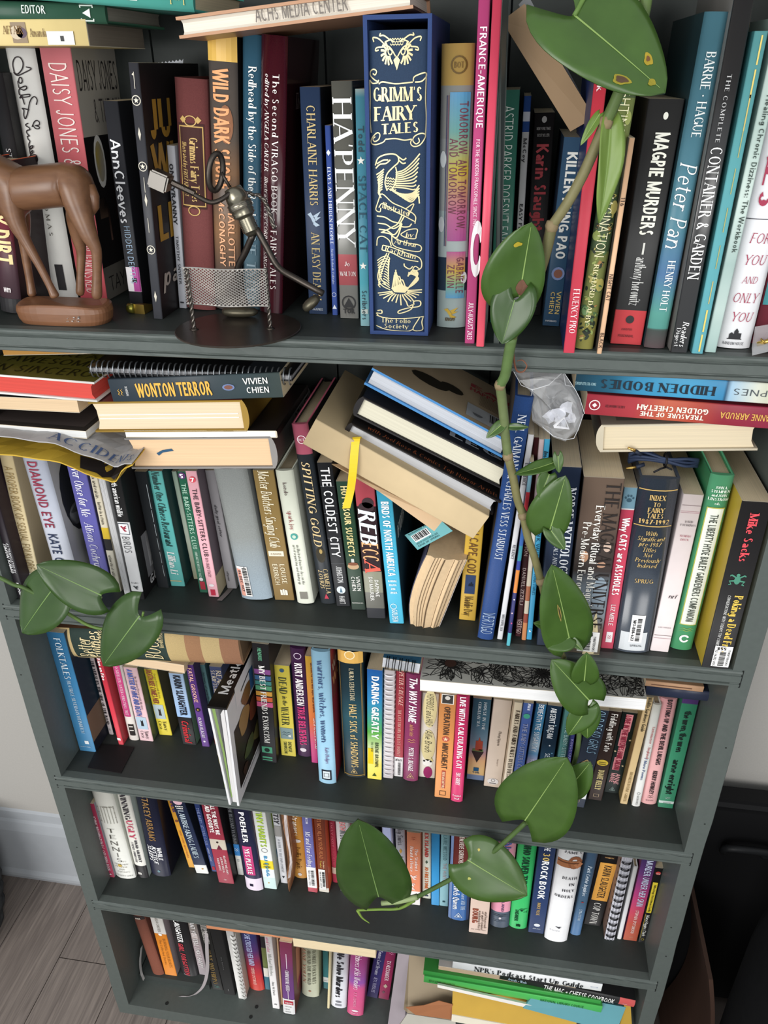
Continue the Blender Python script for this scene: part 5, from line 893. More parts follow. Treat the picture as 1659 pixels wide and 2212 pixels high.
S('ugly', 'h', 'white hardcover with black foot and red swash capitals', '0:e6e4dc,.85:e6e4dc,.851:1c1b1d,1:1c1b1d', 'WINNING^.0 .3 .5 .44^k^26222a;UGLY^.31 .52 .52 .5^k^c04a64;BRAD GILBERT^.54 .8 .68 .2^b^33303a;STEVE JAMISON^.56 .8 .36 .18^bi^4a4650;@books .94 .4 .3 .3 e6e4de', front='b9c4bc')
S('justice', 'h', 'thick midnight navy thriller with bronze and white capitals', '24263a', 'STACEY ABRAMS^.0 .55 .5 .3^s^a07a4a;WHILE^.62 .78 .72 .2^bi^f0f0f2;JUSTICE^.6 .83 .48 .2^bi^f0f0f2;SLEEPS^.6 .8 .26 .2^bi^f0f0f2;@dia .93 .5 .16 .2 7fa0a9', front='1c1c28')
S('orangeslim', 'p', 'thin orange paperback leaning beside the navy outlaw history', '~0:dca03a,1:e0a43e', 'WEB^.0 .2 .65 .5^b^4a2c50;SHORT STORIES ABOUT PEOPLE^.45 .85 .5 .24^s^b0542c;@disc .32 .5 .5 .5 7a4a30', front='1d1a20')
S('ladies', 'p', 'navy history paperback with tall condensed title and white label foot', '0:27304a,.88:27304a,.881:e9e9e6,1:e9e9e6', '@oval .04 .5 .7 .7 cfa9b4;ERIKA^.2 .8 .1 .13^bH^eceae6;OWEN^.25 .75 .125 .13^bH^eceae6;LAWBREAKING LADIES^.15 .78 .5 .42^r^cfe0ea;@disc .93 .65 .16 .16 d0a05a', front='1c2028')
S('bscnavy', 'p', 'thin navy series paperback left of the red wartime novel', '35467c', 'THE BABY-SITTERS CLUB^.08 .6 .5 .5^s^7f8cb8;MARY ANNE^.64 .84 .5 .34^s^a9b0d0;#.92 .97 .3 .8 b8404c', front='28345c')
S('goodbye', 'p', 'brick red novel with a photo of a crouching woman across its spine', '0:9c3a4a,.435:9c3a4a,.436:cdc4b4,.56:dcd6ca,.561:a03c4c,1:98384a', 'ALL THE WAYS WE^.0 .37 .68 .26^b^f4ecea;SAID GOODBYE^.0 .35 .34 .26^b^f4ecea;@tri .53 .55 .34 .4 6a2c3a;@disc .47 .5 .14 .16 3a2c2a;BEATRIZ WILLIAMS^.63 .87 .76 .13^s^f0e4e2;LAUREN WILLIG^.65 .85 .54 .13^s^f0e4e2;KAREN WHITE^.67 .83 .32 .13^s^f0e4e2;@wave .95 .5 .2 .2 f0e4e2', front='1b1a1c')
S('blizzard', 'p', 'narrow dark novel with blue and white wintry foot', '0:2d2f33,.54:2d2f33,.541:3a7fc0,.7:5a9ad0,.71:dcdcd6,.9:d0d0cc,1:b9b9b6', 'THE BLIZZARD VLADIMIR^.0 .53 .5 .5^r^7a7c80;@wave .62 .5 .8 1 cfe2f0;@wave .78 .5 .6 .8 6a7a84', front='222326')
S('yesplease', 'h', 'ink blue celebrity memoir with pink panel and pale lilac foot', '0:2b2c48,.85:2b2c48,.851:e6d9e8,1:e6d9e8', 'POEHLER^.05 .4 .5 .3^b^f4f2f6;#.45 .8 .22 .74 d04a84;YES PLEASE^.47 .78 .48 .28^bx^faf2f6;@rect .93 .4 .2 .2 26243a', front='4a2440')
S('habits', 'p', 'white paperback with lime green capitals and yellow seller band', '0:eceeec,.63:eceeec,.631:ecd83a,.74:ecd83a,.741:e6efee,.85:cfe6e4,1:f0f0f0', 'TINY HABITS^.0 .46 .5 .48^b^a3bf3f;@ring .5 .5 .5 .5 9a9a9a;BJ FOGG^.57 .83 .5 .26^b^4f9fcf;BEST^.28 .72 .67 .13^bHx^3a3a22;SELLER^.2 .8 .705 .13^bHx^3a3a22;@dia .92 .45 .12 .14 d89a3a', front='cfd8d0', ftexts='#^.02 .06 .12 .04^s^a9bf5a;#^.02 .07 .05 .02^s^6aa9d0')
S('etsy', 'p', 'grey white paperback with hand drawn capitals behind a curled brochure', 'd0d1d6', 'ETSY^.0 .16 .5 .7^bi^26262c;#.2 .34 .0 1 8a8886;A GUIDE TO SELF EMPLOYMENT^.38 .84 .5 .32^s^8f9298;@tri .91 .5 .4 -.5 3a3a40', front='b9b2aa')
S('strangers', 'h', 'ochre paperback with white title, oval stone and dark author script', '~0:cf9a4a,1:d49d4c', 'Strangers^.0 .32 .5 .4^r^faf2e2;@oval .4 .5 .55 .34 e2e0de;Lydia Davis^.5 .84 .5 .4^r^6a4a28;@disc .93 .5 .3 .3 efe9e0', front='b07f3a')
S('feelings', 'p', 'lavender self help book with a library barcode on its foot', '0:7474b4,.66:7474b4,.661:eceaea,.94:eceaea,.941:b84a58,1:b84a58', 'MS and Your Feelings^.2 .66 .5 .5^r^f0eef6;KIRK COM^.0 .1 .5 .24^s^e9e6f2;=.7 .9 .5 .8;W3-DOC-551^.7 .9 .3 .16^sx^444', front='c8663a')
S('yourhead', 'p', 'rust brown book with orange letters and white barcode sticker', '0:7d3f2c,.65:7d3f2c,.66:7d3f2c,.94:7d3f2c,.941:d9d2c6,1:d0c8bc', 'ITS NOT ALL IN YOUR HEAD^.0 .53 .5 .36^l^d98a5a;#.68 .96 .1 .75 efeeec .0006;=.71 .92 .45 .7;W3-DEP-437^.71 .93 .28 .12^sx^444;Gordon^.56 .66 .68 .16^s^e9c9a0;Taylor^.56 .66 .4 .16^s^e0c04a', front='d0623a')
S('crimson', 'c', 'narrow worn crimson cloth book with a pale paper patch', 'b03a50', 'EMILY POST^.05 .42 .5 .34^l^dc7f8c;ETIQUETTE^.44 .7 .5 .26^l^c9606e;#.75 .85 .05 .95 cfb9a9', front='8f2f40')
S('doorcounty', 'h', 'white hardcover with red and grey tall capitals right of the crimson book', 'ebe9ea', 'DEATH^.0 .13 .5 .42^si^d86a6c;IN DOOR COUNTY^.14 .52 .5 .42^s^4a4a50;@rect .56 .5 .04 1 c05060;ANNELISE RYAN^.64 .9 .5 .3^si^3f3f46;#.81 .84 0 1 e08a7a;@frame .955 .6 .3 .2 cfb9c6', front='d9c9cf')
S('vermilion', 'p', 'vermilion paperback peeping out above the big left leaf', 'dd6a4c', 'CAKE^.02 .2 .5 .5^b^f6e0d6', front='b05038')
S('library', 'p', 'grey brown paperback with coloured shards behind the left leaf', '~0:5a5450,.4:6a6460,1:5f5a58', 'LIBRARY^.12 .4 .4 .5^s^b9c9c9;@dia .08 .7 .3 1.2 d86a5a;@dia .06 .4 .2 1 6ab0a0;@dia .12 .85 .2 .8 e6b05a', front='4a4644')
S('lavender', 'p', 'pale lavender blue paperback showing panes of a window', '~0:9fa4c0,.25:c3c7e0,.3:6f7696,.32:b5b9d9,.6:cfd2e6,1:b9bcd6', '#.03 .27 .12 .85 aeb6dc;#.3 .5 .12 .85 c6cae6;@rect .29 .5 .9 .06 4a5068', front='8086a0')
S('swiss', 'p', 'grey paperback with tall black hand drawn lettering', 'a9abb4', 'Big Swiss^.0 .26 .5 .55^l^2a2a30;@dia .35 .5 .3 .8 b08a40;Jen Beagin^.41 .87 .5 .5^l^2a2a30;@dia .95 .5 .3 .4 3a3a3e', front='8a8c94')
S('student', 'p', 'salmon orange paperback with white serif title and white foot', '0:e8906c,.8:e8906c,.801:f0ebe8,1:f0ebe8', 'The Student^.2 .5 .72 .24^r^fdf4ee;Haunt a House^.18 .52 .38 .24^r^fdf4ee;@bird .6 .5 .6 .6 f4dcd4;Graf^.68 .78 .5 .26^b^fdf4ee;@wave .08 .5 .4 .5 b86a50', front='cf7a5a')
S('island', 'p', 'cream paperback with red and orange playful capitals', 'e2e4d4', 'SEX ISLAND^.0 .38 .5 .42^b^c04a44;@dia .45 .5 .3 .6 4a5a4a;JO FIRESTONE^.52 .85 .5 .4^b^d8743c;@books .95 .5 .4 .3 33405a', front='c9cbb9')
S('blueplain', 'p', 'plain bright blue paperback without lettering', '3f9ad6', '', front='3484ba')
S('messud', 'p', 'pale blue green novel with widely spaced grey capitals', '~0:93bfc6,1:8ab8c2', 'CLAIRE MESSUD^.0 .36 .5 .4^lw^35565c;THE HUNTERS^.4 .7 .5 .4^lw^c08a84;@books .93 .5 .3 .3 2a4a54', front='74a0aa')
S('witchqueen', 'h', 'blue and brown hardcover with zigzag striped borders', '0:7d3a36,.5:7d3a36,.55:8a4a38,.551:3a6aa9,1:3f70ae', 'GENEVIEVE GORNICHEC^.0 .33 .5 .22^s^efe2da;#0 1 0 .13 7f97c4;#0 1 .87 1 44567f;The Weaver AND THE^.58 .86 .7 .2^r^c9dcee;Witch Queen^.56 .86 .36 .3^k^f2f6fa;@trif .93 .5 .4 .4 e6eef4;@disc .47 .3 .3 .5 c87a4a', front='2f4468')
S('bourg', 'p', 'pale pink beige paperback covered in small brown script, standing forward', 'd8c0b2', '#.0 .04 .1 .9 4a4238;BOURG^.72 .88 .28 .3^b^9a4a34;wandering letters^.74 .95 .52 .14^ri^5a463a;of quiet towns^.74 .95 .68 .14^ri^5a463a;and long roads^.74 .93 .84 .14^ri^5a463a;AND OTHER PAGES^.1 .9 .955 .06^sH^5a463a', front='b9a294')
S('pinkmo', 'h', 'rounded pink novel with dark blue letters and slate scaled foot', '0:e39ab0,.8:e39ab0,.81:4f5a6a,1:566274', 'Almost^.0 .3 .6 .34^s^4a5890;LAND^.68 .8 .6 .14^s^5a4a70;@dia .88 .5 .16 .2 e6e0e4;@wave .85 .5 .9 .3 39424f;@wave .92 .5 .9 .3 6a7688', front='b87a8e')
S('whosolved', 'h', 'bright green mystery hardcover with black condensed capitals', '3fbf6c', 'WHO SOLVED THREE^.0 .52 .5 .4^b^17382a;@dia .56 .55 .3 .3 eaf6ee;@paw .76 .6 .3 .3 1a3a2a;SHEARER^.76 .9 .35 .2^b^17382a;LT^.74 .8 .8 .2^l^17382a;@books .95 .5 .24 .24 17382a', front='2f9a54')
S('rock', 'p', 'navy book with white and gold sans capitals beside the green mystery', '2f4068', 'THE^.0 .05 .5 .36^s^f0f2f6;30^.07 .16 .5 .4^s^d8b96a;ROCK BOOK^.16 .58 .5 .42^b^f4f6fa;MIKE ROE^.63 .78 .45 .2^s^cfae6a;@oval .9 .5 .4 .3 e6eaf0;ABRAMS^.25 .75 .94 .1^sH^c9d0dc', front='263454')
S('orders', 'h', 'bright white hardcover with bound rope picture and typewriter title', 'f0f0f2', 'JAMES^.2 .92 .03 .14^kHw^3a3a3e;#.115 .185 0 1 8a5a3c;@oval .13 .7 .55 .8 7a4c34;@dia .15 .85 .4 .5 a06a48 .0006;#.13 .14 0 1 5a3826 .0006;DEATH^.3 .9 .29 .16^kHw^33333a;IN^.62 .85 .355 .16^kHw^33333a;HOLY^.38 .88 .42 .16^kHw^33333a;ORDERS^.1 .88 .485 .16^kHw^33333a;@bird .83 .5 .3 .14 3a3a40;KNOPF^.15 .6 .87 .06^rHw^9a9aa0', front='d8d8dc')
S('steel', 'h', 'steel blue hardcover with faint white script, right of the white hardcover', '~0:4a6480,.6:466078,1:5a82b0', 'Paris Center Inquiries^.15 .5 .5 .36^ri^d5e0ea;STRATTON^.66 .8 .5 .26^s^b9c9d6;@disc .58 .5 .25 .2 8a3a40', front='39506a')
S('coptown', 'p', 'black thriller with a large orange parallelogram', '0:262526,1:252526', '@dia .04 .5 .2 .1 b08a5a;NEW YORK^.25 .75 .035 .1^sH^b08a5a;#.11 .63 .08 .98 dca04c;KARIN SLAUGHTER^.14 .59 .55 .42^s^2a2626;COP TOWN^.66 .97 .5 .4^r^e6e4e0', front='1d1c1e', back='8a7264')
S('coilblack', 's', 'silvery spiral notebook bound with black double rings, standing', 'c9c9d2', '@rect .5 .2 .08 20 8f8f98;@rect .5 .5 .1 20 9a9aa4;@rect .5 .8 .08 20 8f8f98', front='1c1c1e', back='8f7468')
S('whiteslim', 'h', 'very thin white album between black ringed notebook and magenta thriller', '~0:dedede,.5:cfcfd2,1:e6e6e8', '', front='b9b9bc')
S('underskin', 'p', 'thriller blending from violet through magenta to rust', '~0:4f3a70,.15:6a3f7c,.4:b0407a,.65:c0485c,.8:b5503c,1:b85a40', 'MURDER UNDER HER SKIN^.0 .55 .55 .44^s^c9d0ea;STEPHEN SPOTSWOOD^.6 .9 .5 .22^s^f0d6cf;@wave .95 .5 .3 .2 e0a58a', front='6a3056')
S('higgins', 'p', 'black paperback with yellow oval label, last on the fourth shelf', '222122', '@disc .06 .5 .65 .65 cc4a48;100^.25 .75 .06 .3^sHx^f0c9c0;#.18 .58 .12 .75 e6cf3f;Missing Christmas Lady^.21 .56 .45 .3^sx^3a3420;Mary Higgins Clark^.61 .9 .45 .42^s^f0f0ea;#.6 .93 .1 .15 c9b03c;@ring .95 .45 .4 .4 e0c63c', front='1a1a1a')

# ---- bottom shelf
S('brown', 'c', 'reddish brown leather bound book with black label at the bottom left', '~0:78493c,1:86503f', '#.1 .145 .03 .97 2a2322;EVER^.3 .7 .122 .13^bHx^e6ddd0', front='643a2e', pages='b59a70', dz=.015)
S('orangewhite', 'p', 'white and orange paperback with a flowery cover', '0:eceae6,.33:eceae6,.331:e28a2f,1:e08428', 'ANGELA CARTER^.03 .3 .5 .22^s^8a8680;BURNING YOUR BOATS^.4 .86 .7 .24^l^8a5a2c;The Collected Stories^.42 .82 .36 .2^l^8a5a2c;@disc .34 .5 .3 .3 f0eee9', front='a99a9e', dz=.015)
S('forgotten', 'h', 'thick black thriller with white and red slanted capitals on bottom shelf', '29282a', 'SLAUGHTER^.03 .42 .5 .3^bi^f2f2f2;GIRL, FORGOTTEN^.44 .97 .45 .28^bi^c84450;@disc .97 .3 .16 .12 8a8a8e', front='1f1e20', dz=.015)
S('tellgrey', 'p', 'dusty grey pink paperback with white outlined capitals', '~0:8d8478,.3:a39a98,.5:a8989c,1:a39a9e', 'CANT YOU TELL I WAS HAPPY^.02 .86 .5 .5^s^e9e6e6;@rect .3 .5 .7 1 b5a9a6', front='8a8084', dz=.015)
S('hippo', 'p', 'black paperback with long gold title and green emblem at foot', '262524', 'LITTLE DARLING HIPPO^.0 .28 .5 .5^r^d9d5cf;OLIVE AND HIPPO^.36 .9 .45 .4^r^9a7f4c;@wave .95 .5 .6 .5 5f8f86', front='1f1e1d')
S('blackplain', 'n', 'plain black journal next to the comb bound white booklet', '232323', 'the future^.4 .6 .5 .1^s^5a5a5a;@rect .92 .5 .1 .3 6a6a6a', front='1c1c1c', cat='notebook', name='journal')
S('comb', 's', 'white plastic comb bound booklet on the bottom shelf', 'e0dfdc', '', front='b9b5a6', back='dcdbd8', name='comb_bound_booklet')
S('crossed', 'h', 'thriller blending from blue through purple to bright red', '~0:3f4a90,.3:5f3a78,.5:8f2f4a,.75:c2383a,1:cc4436', 'SHE CROSSED HER MIND^.0 .54 .5 .34^s^b9c4ea;STEPHEN SPOTSWOOD^.57 .88 .5 .2^s^f0c4b9', front='5a3060')
S('castle', 'p', 'thin dark paperback with green and teal castle picture', '0:2a2c30,.2:6f7a4a,.55:5f6a44,.58:d9d6cc,.72:cfd4d0,.75:3f6f80,1:5a93a6', '', front='2a3034')
S('witches', 'p', 'white narrow paperback with pink and green script lettering', 'e9e6e6', 'and Color^.0 .2 .4 .44^ti^c05a80;Michael Witches^.22 .52 .45 .44^ti^5a6a5c;Amy M. Davis^.6 .8 .5 .3^ri^3a3a3e;JH^.3 .7 .93 .3^bH^26262a', front='cfcac6')
S('peach', 'm', 'very thin peach booklet behind the white narrow paperback', 'dcb48c', '', front='cfa67e')
S('teen', 'p', 'purple and wine paperback with a red and white teen library label', '~0:9a4060,.2:94436c,.45:6a3f74,.77:66407a,.775:66407a,.78:66407a,1:66407a', 'CROWNE ROYALE QUEENS^.37 .66 .5 .3^k^f2eaf0;@rect .25 .5 .05 2 e6d6e2;@rect .73 .5 .05 1.4 e6d6e2;#.78 .995 0 1 eeeeee .0005;#.8 .855 .12 .9 b83444 .0008;TEEN^.22 .82 .83 .2^bHx^f8eef0;YA FIC^.15 .8 .885 .12^sHx^444;LEVE^.15 .6 .925 .12^sHx^444;QULB^.2 .65 .96 .12^sHx^444', front='7a4a44', ftexts='#^.02 .05 .06 .1^s^c98a70;#^.05 .08 .12 .06^s^3f4a80;#^.02 .09 .04 .03^s^a0405a')
S('favorite', 'h', 'pale sage hardcover of folktales with grey serif capitals', '~0:b9bda4,1:c6c9b2', 'FAVORITE FOLKTALES^.0 .72 .76 .2^r^5a5a4c;AROUND THE WORLD^.05 .74 .48 .2^r^5a5a4c;JANE YOLEN^.05 .72 .2 .18^r^b58a74;@disc .87 .5 .16 .16 b58a74', front='a9ac94')
S('teal5', 'p', 'teal paperback with a white library label low on its spine', '0:3f7a80,.7:3f7a80,.701:dfe2e2,.83:dfe2e2,.831:3f7a80,1:3f7a80', 'JUV^.2 .7 .77 .2^sHx^444', front='33646a')
S('envelope', 'm', 'thin cream envelope standing left of the white murder hardcover', 'ddd0a6', '', front='cfc4a0', name='envelope', cat='envelope')
S('murders', 'h', 'white hardcover with tall black title on the bottom shelf', '~0:d9dce4,1:e4e6ec', 'We Solve Murders^.0 .8 .5 .44^b^24242a;@oval .88 .5 .4 .2 8a8c94;@rect .94 .5 .4 .2 9a9ca4', front='c3c6d0')
S('princess', 'h', 'candy pink and violet hardcover with white script title', '~0:c04a90,.3:b05aa0,.45:9a5ab0,.55:cf5a8c,1:cf5580', 'Princess at his Wonders^.0 .55 .5 .36^ri^f8e6f2;F.T. LUKENS^.6 .84 .45 .16^s^e6a0bc;@oval .91 .5 .4 .2 f4e6ee;PRESS^.3 .7 .95 .1^sH^f0dce6', front='9a3c6c')
S('navypurple', 'p', 'dark violet navy paperback leaning near the right stack', '~0:3f3a7a,1:38305f', 'Emmas Last Dreams^.0 .5 .5 .34^ri^d0cfe6;JESS EVERLEE^.55 .88 .5 .3^s^b9b4d9', front='2c2850')
S('alexander', 'p', 'magenta romance paperback at the right end of the standing bottom row', '~0:a8386a,.6:a0345c,1:8f3456', 'TJ ALEXANDER^.2 .6 .5 .36^s^f4e0ea;@wave .05 .6 .5 .6 d98ab0;@dia .72 .5 .4 .7 c9b5a4;@dia .85 .4 .3 .5 7a5a64', front='6a2846')
LY('orangeflat', 'spine', 'p', 'salmon orange thin book lying on the bottom row under the shelf', 'e39a70', '', front='d88c62', D=.12, group='things lying on the bottom row')
LY('creamflat', 'fore', 'p', 'cream page block lying under the shelf on the bottom row', 'd9c9a6', '', front='e2d0aa', D=.12, pages='e9d6b0', group='things lying on the bottom row')
LY('npr', 'spine', 'p', 'white spined podcasting guide on top of the bottom right stack', 'eceef0', "NPR's Podcast Start Up Guide^.15 .88 .45 .62^k^26282c;@ring .95 .5 .12 .6 6a86b8", front='7a8088', D=.12, group='stack at the right of the bottom shelf')
LY('mac', 'spine', 'h', 'black spined cookbook with a red block at its right end', '0:2a2a2b,.885:2a2a2b,.886:cc5a58,1:cc5a58', 'THE MAC + CHEESE COOKBOOK^.33 .85 .5 .6^s^f0f0ee;Arevalo + Wade^.06 .2 .6 .3^s^a9c0d0;@disc .93 .5 .05 .4 f0d0cc', front='232324', D=.13, group='stack at the right of the bottom shelf', rough=.4)
LY('greyflat', 'fore', 'n', 'pale grey cardboard folder with rounded corner under the podcasting guide', '9a9894', '', front='a9a6a3', D=.13, pages='b09a80', cat='folder', group='stack at the right of the bottom shelf', name='grey_folder')
LY('green2', 'spine', 'm', 'upper of two bright green folders in the bottom right stack', '3f9a48', '', front='367a38', D=.14, cat='folder', group='stack at the right of the bottom shelf', name='green_folder')
LY('green3', 'spine', 'm', 'lower of two bright green folders, with small dark print', '4fb45a', 'EDUCATION RESOURCES^.03 .18 .5 .34^s^1f5a2c;NATIONAL LIBRARY COURSE^.66 .9 .5 .34^s^1f5a2c', front='3a8a42', D=.15, cat='folder', group='stack at the right of the bottom shelf', name='green_folder')
# ---------------------------------------------------------------- slipcased fairy tales
def folio():
    r, x, y, T, H, lean = G['folio']; D = .175; z = ROWZ[1] + .0004
    t = empty('slipcased_book'); tag(t, 'tall navy slipcased book with gilded owl, scroll and birds', 'book', SHELF[1])
    w_ = .0034
    m = MB()
    m.box((0, 0, 0), (w_, D, H)).box((T - w_, 0, 0), (T, D, H)).box((w_, 0, 0), (T - w_, D, w_)).box((w_, 0, H - w_), (T - w_, D, H)).box((w_, D - w_, w_), (T - w_, D, H - w_))
    m.build('slipcase', mat('2f4474', .75, bump=.2, scale=900), t)
    iw, ih, h0 = T - 2 * w_ - .0006, H - 2 * w_ - .0075, w_ + .0003
    x0 = w_ + .0003; n = 12; v = []; f = []
    def ys(u): return .0022 + .0035 * abs(2 * u - 1) ** 3
    for k in range(n + 1): u = k / n; v += [(x0 + iw * u, ys(u), h0), (x0 + iw * u, ys(u), h0 + ih)]
    for k in range(n): f.append((2 * k, 2 * k + 2, 2 * k + 3, 2 * k + 1))
    v += [(x0, D - .01, h0), (x0, D - .01, h0 + ih), (x0 + iw, D - .01, h0), (x0 + iw, D - .01, h0 + ih)]; e = 2 * n + 2
    f += [(0, 1, e + 1, e), (2 * n, e + 2, e + 3, 2 * n + 1), tuple([1] + [2 * k + 1 for k in range(1, n + 1)] + [e + 3, e + 1])]
    obj('inner_book', v, f, rampmat('0:263a54,1:24384f', .7, 0, True), t)
    def P(px, py):   # printed layout given in spine units 0..1000 wide, measured downward
        vv = (py - 225) / 2745; u = (px - 222 - 63 * vv) / (553 - 93 * vv); tt = vv / (.833 + .167 * vv)
        return (x0 + iw * u, ys(min(max(u, 0), 1)) - .0007, h0 + ih * (1 - tt))
    GILT = mat('d9cda0', .35, .25)
    def strokes(name, L, wd=7, taper=False):
        pl = []
        for s in L:
            q = spline([(a, b, 0) for a, b in s], 4) if len(s) > 2 else [Vector((a, b, 0)) for a, b in s]
            for i in range(len(q) - 1):
                d = (q[i + 1] - q[i]).normalized(); nn = Vector((-d.y, d.x, 0))
                wa = wd * (1 - (i / len(q) if taper else 0)) / 1.0; wb = wd * (1 - ((i + 1) / len(q) if taper else 0))
                pl.append([(q[i] + nn * wa)[:2], (q[i] - nn * wa)[:2], (q[i + 1] - nn * wb)[:2], (q[i + 1] + nn * wb)[:2]])
        vv, ff = fill(pl, P); obj(name, vv, ff, GILT, t)['kind'] = 'stuff'
    # owl
    L = []
    for sx in (-1, 1):
        for k in range(8):
            a = math.radians(70 - k * 26); cx, cy = 490 + sx * 75, 375
            L.append([(cx + sx * 22 * math.cos(a), cy - 22 * math.sin(a)), (cx + sx * 45 * math.cos(a), cy - 50 * math.sin(a)), (cx + sx * 75 * math.cos(a - .1), cy - 85 * math.sin(a - .1))])
    strokes('owl_feathers', L, 8)
    L = [[(490 + sx * a, b) for a, b in q] for sx in (-1, 1) for q in ([(60, 345), (80, 360), (70, 385), (48, 385), (42, 365), (60, 350)], [(10, 400), (40, 360), (70, 335), (120, 320)], [(60, 290), (120, 260), (160, 262), (150, 245)], [(110, 320), (170, 280), (225, 272), (215, 300)], [(130, 335), (190, 340), (200, 360), (170, 355)], [(30, 300), (60, 290), (100, 300)])]
    strokes('owl_brows', L, 5)
    for k in range(3):
        strokes('owl_crown', [[(430 + j * 24 + (k % 2) * 12, 315 - k * 18 + (20 if False else 0)), (442 + j * 24 + (k % 2) * 12, 325 - k * 18), (454 + j * 24 + (k % 2) * 12, 315 - k * 18)] for j in range(5)], 3)
    vv, ff = fill([[(460, 425), (492, 395), (522, 425), (492, 495)]], P); obj('owl_beak', vv, ff, GILT, t)
    # scroll
    strokes('scroll_outline', [[(232, 560), (236, 700), (232, 840), (245, 960)], [(762, 520), (755, 700), (762, 840), (755, 985)], [(320, 590), (360, 575), (480, 590), (640, 580)], [(385, 1010), (480, 1005), (560, 1018), (630, 1010)],
        [(320, 575), (280, 560), (240, 530), (240, 500), (270, 485), (300, 500), (285, 525), (262, 515)], [(232, 560), (260, 585), (310, 580), (320, 560)], [(645, 575), (650, 545), (700, 525), (755, 515), (762, 540), (720, 575), (660, 580)],
        [(385, 1010), (360, 1035), (290, 1055), (248, 1045), (250, 1005), (300, 960), (330, 970), (320, 1010), (280, 1030), (262, 1010), (285, 990)], [(630, 1010), (620, 1045), (650, 1070), (710, 1055), (757, 985), (720, 965), (660, 985), (640, 1020), (670, 1050), (700, 1030), (690, 1000)]], 5)
    def words(txt, xa, xb, yb, h, st, dy=0):
        Lw, pl = layout(txt, st)
        vv, ff = fill(pl, lambda X, Y: P(xa + (xb - xa) * X / Lw, yb - Y * h + dy * X / Lw)); obj('lettering', vv, ff, GILT, t)
    words("GRIMM'S", 262, 728, 718, 105, 'k'); words('FAIRY', 275, 662, 868, 108, 'k', -12); words('TALES', 345, 695, 972, 82, 'k', -18)
    # bird
    L = [[(285, 1230), (310, 1170), (370, 1140), (450, 1130), (500, 1150), (505, 1200), (460, 1240), (400, 1300), (380, 1380), (400, 1450)], [(290, 1255), (330, 1220), (390, 1210), (430, 1180)], [(300, 1215), (360, 1185), (410, 1180)], [(500, 1150), (550, 1180), (580, 1165)], [(505, 1180), (545, 1210), (575, 1205)], [(480, 1240), (490, 1300), (470, 1400), (430, 1450)]]
    for k in range(9): L.append([(480, 1290 + k * 16), (560, 1265 + k * 20), (640, 1200 + k * 30), (705 - k * 5, 1130 + k * 38)])
    for k in range(9): L.append([(370 - k * 2, 1260 + k * 22), (330 - k * 2, 1290 + k * 22), (295 + k * 6, 1310 + k * 26)])
    for k in range(7): L.append([(430 + k * 22, 1440 + k * 14), (540 + k * 15, 1480 + k * 12), (640 + k * 8, 1470 + k * 4), (700, 1400 + k * 28)])
    strokes('bird_plumage', L, 6)
    for k in range(5): strokes('breast_scales', [[(390 + j * 24, 1330 + k * 24 + j * 4), (402 + j * 24, 1342 + k * 24 + j * 4), (412 + j * 24, 1328 + k * 24 + j * 4)] for j in range(4)], 4)
    strokes('banner', [[(310, 1560), (350, 1480), (450, 1560), (560, 1610), (660, 1680), (660, 1760)], [(320, 1610), (360, 1570), (470, 1640), (570, 1690), (660, 1740)], [(310, 1560), (290, 1630), (330, 1650), (340, 1610)], [(570, 1620), (650, 1570), (600, 1680)]], 5)
    words('Illustrated', 350, 600, 1610, 60, 'ri', 80)
    strokes('claws', [[(300 + a, 1690 + b), (380 + a, 1700 + b), (450 + a, 1740 + b), (540, 1760)] for a, b in ((0, 0), (10, 70), (20, 130), (40, 160))] + [[(540, 1680), (500, 1760), (440, 1800), (350, 1850)], [(560, 1690), (520, 1780), (600, 1790), (630, 1760)]], 6)
    strokes('banner_folds', [[(545, 1850), (600, 1820), (680, 1815), (670, 1880), (660, 1910), (580, 1900), (530, 1870), (545, 1850)], [(445, 1870), (480, 1910), (580, 1950), (705, 1980), (705, 2040), (600, 2030), (460, 1980), (445, 1870)], [(360, 1980), (440, 2000), (560, 2050), (700, 2110), (715, 2220), (640, 2250), (660, 2200), (700, 2230)], [(350, 2030), (450, 2060), (560, 2120), (690, 2150)], [(360, 1980), (350, 2030)], [(300, 1990), (310, 1910), (360, 1890), (420, 1930), (440, 1990)]], 5)
    words('by', 570, 640, 1895, 48, 'ri'); words('Arthur', 465, 680, 1960, 56, 'ri', 40); words('Rackham', 375, 665, 2040, 60, 'ri', 85)
    L = [[(400, 2060), (340, 2200), (310, 2330), (350, 2420), (430, 2470)], [(420, 2060), (370, 2200), (340, 2330), (390, 2410)]]
    for k in range(12): L.append([(395 - k * 5, 2090 + k * 28), (350 - k * 3, 2110 + k * 28), (305 + k * 3, 2150 + k * 27)]); L.append([(400 - k * 4, 2090 + k * 28), (425 - k * 3, 2120 + k * 27), (405 + k * 2, 2160 + k * 26)])
    strokes('plume', L, 5)
    L = []
    for k in range(14): a = math.radians(15 - k * 14.5); L.append([(520 + 70 * math.cos(a), 2480 - 40 * math.sin(a)), (520 + 130 * math.cos(a), 2490 - 80 * math.sin(a)), (520 + (190 + 20 * math.cos(k)) * math.cos(a), 2500 - (130 + 20 * math.sin(k * 2)) * math.sin(a))])
    for k in range(7): L.append([(600, 2440), (650 + k * 6, 2400 - k * 18), (690 - k * 8, 2330 - k * 15), (600 - k * 1, 2265 + k * 8)])
    for k in range(8): L.append([(450 + k * 18, 2450), (460 + k * 12, 2380 - (k % 3) * 30), (470 + k * 6, 2240 + abs(k - 2) * 28)])
    strokes('nest_feathers', L, 6)
    vv, ff = fill([[(440, 2450), (520, 2400), (610, 2440), (570, 2500), (470, 2495)]], P); obj('nest', vv, ff, GILT, t)
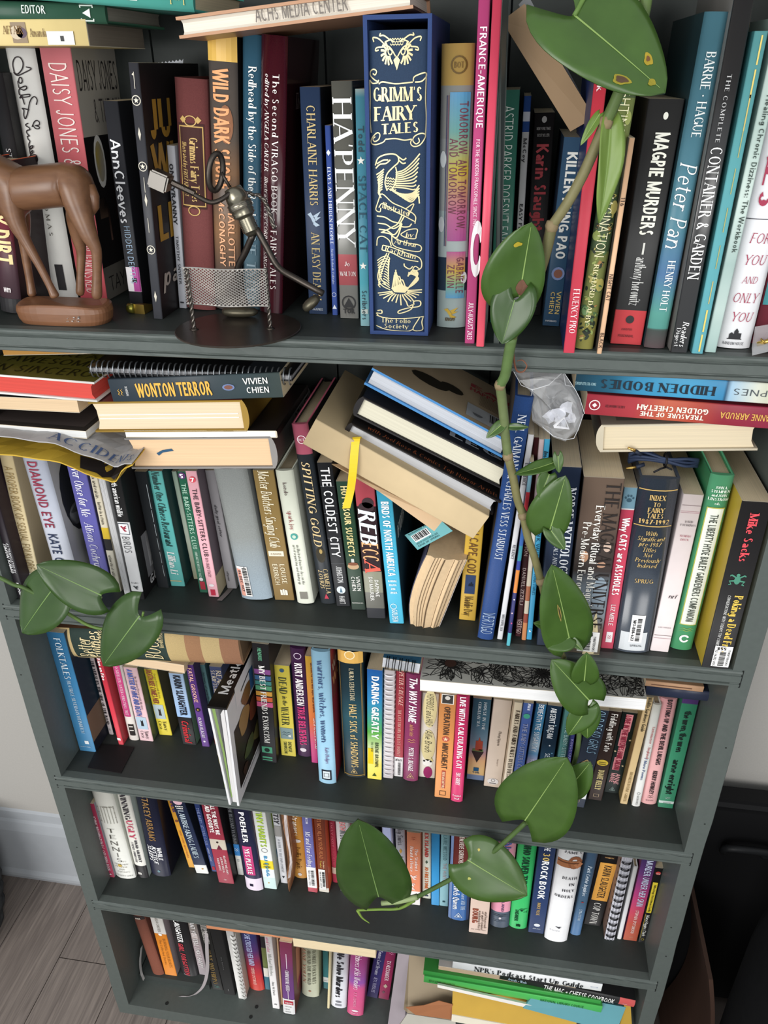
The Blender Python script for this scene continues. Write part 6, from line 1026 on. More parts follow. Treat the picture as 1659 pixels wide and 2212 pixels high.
    strokes('flourish', [[(580, 2600), (600, 2660), (640, 2640), (620, 2700), (520, 2750), (510, 2720), (600, 2680), (700, 2660), (705, 2600), (650, 2600), (650, 2640)], [(310, 2730), (350, 2720), (350, 2760), (300, 2760), (320, 2790)], [(560, 2170), (565, 2200), (610, 2230), (640, 2200)]], 6)
    strokes('foot_scroll', [[(300, 2790), (420, 2815), (580, 2810), (735, 2790)], [(735, 2785), (720, 2860), (725, 2960), (640, 2950), (700, 2800)], [(640, 2950), (580, 2975), (400, 2960), (300, 2920), (350, 2940)]], 5)
    words('The Folio', 345, 622, 2870, 58, 'r'); words('Society', 375, 600, 2940, 55, 'r')
    t.matrix_world = Matrix.Translation((x, y, z)) @ Matrix.Rotation(math.radians(lean), 4, 'Y')
folio()

# ---------------------------------------------------------------- extra parts of single books
def ring_row(t, axis_fn, n, r, wire, col, name='ring', double=0, a0=-60, a1=240, metal=.6, rough=.3):
    m_ = mat(col, rough, metal, 0)
    for i in range(n):
        for d in ((0,) if not double else (-double, double)):
            c, u, v_ = axis_fn((i + .5) / n, d)
            pts = [Vector(c) + Vector(u) * math.cos(math.radians(a)) * r + Vector(v_) * math.sin(math.radians(a)) * r for a in [a0 + (a1 - a0) * k / 10 for k in range(11)]]
            MB().tube(pts, wire, 5).build(name, m_, t, True)
for key, n, col, met, dbl in (('coilwhite', 22, 'e9e6ea', 0, 0), ('coilblack', 13, '1d1d20', .2, .0013)):
    T, H = G[key][3], G[key][4]
    ring_row(made[key], lambda s, d: ((T / 2, .004, H * (.02 + .96 * s) + d), (1, 0, 0), (0, -1, .12)), n, T * .5, .0011 if not dbl else .0007, col, double=dbl, a0=-10, a1=190, metal=met)
T, H = G['comb'][3], G['comb'][4]
for i in range(16):
    z = H * (.03 + .94 * i / 16)
    MB().ribbon([(T * .95 + .001, .006, z), (T + .0015, .001, z), (T * .9, -.003, z + .002), (T * .55, -.001, z + .004)], (0, 0, .006), .0005).build('comb_tooth', mat('e6e6e2', .4), made['comb'])
# ribbons
MB().ribbon(spline([(.006, .02, 0.0), (.005, .004, -.0005), (.004, -.012, .0012), (.000, -.028, .0012)], 4), (.0062, 0, 0), .0003).build('ribbon_marker', mat('77706f', .7), made['goal'])
hm = made['horror'].matrix_world.inverted()
RB = [hm @ Vector(q) for q in [(0.0147, 0.0200, 1.1449), (0.0155, 0.0040, 1.1546), (0.0145, -0.0030, 1.1423), (0.0126, -0.0060, 1.1201), (0.0091, -0.0040, 1.0975), (0.0044, -0.0060, 1.0773)]]
wv = hm.to_3x3() @ Vector((.0085, 0, .001))
MB().ribbon(spline(RB, 5), wv, .0003).build('ribbon_marker', mat('e6c42c', .45), made['horror'])
hm = made['hippo'].matrix_world.inverted()
MB().ribbon(spline([hm @ Vector(q) for q in [(-0.2776, 0.0500, 0.2104), (-0.2810, 0.0440, 0.1591), (-0.2874, 0.0430, 0.0981), (-0.2963, 0.0360, 0.0614), (-0.3103, 0.0300, 0.0424), (-0.3254, 0.0292, 0.0312), (-0.3410, 0.0268, 0.0312)]], 5), (.0055, .002, 0), .0003).build('ribbon_marker', mat('a9a2a4', .6), made['hippo'])
hm = made['brown'].matrix_world.inverted()
MB().ribbon(spline([hm @ Vector(q) for q in [(-0.4157, 0.0600, 0.1081), (-0.4184, 0.0500, 0.0819), (-0.4205, 0.0470, 0.0508), (-0.4119, 0.0377, 0.0458)]], 5), (.001, .005, 0), .0003).build('ribbon_marker', mat('a9a8a6', .6), made['brown'])
# spiral pad rings
T, H, D = LG['bluepad'][4], LG['bluepad'][3], .09
for i in range(5):
    z = H * (.14 + .17 * i)
    for d in (-.0014, .0014):
        pts = [Vector((T * .5 + (T * .62 + .001) * math.sin(a), D - .004 + (.009) * math.cos(a), z + d)) for a in [math.radians(-75 + 150 * k / 8) for k in range(9)]]
        MB().tube(pts, .0006, 5).build('ring', mat('1b1b1d', .35, .4, 0), made['bluepad'], True)
# flowers inked on the colouring book cover and drawn with relief free line strips
def inked():
    t = made['flower']; T, H, D = LG['flower'][4], LG['flower'][3], .12
    INK = mat('2b2a29', .7); rr = random.Random(5); pl = []
    def line(pts, w_=.0005):
        q = [Vector((a, b, 0)) for a, b in pts]
        for i in range(len(q) - 1):
            d = (q[i + 1] - q[i])
            if d.length < 1e-6: continue
            d.normalize(); n = Vector((-d.y, d.x, 0)) * w_
            pl.append([(q[i] + n)[:2], (q[i] - n)[:2], (q[i + 1] - n)[:2], (q[i + 1] + n)[:2]])
    def petal(cx, cy, a, L, wd, k=6, veins=1):
        c, s = math.cos(a), math.sin(a); pts = []
        for i in range(k + 1): u = i / k; pts.append((u * L, wd * math.sin(math.pi * u ** .8)))
        for i in range(k, -1, -1): u = i / k; pts.append((u * L, -wd * math.sin(math.pi * u ** .8)))
        line([(cx + x * c - y * s, cy + x * s + y * c) for x, y in pts])
        for v_ in range(veins):
            o_ = (v_ - (veins - 1) / 2) * wd * .5; line([(cx + x * c - y * s, cy + x * s + y * c) for x, y in ((.1 * L, o_ * .4), (.5 * L, o_), (.8 * L, o_ * .6))], .0003)
    # local plane: along H (length) and D (towards the room)
    fl_ = [(.035, .085, .034, 15), (.075, .1, .02, 5), (.105, .075, .03, 12), (.15, .09, .036, 18), (.185, .07, .026, 9), (.215, .1, .03, 12), (.245, .08, .03, 7), (.27, .098, .024, 10), (.05, .05, .03, 9), (.13, .045, .03, 10), (.2, .04, .03, 10), (.26, .04, .03, 9), (.01, .06, .02, 8)]
    for cx, cy, R_, n in fl_:
        for k in range(n): petal(cx, cy, 2 * math.pi * k / n + cx * 30, R_ * rr.uniform(.75, 1.05), R_ * 2.2 / n, veins=2 if n < 12 else 1)
        pl.append([(cx + R_ * .16 * math.cos(a), cy + R_ * .16 * math.sin(a)) for a in [k * math.pi / 5 for k in range(10)]])
    for k in range(70):
        cx, cy, a = rr.uniform(.0, .27), rr.uniform(.06, .116), rr.uniform(0, 6.28); petal(cx, cy, a, rr.uniform(.015, .03), rr.uniform(.003, .007), veins=3)
    for k in range(7):
        cx, cy, a = rr.uniform(.02, .27), rr.uniform(.07, .112), rr.uniform(0, 6.28)
        c, s = math.cos(a), math.sin(a); pl.append([(cx + x * c - y * s, cy + x * s + y * c) for x, y in ((0, 0), (.008, .0025), (.017, .001), (.009, -.002))])
    ok = []
    for q in pl:
        if all(0.0005 < x < H - .0005 and .0005 < y < D - .0005 for x, y in q): ok.append(q)
    vv, ff = fill(ok, lambda x, y: (T + .0003, D - y if False else y, x))
    obj('ink_drawing', vv, ff, INK, t)
    vv, ff = fill([[(.035 + .0075 * math.cos(a), .085 + .0075 * math.sin(a)) for a in [k * math.pi / 6 for k in range(12)]]], lambda x, y: (T + .0004, y, x)); obj('flower_centre', vv, ff, mat('4a332c', .7), t)
inked()
# printed back of the blue book, stamp on the library book, pen mark on the peach edges
def on_cover(key, name, polys, col, side=1, up=.0004, rough=.5):
    T = LG[key][4]; x = T + up if side > 0 else -up
    vv, ff = fill(polys, lambda a, b: (x, b, a)); obj(name, vv, ff, mat(col, rough), made[key])
def rect(a0, a1, b0, b1): return [[(a0, b0), (a1, b0), (a1, b1), (a0, b1)]]
# cover axes: a runs along the length, b from the spine (back) to the front edge at b = .13
on_cover('bluebook', 'printed_panel', rect(.105, .165, .088, .122), 'b5b9bd')
on_cover('bluebook', 'bar_code', [rect(.132 + i * .0022, .132 + i * .0022 + rw, .092, .112)[0] for i, rw in enumerate((.001, .0015, .0008, .0014, .001, .0016, .0009, .0013, .001, .0015, .0008, .0012, .0014))], '26262a', up=.0008)
on_cover('bluebook', 'logo', [[(.118 + .006 * math.cos(a), .108 + .006 * math.sin(a)) for a in [k * math.pi / 8 for k in range(9)]]], '6f7276', up=.0008)
on_cover('bluebook', 'butterfly_print', [[(.06 + .022 * math.cos(a), .085 + .013 * math.sin(a)) for a in [k * math.pi / 6 for k in range(12)]], [(.085 + .014 * math.cos(a), .075 + .01 * math.sin(a)) for a in [k * math.pi / 6 for k in range(12)]]], '2e2a22')
for i in range(9): on_cover('bluebook', 'small_print', rect(.118, .165 - (i * 13 % 7) * .002, .05 + i * .0035, .0512 + i * .0035), '7a6a55')
for txt, b0, hh in (('EAT', .03, .009), ('HAPPY LIFE', .042, .009)):
    L, pl = layout(txt, 'b'); T = LG['bluebook'][4]
    a0, a1 = .105, .16
    vv, ff = fill(pl, lambda x, y: (T + .0005, b0 + .009 - y * hh, a0 + (a1 - a0) * x / L)); obj('cover_print', vv, ff, mat('b04a50' if hh else '222', .5), made['bluebook'])
def on_edge(key, txt, a0, a1, b0, h, st, col, D):
    L, pl = layout(txt, st); T = LG[key][4]
    vv, ff = fill(pl, lambda x, y: (b0 + y * h, D - .0008 if st[-1] != 'd' else D + .0006, a0 + (a1 - a0) * x / L)); obj('stamp', vv, ff, mat(col, .8), made[key])
on_edge('achs', 'ACHS MEDIA CENTER', .068, .147, LG['achs'][4] * .3, .0105, 's', '7d7771', .14 - .0045 + .0022)
hk = made['kepnes']; T, H, D = LG['kepnes'][4], .16, LG['kepnes'][3]
T2, L2 = LG['redyellow'][4], LG['redyellow'][3]
for z in (.44, .56): MB().box((T2 * z, .012, .0024), (T2 * z + .0011, L2 - .008, .0031)).build('page_band', mat('efeee8', .7), made['redyellow'])
q = [(.35, .4), (.4, .5), (.52, .55), (.5, .62), (.4, .58), (.33, .48)]
obj('ink_mark', [(T * (1 - b) * 1.0, D - .035 - (a - .35) * .11, .0022) for a, b in [(x, y) for x, y in q]], [tuple(range(6))], mat('2f5572', .6), hk)
# words on upside down spines of the right pile
def flipword(key, txt, a0, a1, c, h, st, col):
    T, H = LG[key][4], LG[key][3]; L, pl = layout(txt, st)
    vv, ff = fill(pl, lambda x, y: ((c + (y - .5) * h) * T, -.0008, H * a1 + (a0 - a1) * H * x / L)); obj('lettering', vv, ff, mat(col, .5), made[key])
flipword('bodies', 'HIDDEN BODIES', .12, .66, .55, .44, 'k', '1b2a36'); flipword('bodies', 'KEPNES', .74, .98, .5, .3, 'l', '4a5258'); flipword('bodies', 'EMILY BESTLER BOOKS', .0, .1, .6, .14, 's', '9fc4cc')
flipword('cheetah', 'TREASURE OF THE', .28, .6, .72, .22, 'b', 'f4e6da'); flipword('cheetah', 'GOLDEN CHEETAH', .26, .62, .42, .26, 'b', 'f4e6da'); flipword('cheetah', 'SUZANNE ARRUDA', .68, .99, .5, .3, 's', 'e2b45a')
flipword('cheetah', 'A JADE DEL CAMERON MYSTERY', .1, .2, .5, .12, 's', '3a1c20')
T = LG['cheetah'][4]; H = LG['cheetah'][3]
vv, ff = fill(shape2d('ring') + [[(x * .45, y * .45) for x, y in q_] for q_ in shape2d('dia')], lambda x, y: (T * .5 + x * T * .5, -.0009, H * .045 + y * T * .5)); obj('emblem', vv, ff, mat('f2dede', .5), made['cheetah'])

# ---------------------------------------------------------------- black spiral notebook on the left pile
def blackspiral():
    (T, H, D), M = lying('blackspiral', 'fore', .15)
    t = empty('spiral_notebook'); tag(t, 'large black notebook with grey wire spiral lying on the yellow titled paperback', 'notebook', 'flat pile under the black spiral notebook')
    MB().box((0, 0, 0), (.0012, D, H)).build('back_cover', mat('232325', .5), t)
    MB().box((T - .0012, 0, 0), (T, D, H)).build('front_cover', mat('1d1d1f', .35), t)
    MB().box((.0014, .002, .001), (T - .0014, D - .001, H - .001)).build('pages', pagemat('8b8b8e'), t)
    ms = mat('8e9296', .3, .8, 0)
    for i in range(36):
        z = H * (.015 + .97 * i / 35)
        pts = [Vector((T * .5 + (T * .75 + .0035) * math.sin(a), D - .005 + .0068 * math.cos(a), z + .0016 * k / 10)) for k, a in enumerate([math.radians(-100 + 215 * k / 10) for k in range(11)])]
        MB().tube(pts, .0008, 5).build('wire_ring', ms, t, True)
    t.matrix_world = M
blackspiral()

# ---------------------------------------------------------------- leaning cookbook, spine up
def meatless():
    t = empty('cookbook'); tag(t, 'large white and black cookbook standing on edge with its tail jutting past the shelf', 'book', 'books standing on the third shelf')
    A = Vector((-.1735, -.0132, .6045)); th = .0148; Hh = .1755; L = .205
    d = Vector((.0, 1, 0)); s = Vector((d.y, -d.x, 0))
    # frame: X across the thickness (to the right), Y along the book (into the case), Z up
    M = Matrix(((s.x, d.x, 0, A.x), (s.y, d.y, 0, A.y), (0, 0, 1, A.z), (0, 0, 0, 1)))
    WH = mat('dcdcde', .35); BK = mat('141415', .3)
    b = .003; fl_ = -.0085   # boards splay at the spine
    MB().add([(0, 0, 0), (b, 0, 0), (b + fl_, 0, Hh), (fl_, 0, Hh), (0, L, 0), (b, L, 0), (b + fl_ * .2, L, Hh), (fl_ * .2, L, Hh)], [(0, 1, 2, 3), (5, 4, 7, 6), (4, 0, 3, 7), (1, 5, 6, 2), (3, 2, 6, 7), (4, 5, 1, 0)]).build('back_board', WH, t)
    MB().add([(th - b, 0, 0), (th, 0, 0), (th + .002, 0, Hh), (th - b + .002, 0, Hh), (th - b, L, 0), (th, L, 0), (th + .002, L, Hh), (th - b + .002, L, Hh)], [(0, 1, 2, 3), (5, 4, 7, 6), (4, 0, 3, 7), (1, 5, 6, 2), (3, 2, 6, 7), (4, 5, 1, 0)]).build('front_board', WH, t)
    MB().add([(fl_, -.001, Hh), (th + .002, -.001, Hh), (th + .002, L, Hh), (fl_ * .2, L, Hh), (fl_, -.001, Hh + .0035), (th + .002, -.001, Hh + .0035), (th + .002, L, Hh + .0035), (fl_ * .2, L, Hh + .0035)], [(0, 3, 2, 1), (4, 5, 6, 7), (0, 1, 5, 4), (1, 2, 6, 5), (2, 3, 7, 6), (3, 0, 4, 7)]).build('spine', BK, t)
    MB().add([(b + .002, .003, .003), (th - b - .0005, .003, .003), (th - b - .0005, .003, Hh - .002), (.006, .003, Hh - .012), (b + .002, L - .003, .003), (th - b - .0005, L - .003, .003), (th - b - .0005, L - .003, Hh - .002), (.004, L - .003, Hh - .01)], [(0, 1, 2, 3), (5, 4, 7, 6), (4, 0, 3, 7), (1, 5, 6, 2), (3, 2, 6, 7), (4, 5, 1, 0)]).build('pages', pagemat('d6d4d4'), t)
    MB().add([(fl_ + .004, .002, Hh - .001), (.001, .003, Hh * .55), (.0035, .003, .012), (.0055, .0028, .012), (.004, .0028, Hh * .55), (.000, .0018, Hh - .001)], [(0, 1, 4, 5), (1, 2, 3, 4)]).build('endpaper', mat('7f9a58', .6), t)
    Lw, pl = layout('Meatless', 's'); vv, ff = fill(pl, lambda x, y: (.0105 - y * .013, .022 + .085 * x / Lw, Hh + .0039))
    obj('lettering', vv, ff, mat('e9e9e9', .5), t)
    # front cover pictures (x = th side)
    def plate(name, q, col, up=.0004):
        vv = [(th + .002 * z / Hh + up, y, z) for y, z in q]; obj(name, vv, [tuple(range(len(q)))], mat(col, .4), t)
    plate('cover_photo', [(.012, .02), (.19, .02), (.19, .125), (.012, .125)], '241d1a')
    for i, (y, z, ry, rz, c) in enumerate(((.07, .14, .03, .02, '7a5a34'), (.05, .11, .03, .028, '9a7a4a'), (.09, .1, .03, .025, '6a3a28'), (.13, .12, .03, .02, 'a08a50'), (.06, .055, .03, .018, '4a5230'), (.1, .05, .03, .022, '5f5a34'), (.15, .055, .03, .02, '6a4a30'), (.035, .035, .014, .012, '3a2a22'))):
        plate('food_picture', [(y + .72 * ry * (1 + .2 * math.sin(3 * a + i)) * math.cos(a), z + .72 * rz * math.sin(a)) for a in [k * math.pi / 7 for k in range(14)]], c, .0007 + i * .0001)
    for y0, y1 in ((.02, .1), (.12, .19)): plate('cover_frame', [(y0, .012), (y1, .012), (y1, .016), (y0, .016)], 'bdbdc0', .0009)
    plate('cover_label', [(.03, .15), (.11, .15), (.11, .183), (.03, .183)], 'e2e2e2', .0005)
    plate('pencil_sketch', [(.05, .16), (.09, .165), (.088, .167), (.05, .163)], '3a3a3a', .0009); plate('blue_print', [(.085, .13), (.1, .13), (.1, .165), (.085, .165)], '3f6a9a', .0009)
    for i, (z, c) in enumerate(((.12, 'c8502c'), (.1, 'e9e9e6'), (.085, 'd8c44a'), (.07, '8a5a3a'), (.055, '3a4a2a'), (.04, '8fb03f'), (.02, 'cfe0df'))):
        obj('back_cover_print', [(-.0005 + fl_ * z / Hh, y, z_) for y, z_ in ((.0, z - .008), (.06, z - .008), (.06, z + .008), (.0, z + .008))], [(0, 1, 2, 3)], mat(c, .4), t)
    t.matrix_world = M
meatless()

# ---------------------------------------------------------------- bent paperback, fore edge outward
def bent():
    t = empty('paperback_book'); tag(t, 'thick bent paperback with fanned cream page edges facing out, leaning right', 'book', SHELF[2])
    pts0 = [(0.0689, 0.0277, 0.9046), (0.0681, 0.0240, 0.9355), (0.0730, 0.0220, 0.9646), (0.0812, 0.0260, 0.9898), (0.0863, 0.0300, 1.0013)]
    pts1 = [(0.1025, 0.0271, 0.9046), (0.1100, 0.0260, 0.9304), (0.1177, 0.0260, 0.9573), (0.1254, 0.0300, 0.9819), (0.1308, 0.0340, 0.9966)]
    a = spline(pts0, 3); b = spline(pts1, 3); n = len(a); m = 10; D = .11
    v = []; f = []
    for i in range(n):
        for k in range(m + 1):
            p = a[i].lerp(b[i], k / m); p = Vector((p.x, p.y + .0016 * math.sin(k * 2.1) + .0035 * (2 * k / m - 1) ** 2, p.z)); v.append(p)
    for i in range(n - 1):
        for k in range(m): q = i * (m + 1) + k; f.append((q, q + 1, q + m + 2, q + m + 1))
    N = len(v); v += [Vector((p.x + .006, p.y + D, p.z + .004)) for p in v]
    top = (n - 1) * (m + 1)
    for k in range(m): f.append((top + k, top + k + 1, N + top + k + 1, N + top + k)); f.append((k + 1, k, N + k, N + k + 1))
    for i in range(n - 1): q = i * (m + 1); f.append((q, q + m + 1, N + q + m + 1, N + q)); q += m; f.append((q + m + 1, q, N + q, N + q + m + 1))
    org = a[0].copy()
    v = [p - org for p in v]
    obj('pages', v, f, mat('dcc09a', .85, var=.12, scale=220), t)
    for k in (1, 2, 3, 4, 5, 7, 8, 9):   # gaps between leaves
        L = [a[i].lerp(b[i], (k + .3 * math.sin(k)) / m) - org + Vector((0, -.0006 + .0016 * math.sin(k * 2.1) + .0035 * (2 * k / m - 1) ** 2, 0)) for i in range(n)]
        MB().tube(L, .0003 if k != 5 else .0007, 4).build('leaf_gap', mat('6e5a44', .9), t)
    for side, dx in ((a, -.0009), (b, .0004)):
        L = [p - org + Vector((dx, .004, 0)) for p in side]
        vv = [];
        for p in L: vv += [p, p + Vector((.006, D, .004)), p + Vector((.006 + .0006, D, .004)), p + Vector((.0006, 0, 0))]
        ff = []
        for i in range(n - 1):
            for k in range(4): ff.append((i * 4 + k, i * 4 + (k + 1) % 4, i * 4 + 4 + (k + 1) % 4, i * 4 + 4 + k))
        obj('cover', vv, ff, mat('5a5a72' if dx < 0 else 'b9b2b0', .45), t)
    t.location = org
bent()

# ---------------------------------------------------------------- limp magazines and papers
def limp(name, front, depth, rise, th, col, label, group, cat='magazine', sub=3, wob=.0015, back=None):
    """a limp sheet stack: its front edge droops along the given line; it runs back depth metres and rises"""
    q = spline(front, sub); n = len(q); m = 5; o0 = q[0].copy(); v = []; f = []
    for lay in (0, 1):
        for i in range(n):
            for k in range(m + 1):
                u = k / m; p = q[i] - o0 + Vector((0, depth * u, rise * (1 - (1 - u) ** 2) + wob * math.sin(i * 1.3 + k))); p.z += th * lay; v.append(p)
    N = n * (m + 1); I = lambda l, i, k: l * N + i * (m + 1) + k
    for i in range(n - 1):
        for k in range(m): f.append((I(1, i, k), I(1, i + 1, k), I(1, i + 1, k + 1), I(1, i, k + 1))); f.append((I(0, i, k), I(0, i, k + 1), I(0, i + 1, k + 1), I(0, i + 1, k)))
        f.append((I(0, i, 0), I(0, i + 1, 0), I(1, i + 1, 0), I(1, i, 0))); f.append((I(0, i + 1, m), I(0, i, m), I(1, i, m), I(1, i + 1, m)))
    for k in range(m): f.append((I(0, 0, k + 1), I(0, 0, k), I(1, 0, k), I(1, 0, k + 1))); f.append((I(0, n - 1, k), I(0, n - 1, k + 1), I(1, n - 1, k + 1), I(1, n - 1, k)))
    t = empty(name); tag(t, label, cat, group); obj('sheets', v, f, mat(col, .4), t); t.location = o0
    def at(s, u, up=.0006):
        x = s * (n - 1); i = min(int(x), n - 2); fr = x - i; p = q[i].lerp(q[i + 1], fr) - o0
        return p + Vector((0, depth * u, rise * (1 - (1 - u) ** 2) + th + up + wob * (math.sin(i * 1.3 + u * m) * (1 - fr) + math.sin((i + 1) * 1.3 + u * m) * fr)))
    return t, at
LP = 'left flat pile of the second shelf'
t, at = limp('magazine', [(-0.4068, -0.0020, 1.1100), (-0.3509, -0.0020, 1.1119), (-0.3128, -0.0040, 1.1069), (-0.2738, -0.0060, 1.0953), (-0.2545, -0.0060, 1.0893), (-0.2443, -0.0020, 1.0998), (-0.2306, 0.0000, 1.1103)], .1, .004, .0015, 'c4a23a', 'yellow magazine drooping over the standing books at the lower left of the second shelf', LP)
pts = []
for s, u in ((.38, .24), (.42, .03), (.5, .05), (.56, .0), (.63, .05), (.7, -.0), (.8, .02), (.87, .03), (.93, .25), (.8, .32), (.6, .3)): pts.append(at(s, u, .0012))
obj('torn_photo', pts, [tuple(range(len(pts)))], mat('2a2524', .5, var=.5, scale=60), t)
t, at = limp('magazine', [(-0.4018, 0.0000, 1.1323), (-0.3470, 0.0000, 1.1322), (-0.3144, -0.0020, 1.1285), (-0.2830, -0.0040, 1.1204), (-0.2552, -0.0050, 1.1106), (-0.2417, -0.0040, 1.1093), (-0.2309, -0.0010, 1.1124)], .075, .003, .0012, 'a9a8a9', 'grey magazine with large blue serif capitals above the yellow magazine', LP)
Lw, pl = layout('ACCIDENTS', 'r'); vv, ff = fill(pl, lambda x, y: at(.27 + .68 * x / Lw, .06 + y * .19, .0016)); obj('lettering', vv, ff, mat('3f557f', .5), t)
# ticket card behind the bent book
def slab(name, P, th, col, label, cat, group=None, rough=.6, nrm=None):
    """flat piece with the given corner points (counter clockwise from the front)"""
    o0 = Vector(P[0]); q = [Vector(p) - o0 for p in P]; nn = (q[1] - q[0]).cross(q[2] - q[0]).normalized() * th; n = len(q)
    o = obj(name, [p for p in q] + [p - nn for p in q], [tuple(range(n)), tuple(range(2 * n - 1, n - 1, -1))] + [(k, n + k, n + (k + 1) % n, (k + 1) % n) for k in range(n)], mat(col, rough))
    o.location = o0; tag(o, label, cat, group); return o, q, nn
o, q, nn = slab('ticket', [(0.0746, 0.0450, 1.0002), (0.1138, 0.0450, 1.0286), (0.0975, 0.0500, 1.0406), (0.0590, 0.0500, 1.0157)], .0004, '6fb0b4', 'teal ticket card with a bar code stuck between the books below the tan box', 'card')
ex, ey = (q[1] - q[0]), (q[3] - q[0]); up = nn.normalized() * .0005
def pos(a, b): return q[0] + ex * a + ey * b + up
vv = [pos(a, b) for a, b in ((.1, .38), (.55, .38), (.55, .8), (.1, .8))]; obj('label', vv, [(0, 1, 2, 3)], mat('e6e6e6'), o)
vv = []; ff = []
for k in range(11): a = .13 + k * .037; n = len(vv); vv += [pos(a, .45) + up, pos(a + .014 + .008 * (k % 3), .45) + up, pos(a + .014 + .008 * (k % 3), .78) + up, pos(a, .78) + up]; ff.append((n, n + 1, n + 2, n + 3))
obj('bar_code', vv, ff, mat('202022'), o)
for b0, tx in ((.86, 'NORMANDIE PARC'), (.24, 'LION OF JUSTICE APR 20, 2022'), (.1, 'EDGE OF SPRING')):
    Lw, pl = layout(tx, 's'); vv, ff = fill(pl, lambda x, y: pos(.08 + .6 * x / Lw, b0 + y * .09)); obj('lettering', vv, ff, mat('2f5a60'), o)
slab('paper_sheet', [(-0.0136, 0.0120, 1.1193), (0.0371, 0.0120, 1.0900), (0.0960, 0.0120, 1.0465), (0.1049, 0.0200, 1.0570), (0.0044, 0.0300, 1.1113)], .0006, 'd9bb96', 'loose peach paper sheet poking out below the tan box', 'paper')
slab('black_card', [(-0.3966, 0.0198, 0.6052), (-0.3443, 0.0171, 0.6052), (-0.3465, 0.0667, 0.6052), (-0.4014, 0.0652, 0.6052)], .0014, '1c1a1b', 'flat black square card lying on the third shelf before the blue paperback', 'card')
# cardboard leaning at the top right
slab('cardboard_piece', [(0.2009, 0.0500, 1.4311), (0.2147, 0.0500, 1.4389), (0.2132, 0.0520, 1.4501), (0.1725, 0.0600, 1.5029), (0.1549, 0.0600, 1.5249), (0.1372, 0.0600, 1.5133)], .003, '9d8263', 'plain brown cardboard strip leaning diagonally at the upper right', 'cardboard')
slab('grey_sheet', [(0.1499, 0.0750, 1.5252), (0.2025, 0.0700, 1.4548), (0.2084, 0.0700, 1.4583), (0.1570, 0.0750, 1.5322)], .0005, '7c7e80', 'thin grey sheet leaning just behind the cardboard strip', 'paper')
slab('plastic_sleeve', [(0.1471, 0.0120, 1.2532), (0.1522, 0.0120, 1.2534), (0.1425, 0.0300, 1.5319), (0.1373, 0.0120, 1.5307)], .002, '4c5350', 'dark plastic document sleeve edge right of the coral magazine', 'sleeve', rough=.25)
# deckled paper strip behind the charcoal paperback
Pa, Pb = Vector((-0.2130, 0.1700, 1.4878)), Vector((-0.1862, 0.1700, 1.4904))
P0 = [Pa.lerp(Pb, k / 14) + Vector((0, 0, -.0018 * (k % 2))) for k in range(15)][::-1] + [(-0.2142, 0.1700, 1.4771), (-0.1886, 0.1700, 1.4768)]
slab('zigzag_paper', P0, .0004, 'b9bcc2', 'scrap of white paper with zigzag cut edge behind the charcoal paperback', 'paper')
# crumpled brochure on the fourth shelf
def brochure():
    t = empty('brochure'); tag(t, 'curled brown and white brochure between the grey white and ochre books', 'brochure', SHELF[4])
    L = [(-0.1297, 0.0625, 0.3225), (-0.1302, 0.0620, 0.3567), (-0.1262, 0.0640, 0.3887), (-0.1272, 0.0660, 0.4244), (-0.1299, 0.0700, 0.4616), (-0.1312, 0.0720, 0.5005)]
    R_ = [(-0.1273, 0.0620, 0.3225), (-0.1223, 0.0640, 0.3579), (-0.1181, 0.0680, 0.3906), (-0.1188, 0.0700, 0.4317), (-0.1214, 0.0720, 0.4660), (-0.1211, 0.0740, 0.4979)]
    a = spline(L, 3); b = spline(R_, 3); n = len(a); v = []; f = []
    for i in range(n):
        for k in range(4):
            p = a[i].lerp(b[i], k / 3) - a[0]; v.append(p + Vector((0, .002 * math.sin(k * 2 + i * .8), 0)))
    for i in range(n - 1):
        for k in range(3): q = i * 4 + k; f.append((q, q + 1, q + 5, q + 4))
    N = len(v); v += [p + Vector((.004, .09, .0)) for p in v]
    for i in range(n - 1): q = i * 4; f.append((q, q + 4, N + q + 4, N + q)); q += 3; f.append((q + 4, q, N + q, N + q + 4))
    obj('sheets', v, f, mat('8a6448', .5, var=.5, scale=90), t)
    vv = []
    for i in range(3, n): vv += [v[i * 4 + 1] + Vector((0, -.0012, 0)), v[i * 4 + 2] + Vector((.001, -.0012, 0))]
    obj('pale_fold', vv, [(2 * i, 2 * i + 1, 2 * i + 3, 2 * i + 2) for i in range(len(vv) // 2 - 1)], mat('cfc4c2', .5), t)
    t.location = a[0]
brochure()

# ---------------------------------------------------------------- right of the bottom shelf: board, envelopes, magazine
GR = 'stack at the right of the bottom shelf'
slab('lilac_portfolio', [(0.0350, 0.0253, 0.0305), (0.0661, 0.0100, 0.0486), (0.0693, 0.0500, 0.2233), (0.0497, 0.0600, 0.2101)], .004, 'a39aa0', 'tall lilac grey portfolio board standing beside the magenta romance', 'portfolio')
def boxish(name, P, dv, th, col, label, cat, **kw):
    return slab(name, P, th, col, label, cat, GR, **kw)
boxish('kraft_envelope', [(0.0671, 0.0000, 0.1506), (0.0732, 0.0000, 0.1416), (0.1515, -0.0050, 0.1499), (0.1487, 0.0500, 0.2375), (0.0694, 0.0500, 0.2183)], 0, .012, '95866f', 'worn kraft envelope with a torn brown flap at the left of the stack', 'envelope')
slab('torn_flap', [(0.0705, -0.0030, 0.1622), (0.0866, -0.0050, 0.1491), (0.1470, -0.0080, 0.1570), (0.1455, -0.0040, 0.1923), (0.1234, -0.0020, 0.1930), (0.0996, -0.0040, 0.1772)], .0008, 'a06a48', 'brown torn paper flap folded over the foot of the kraft envelope', 'paper', GR)
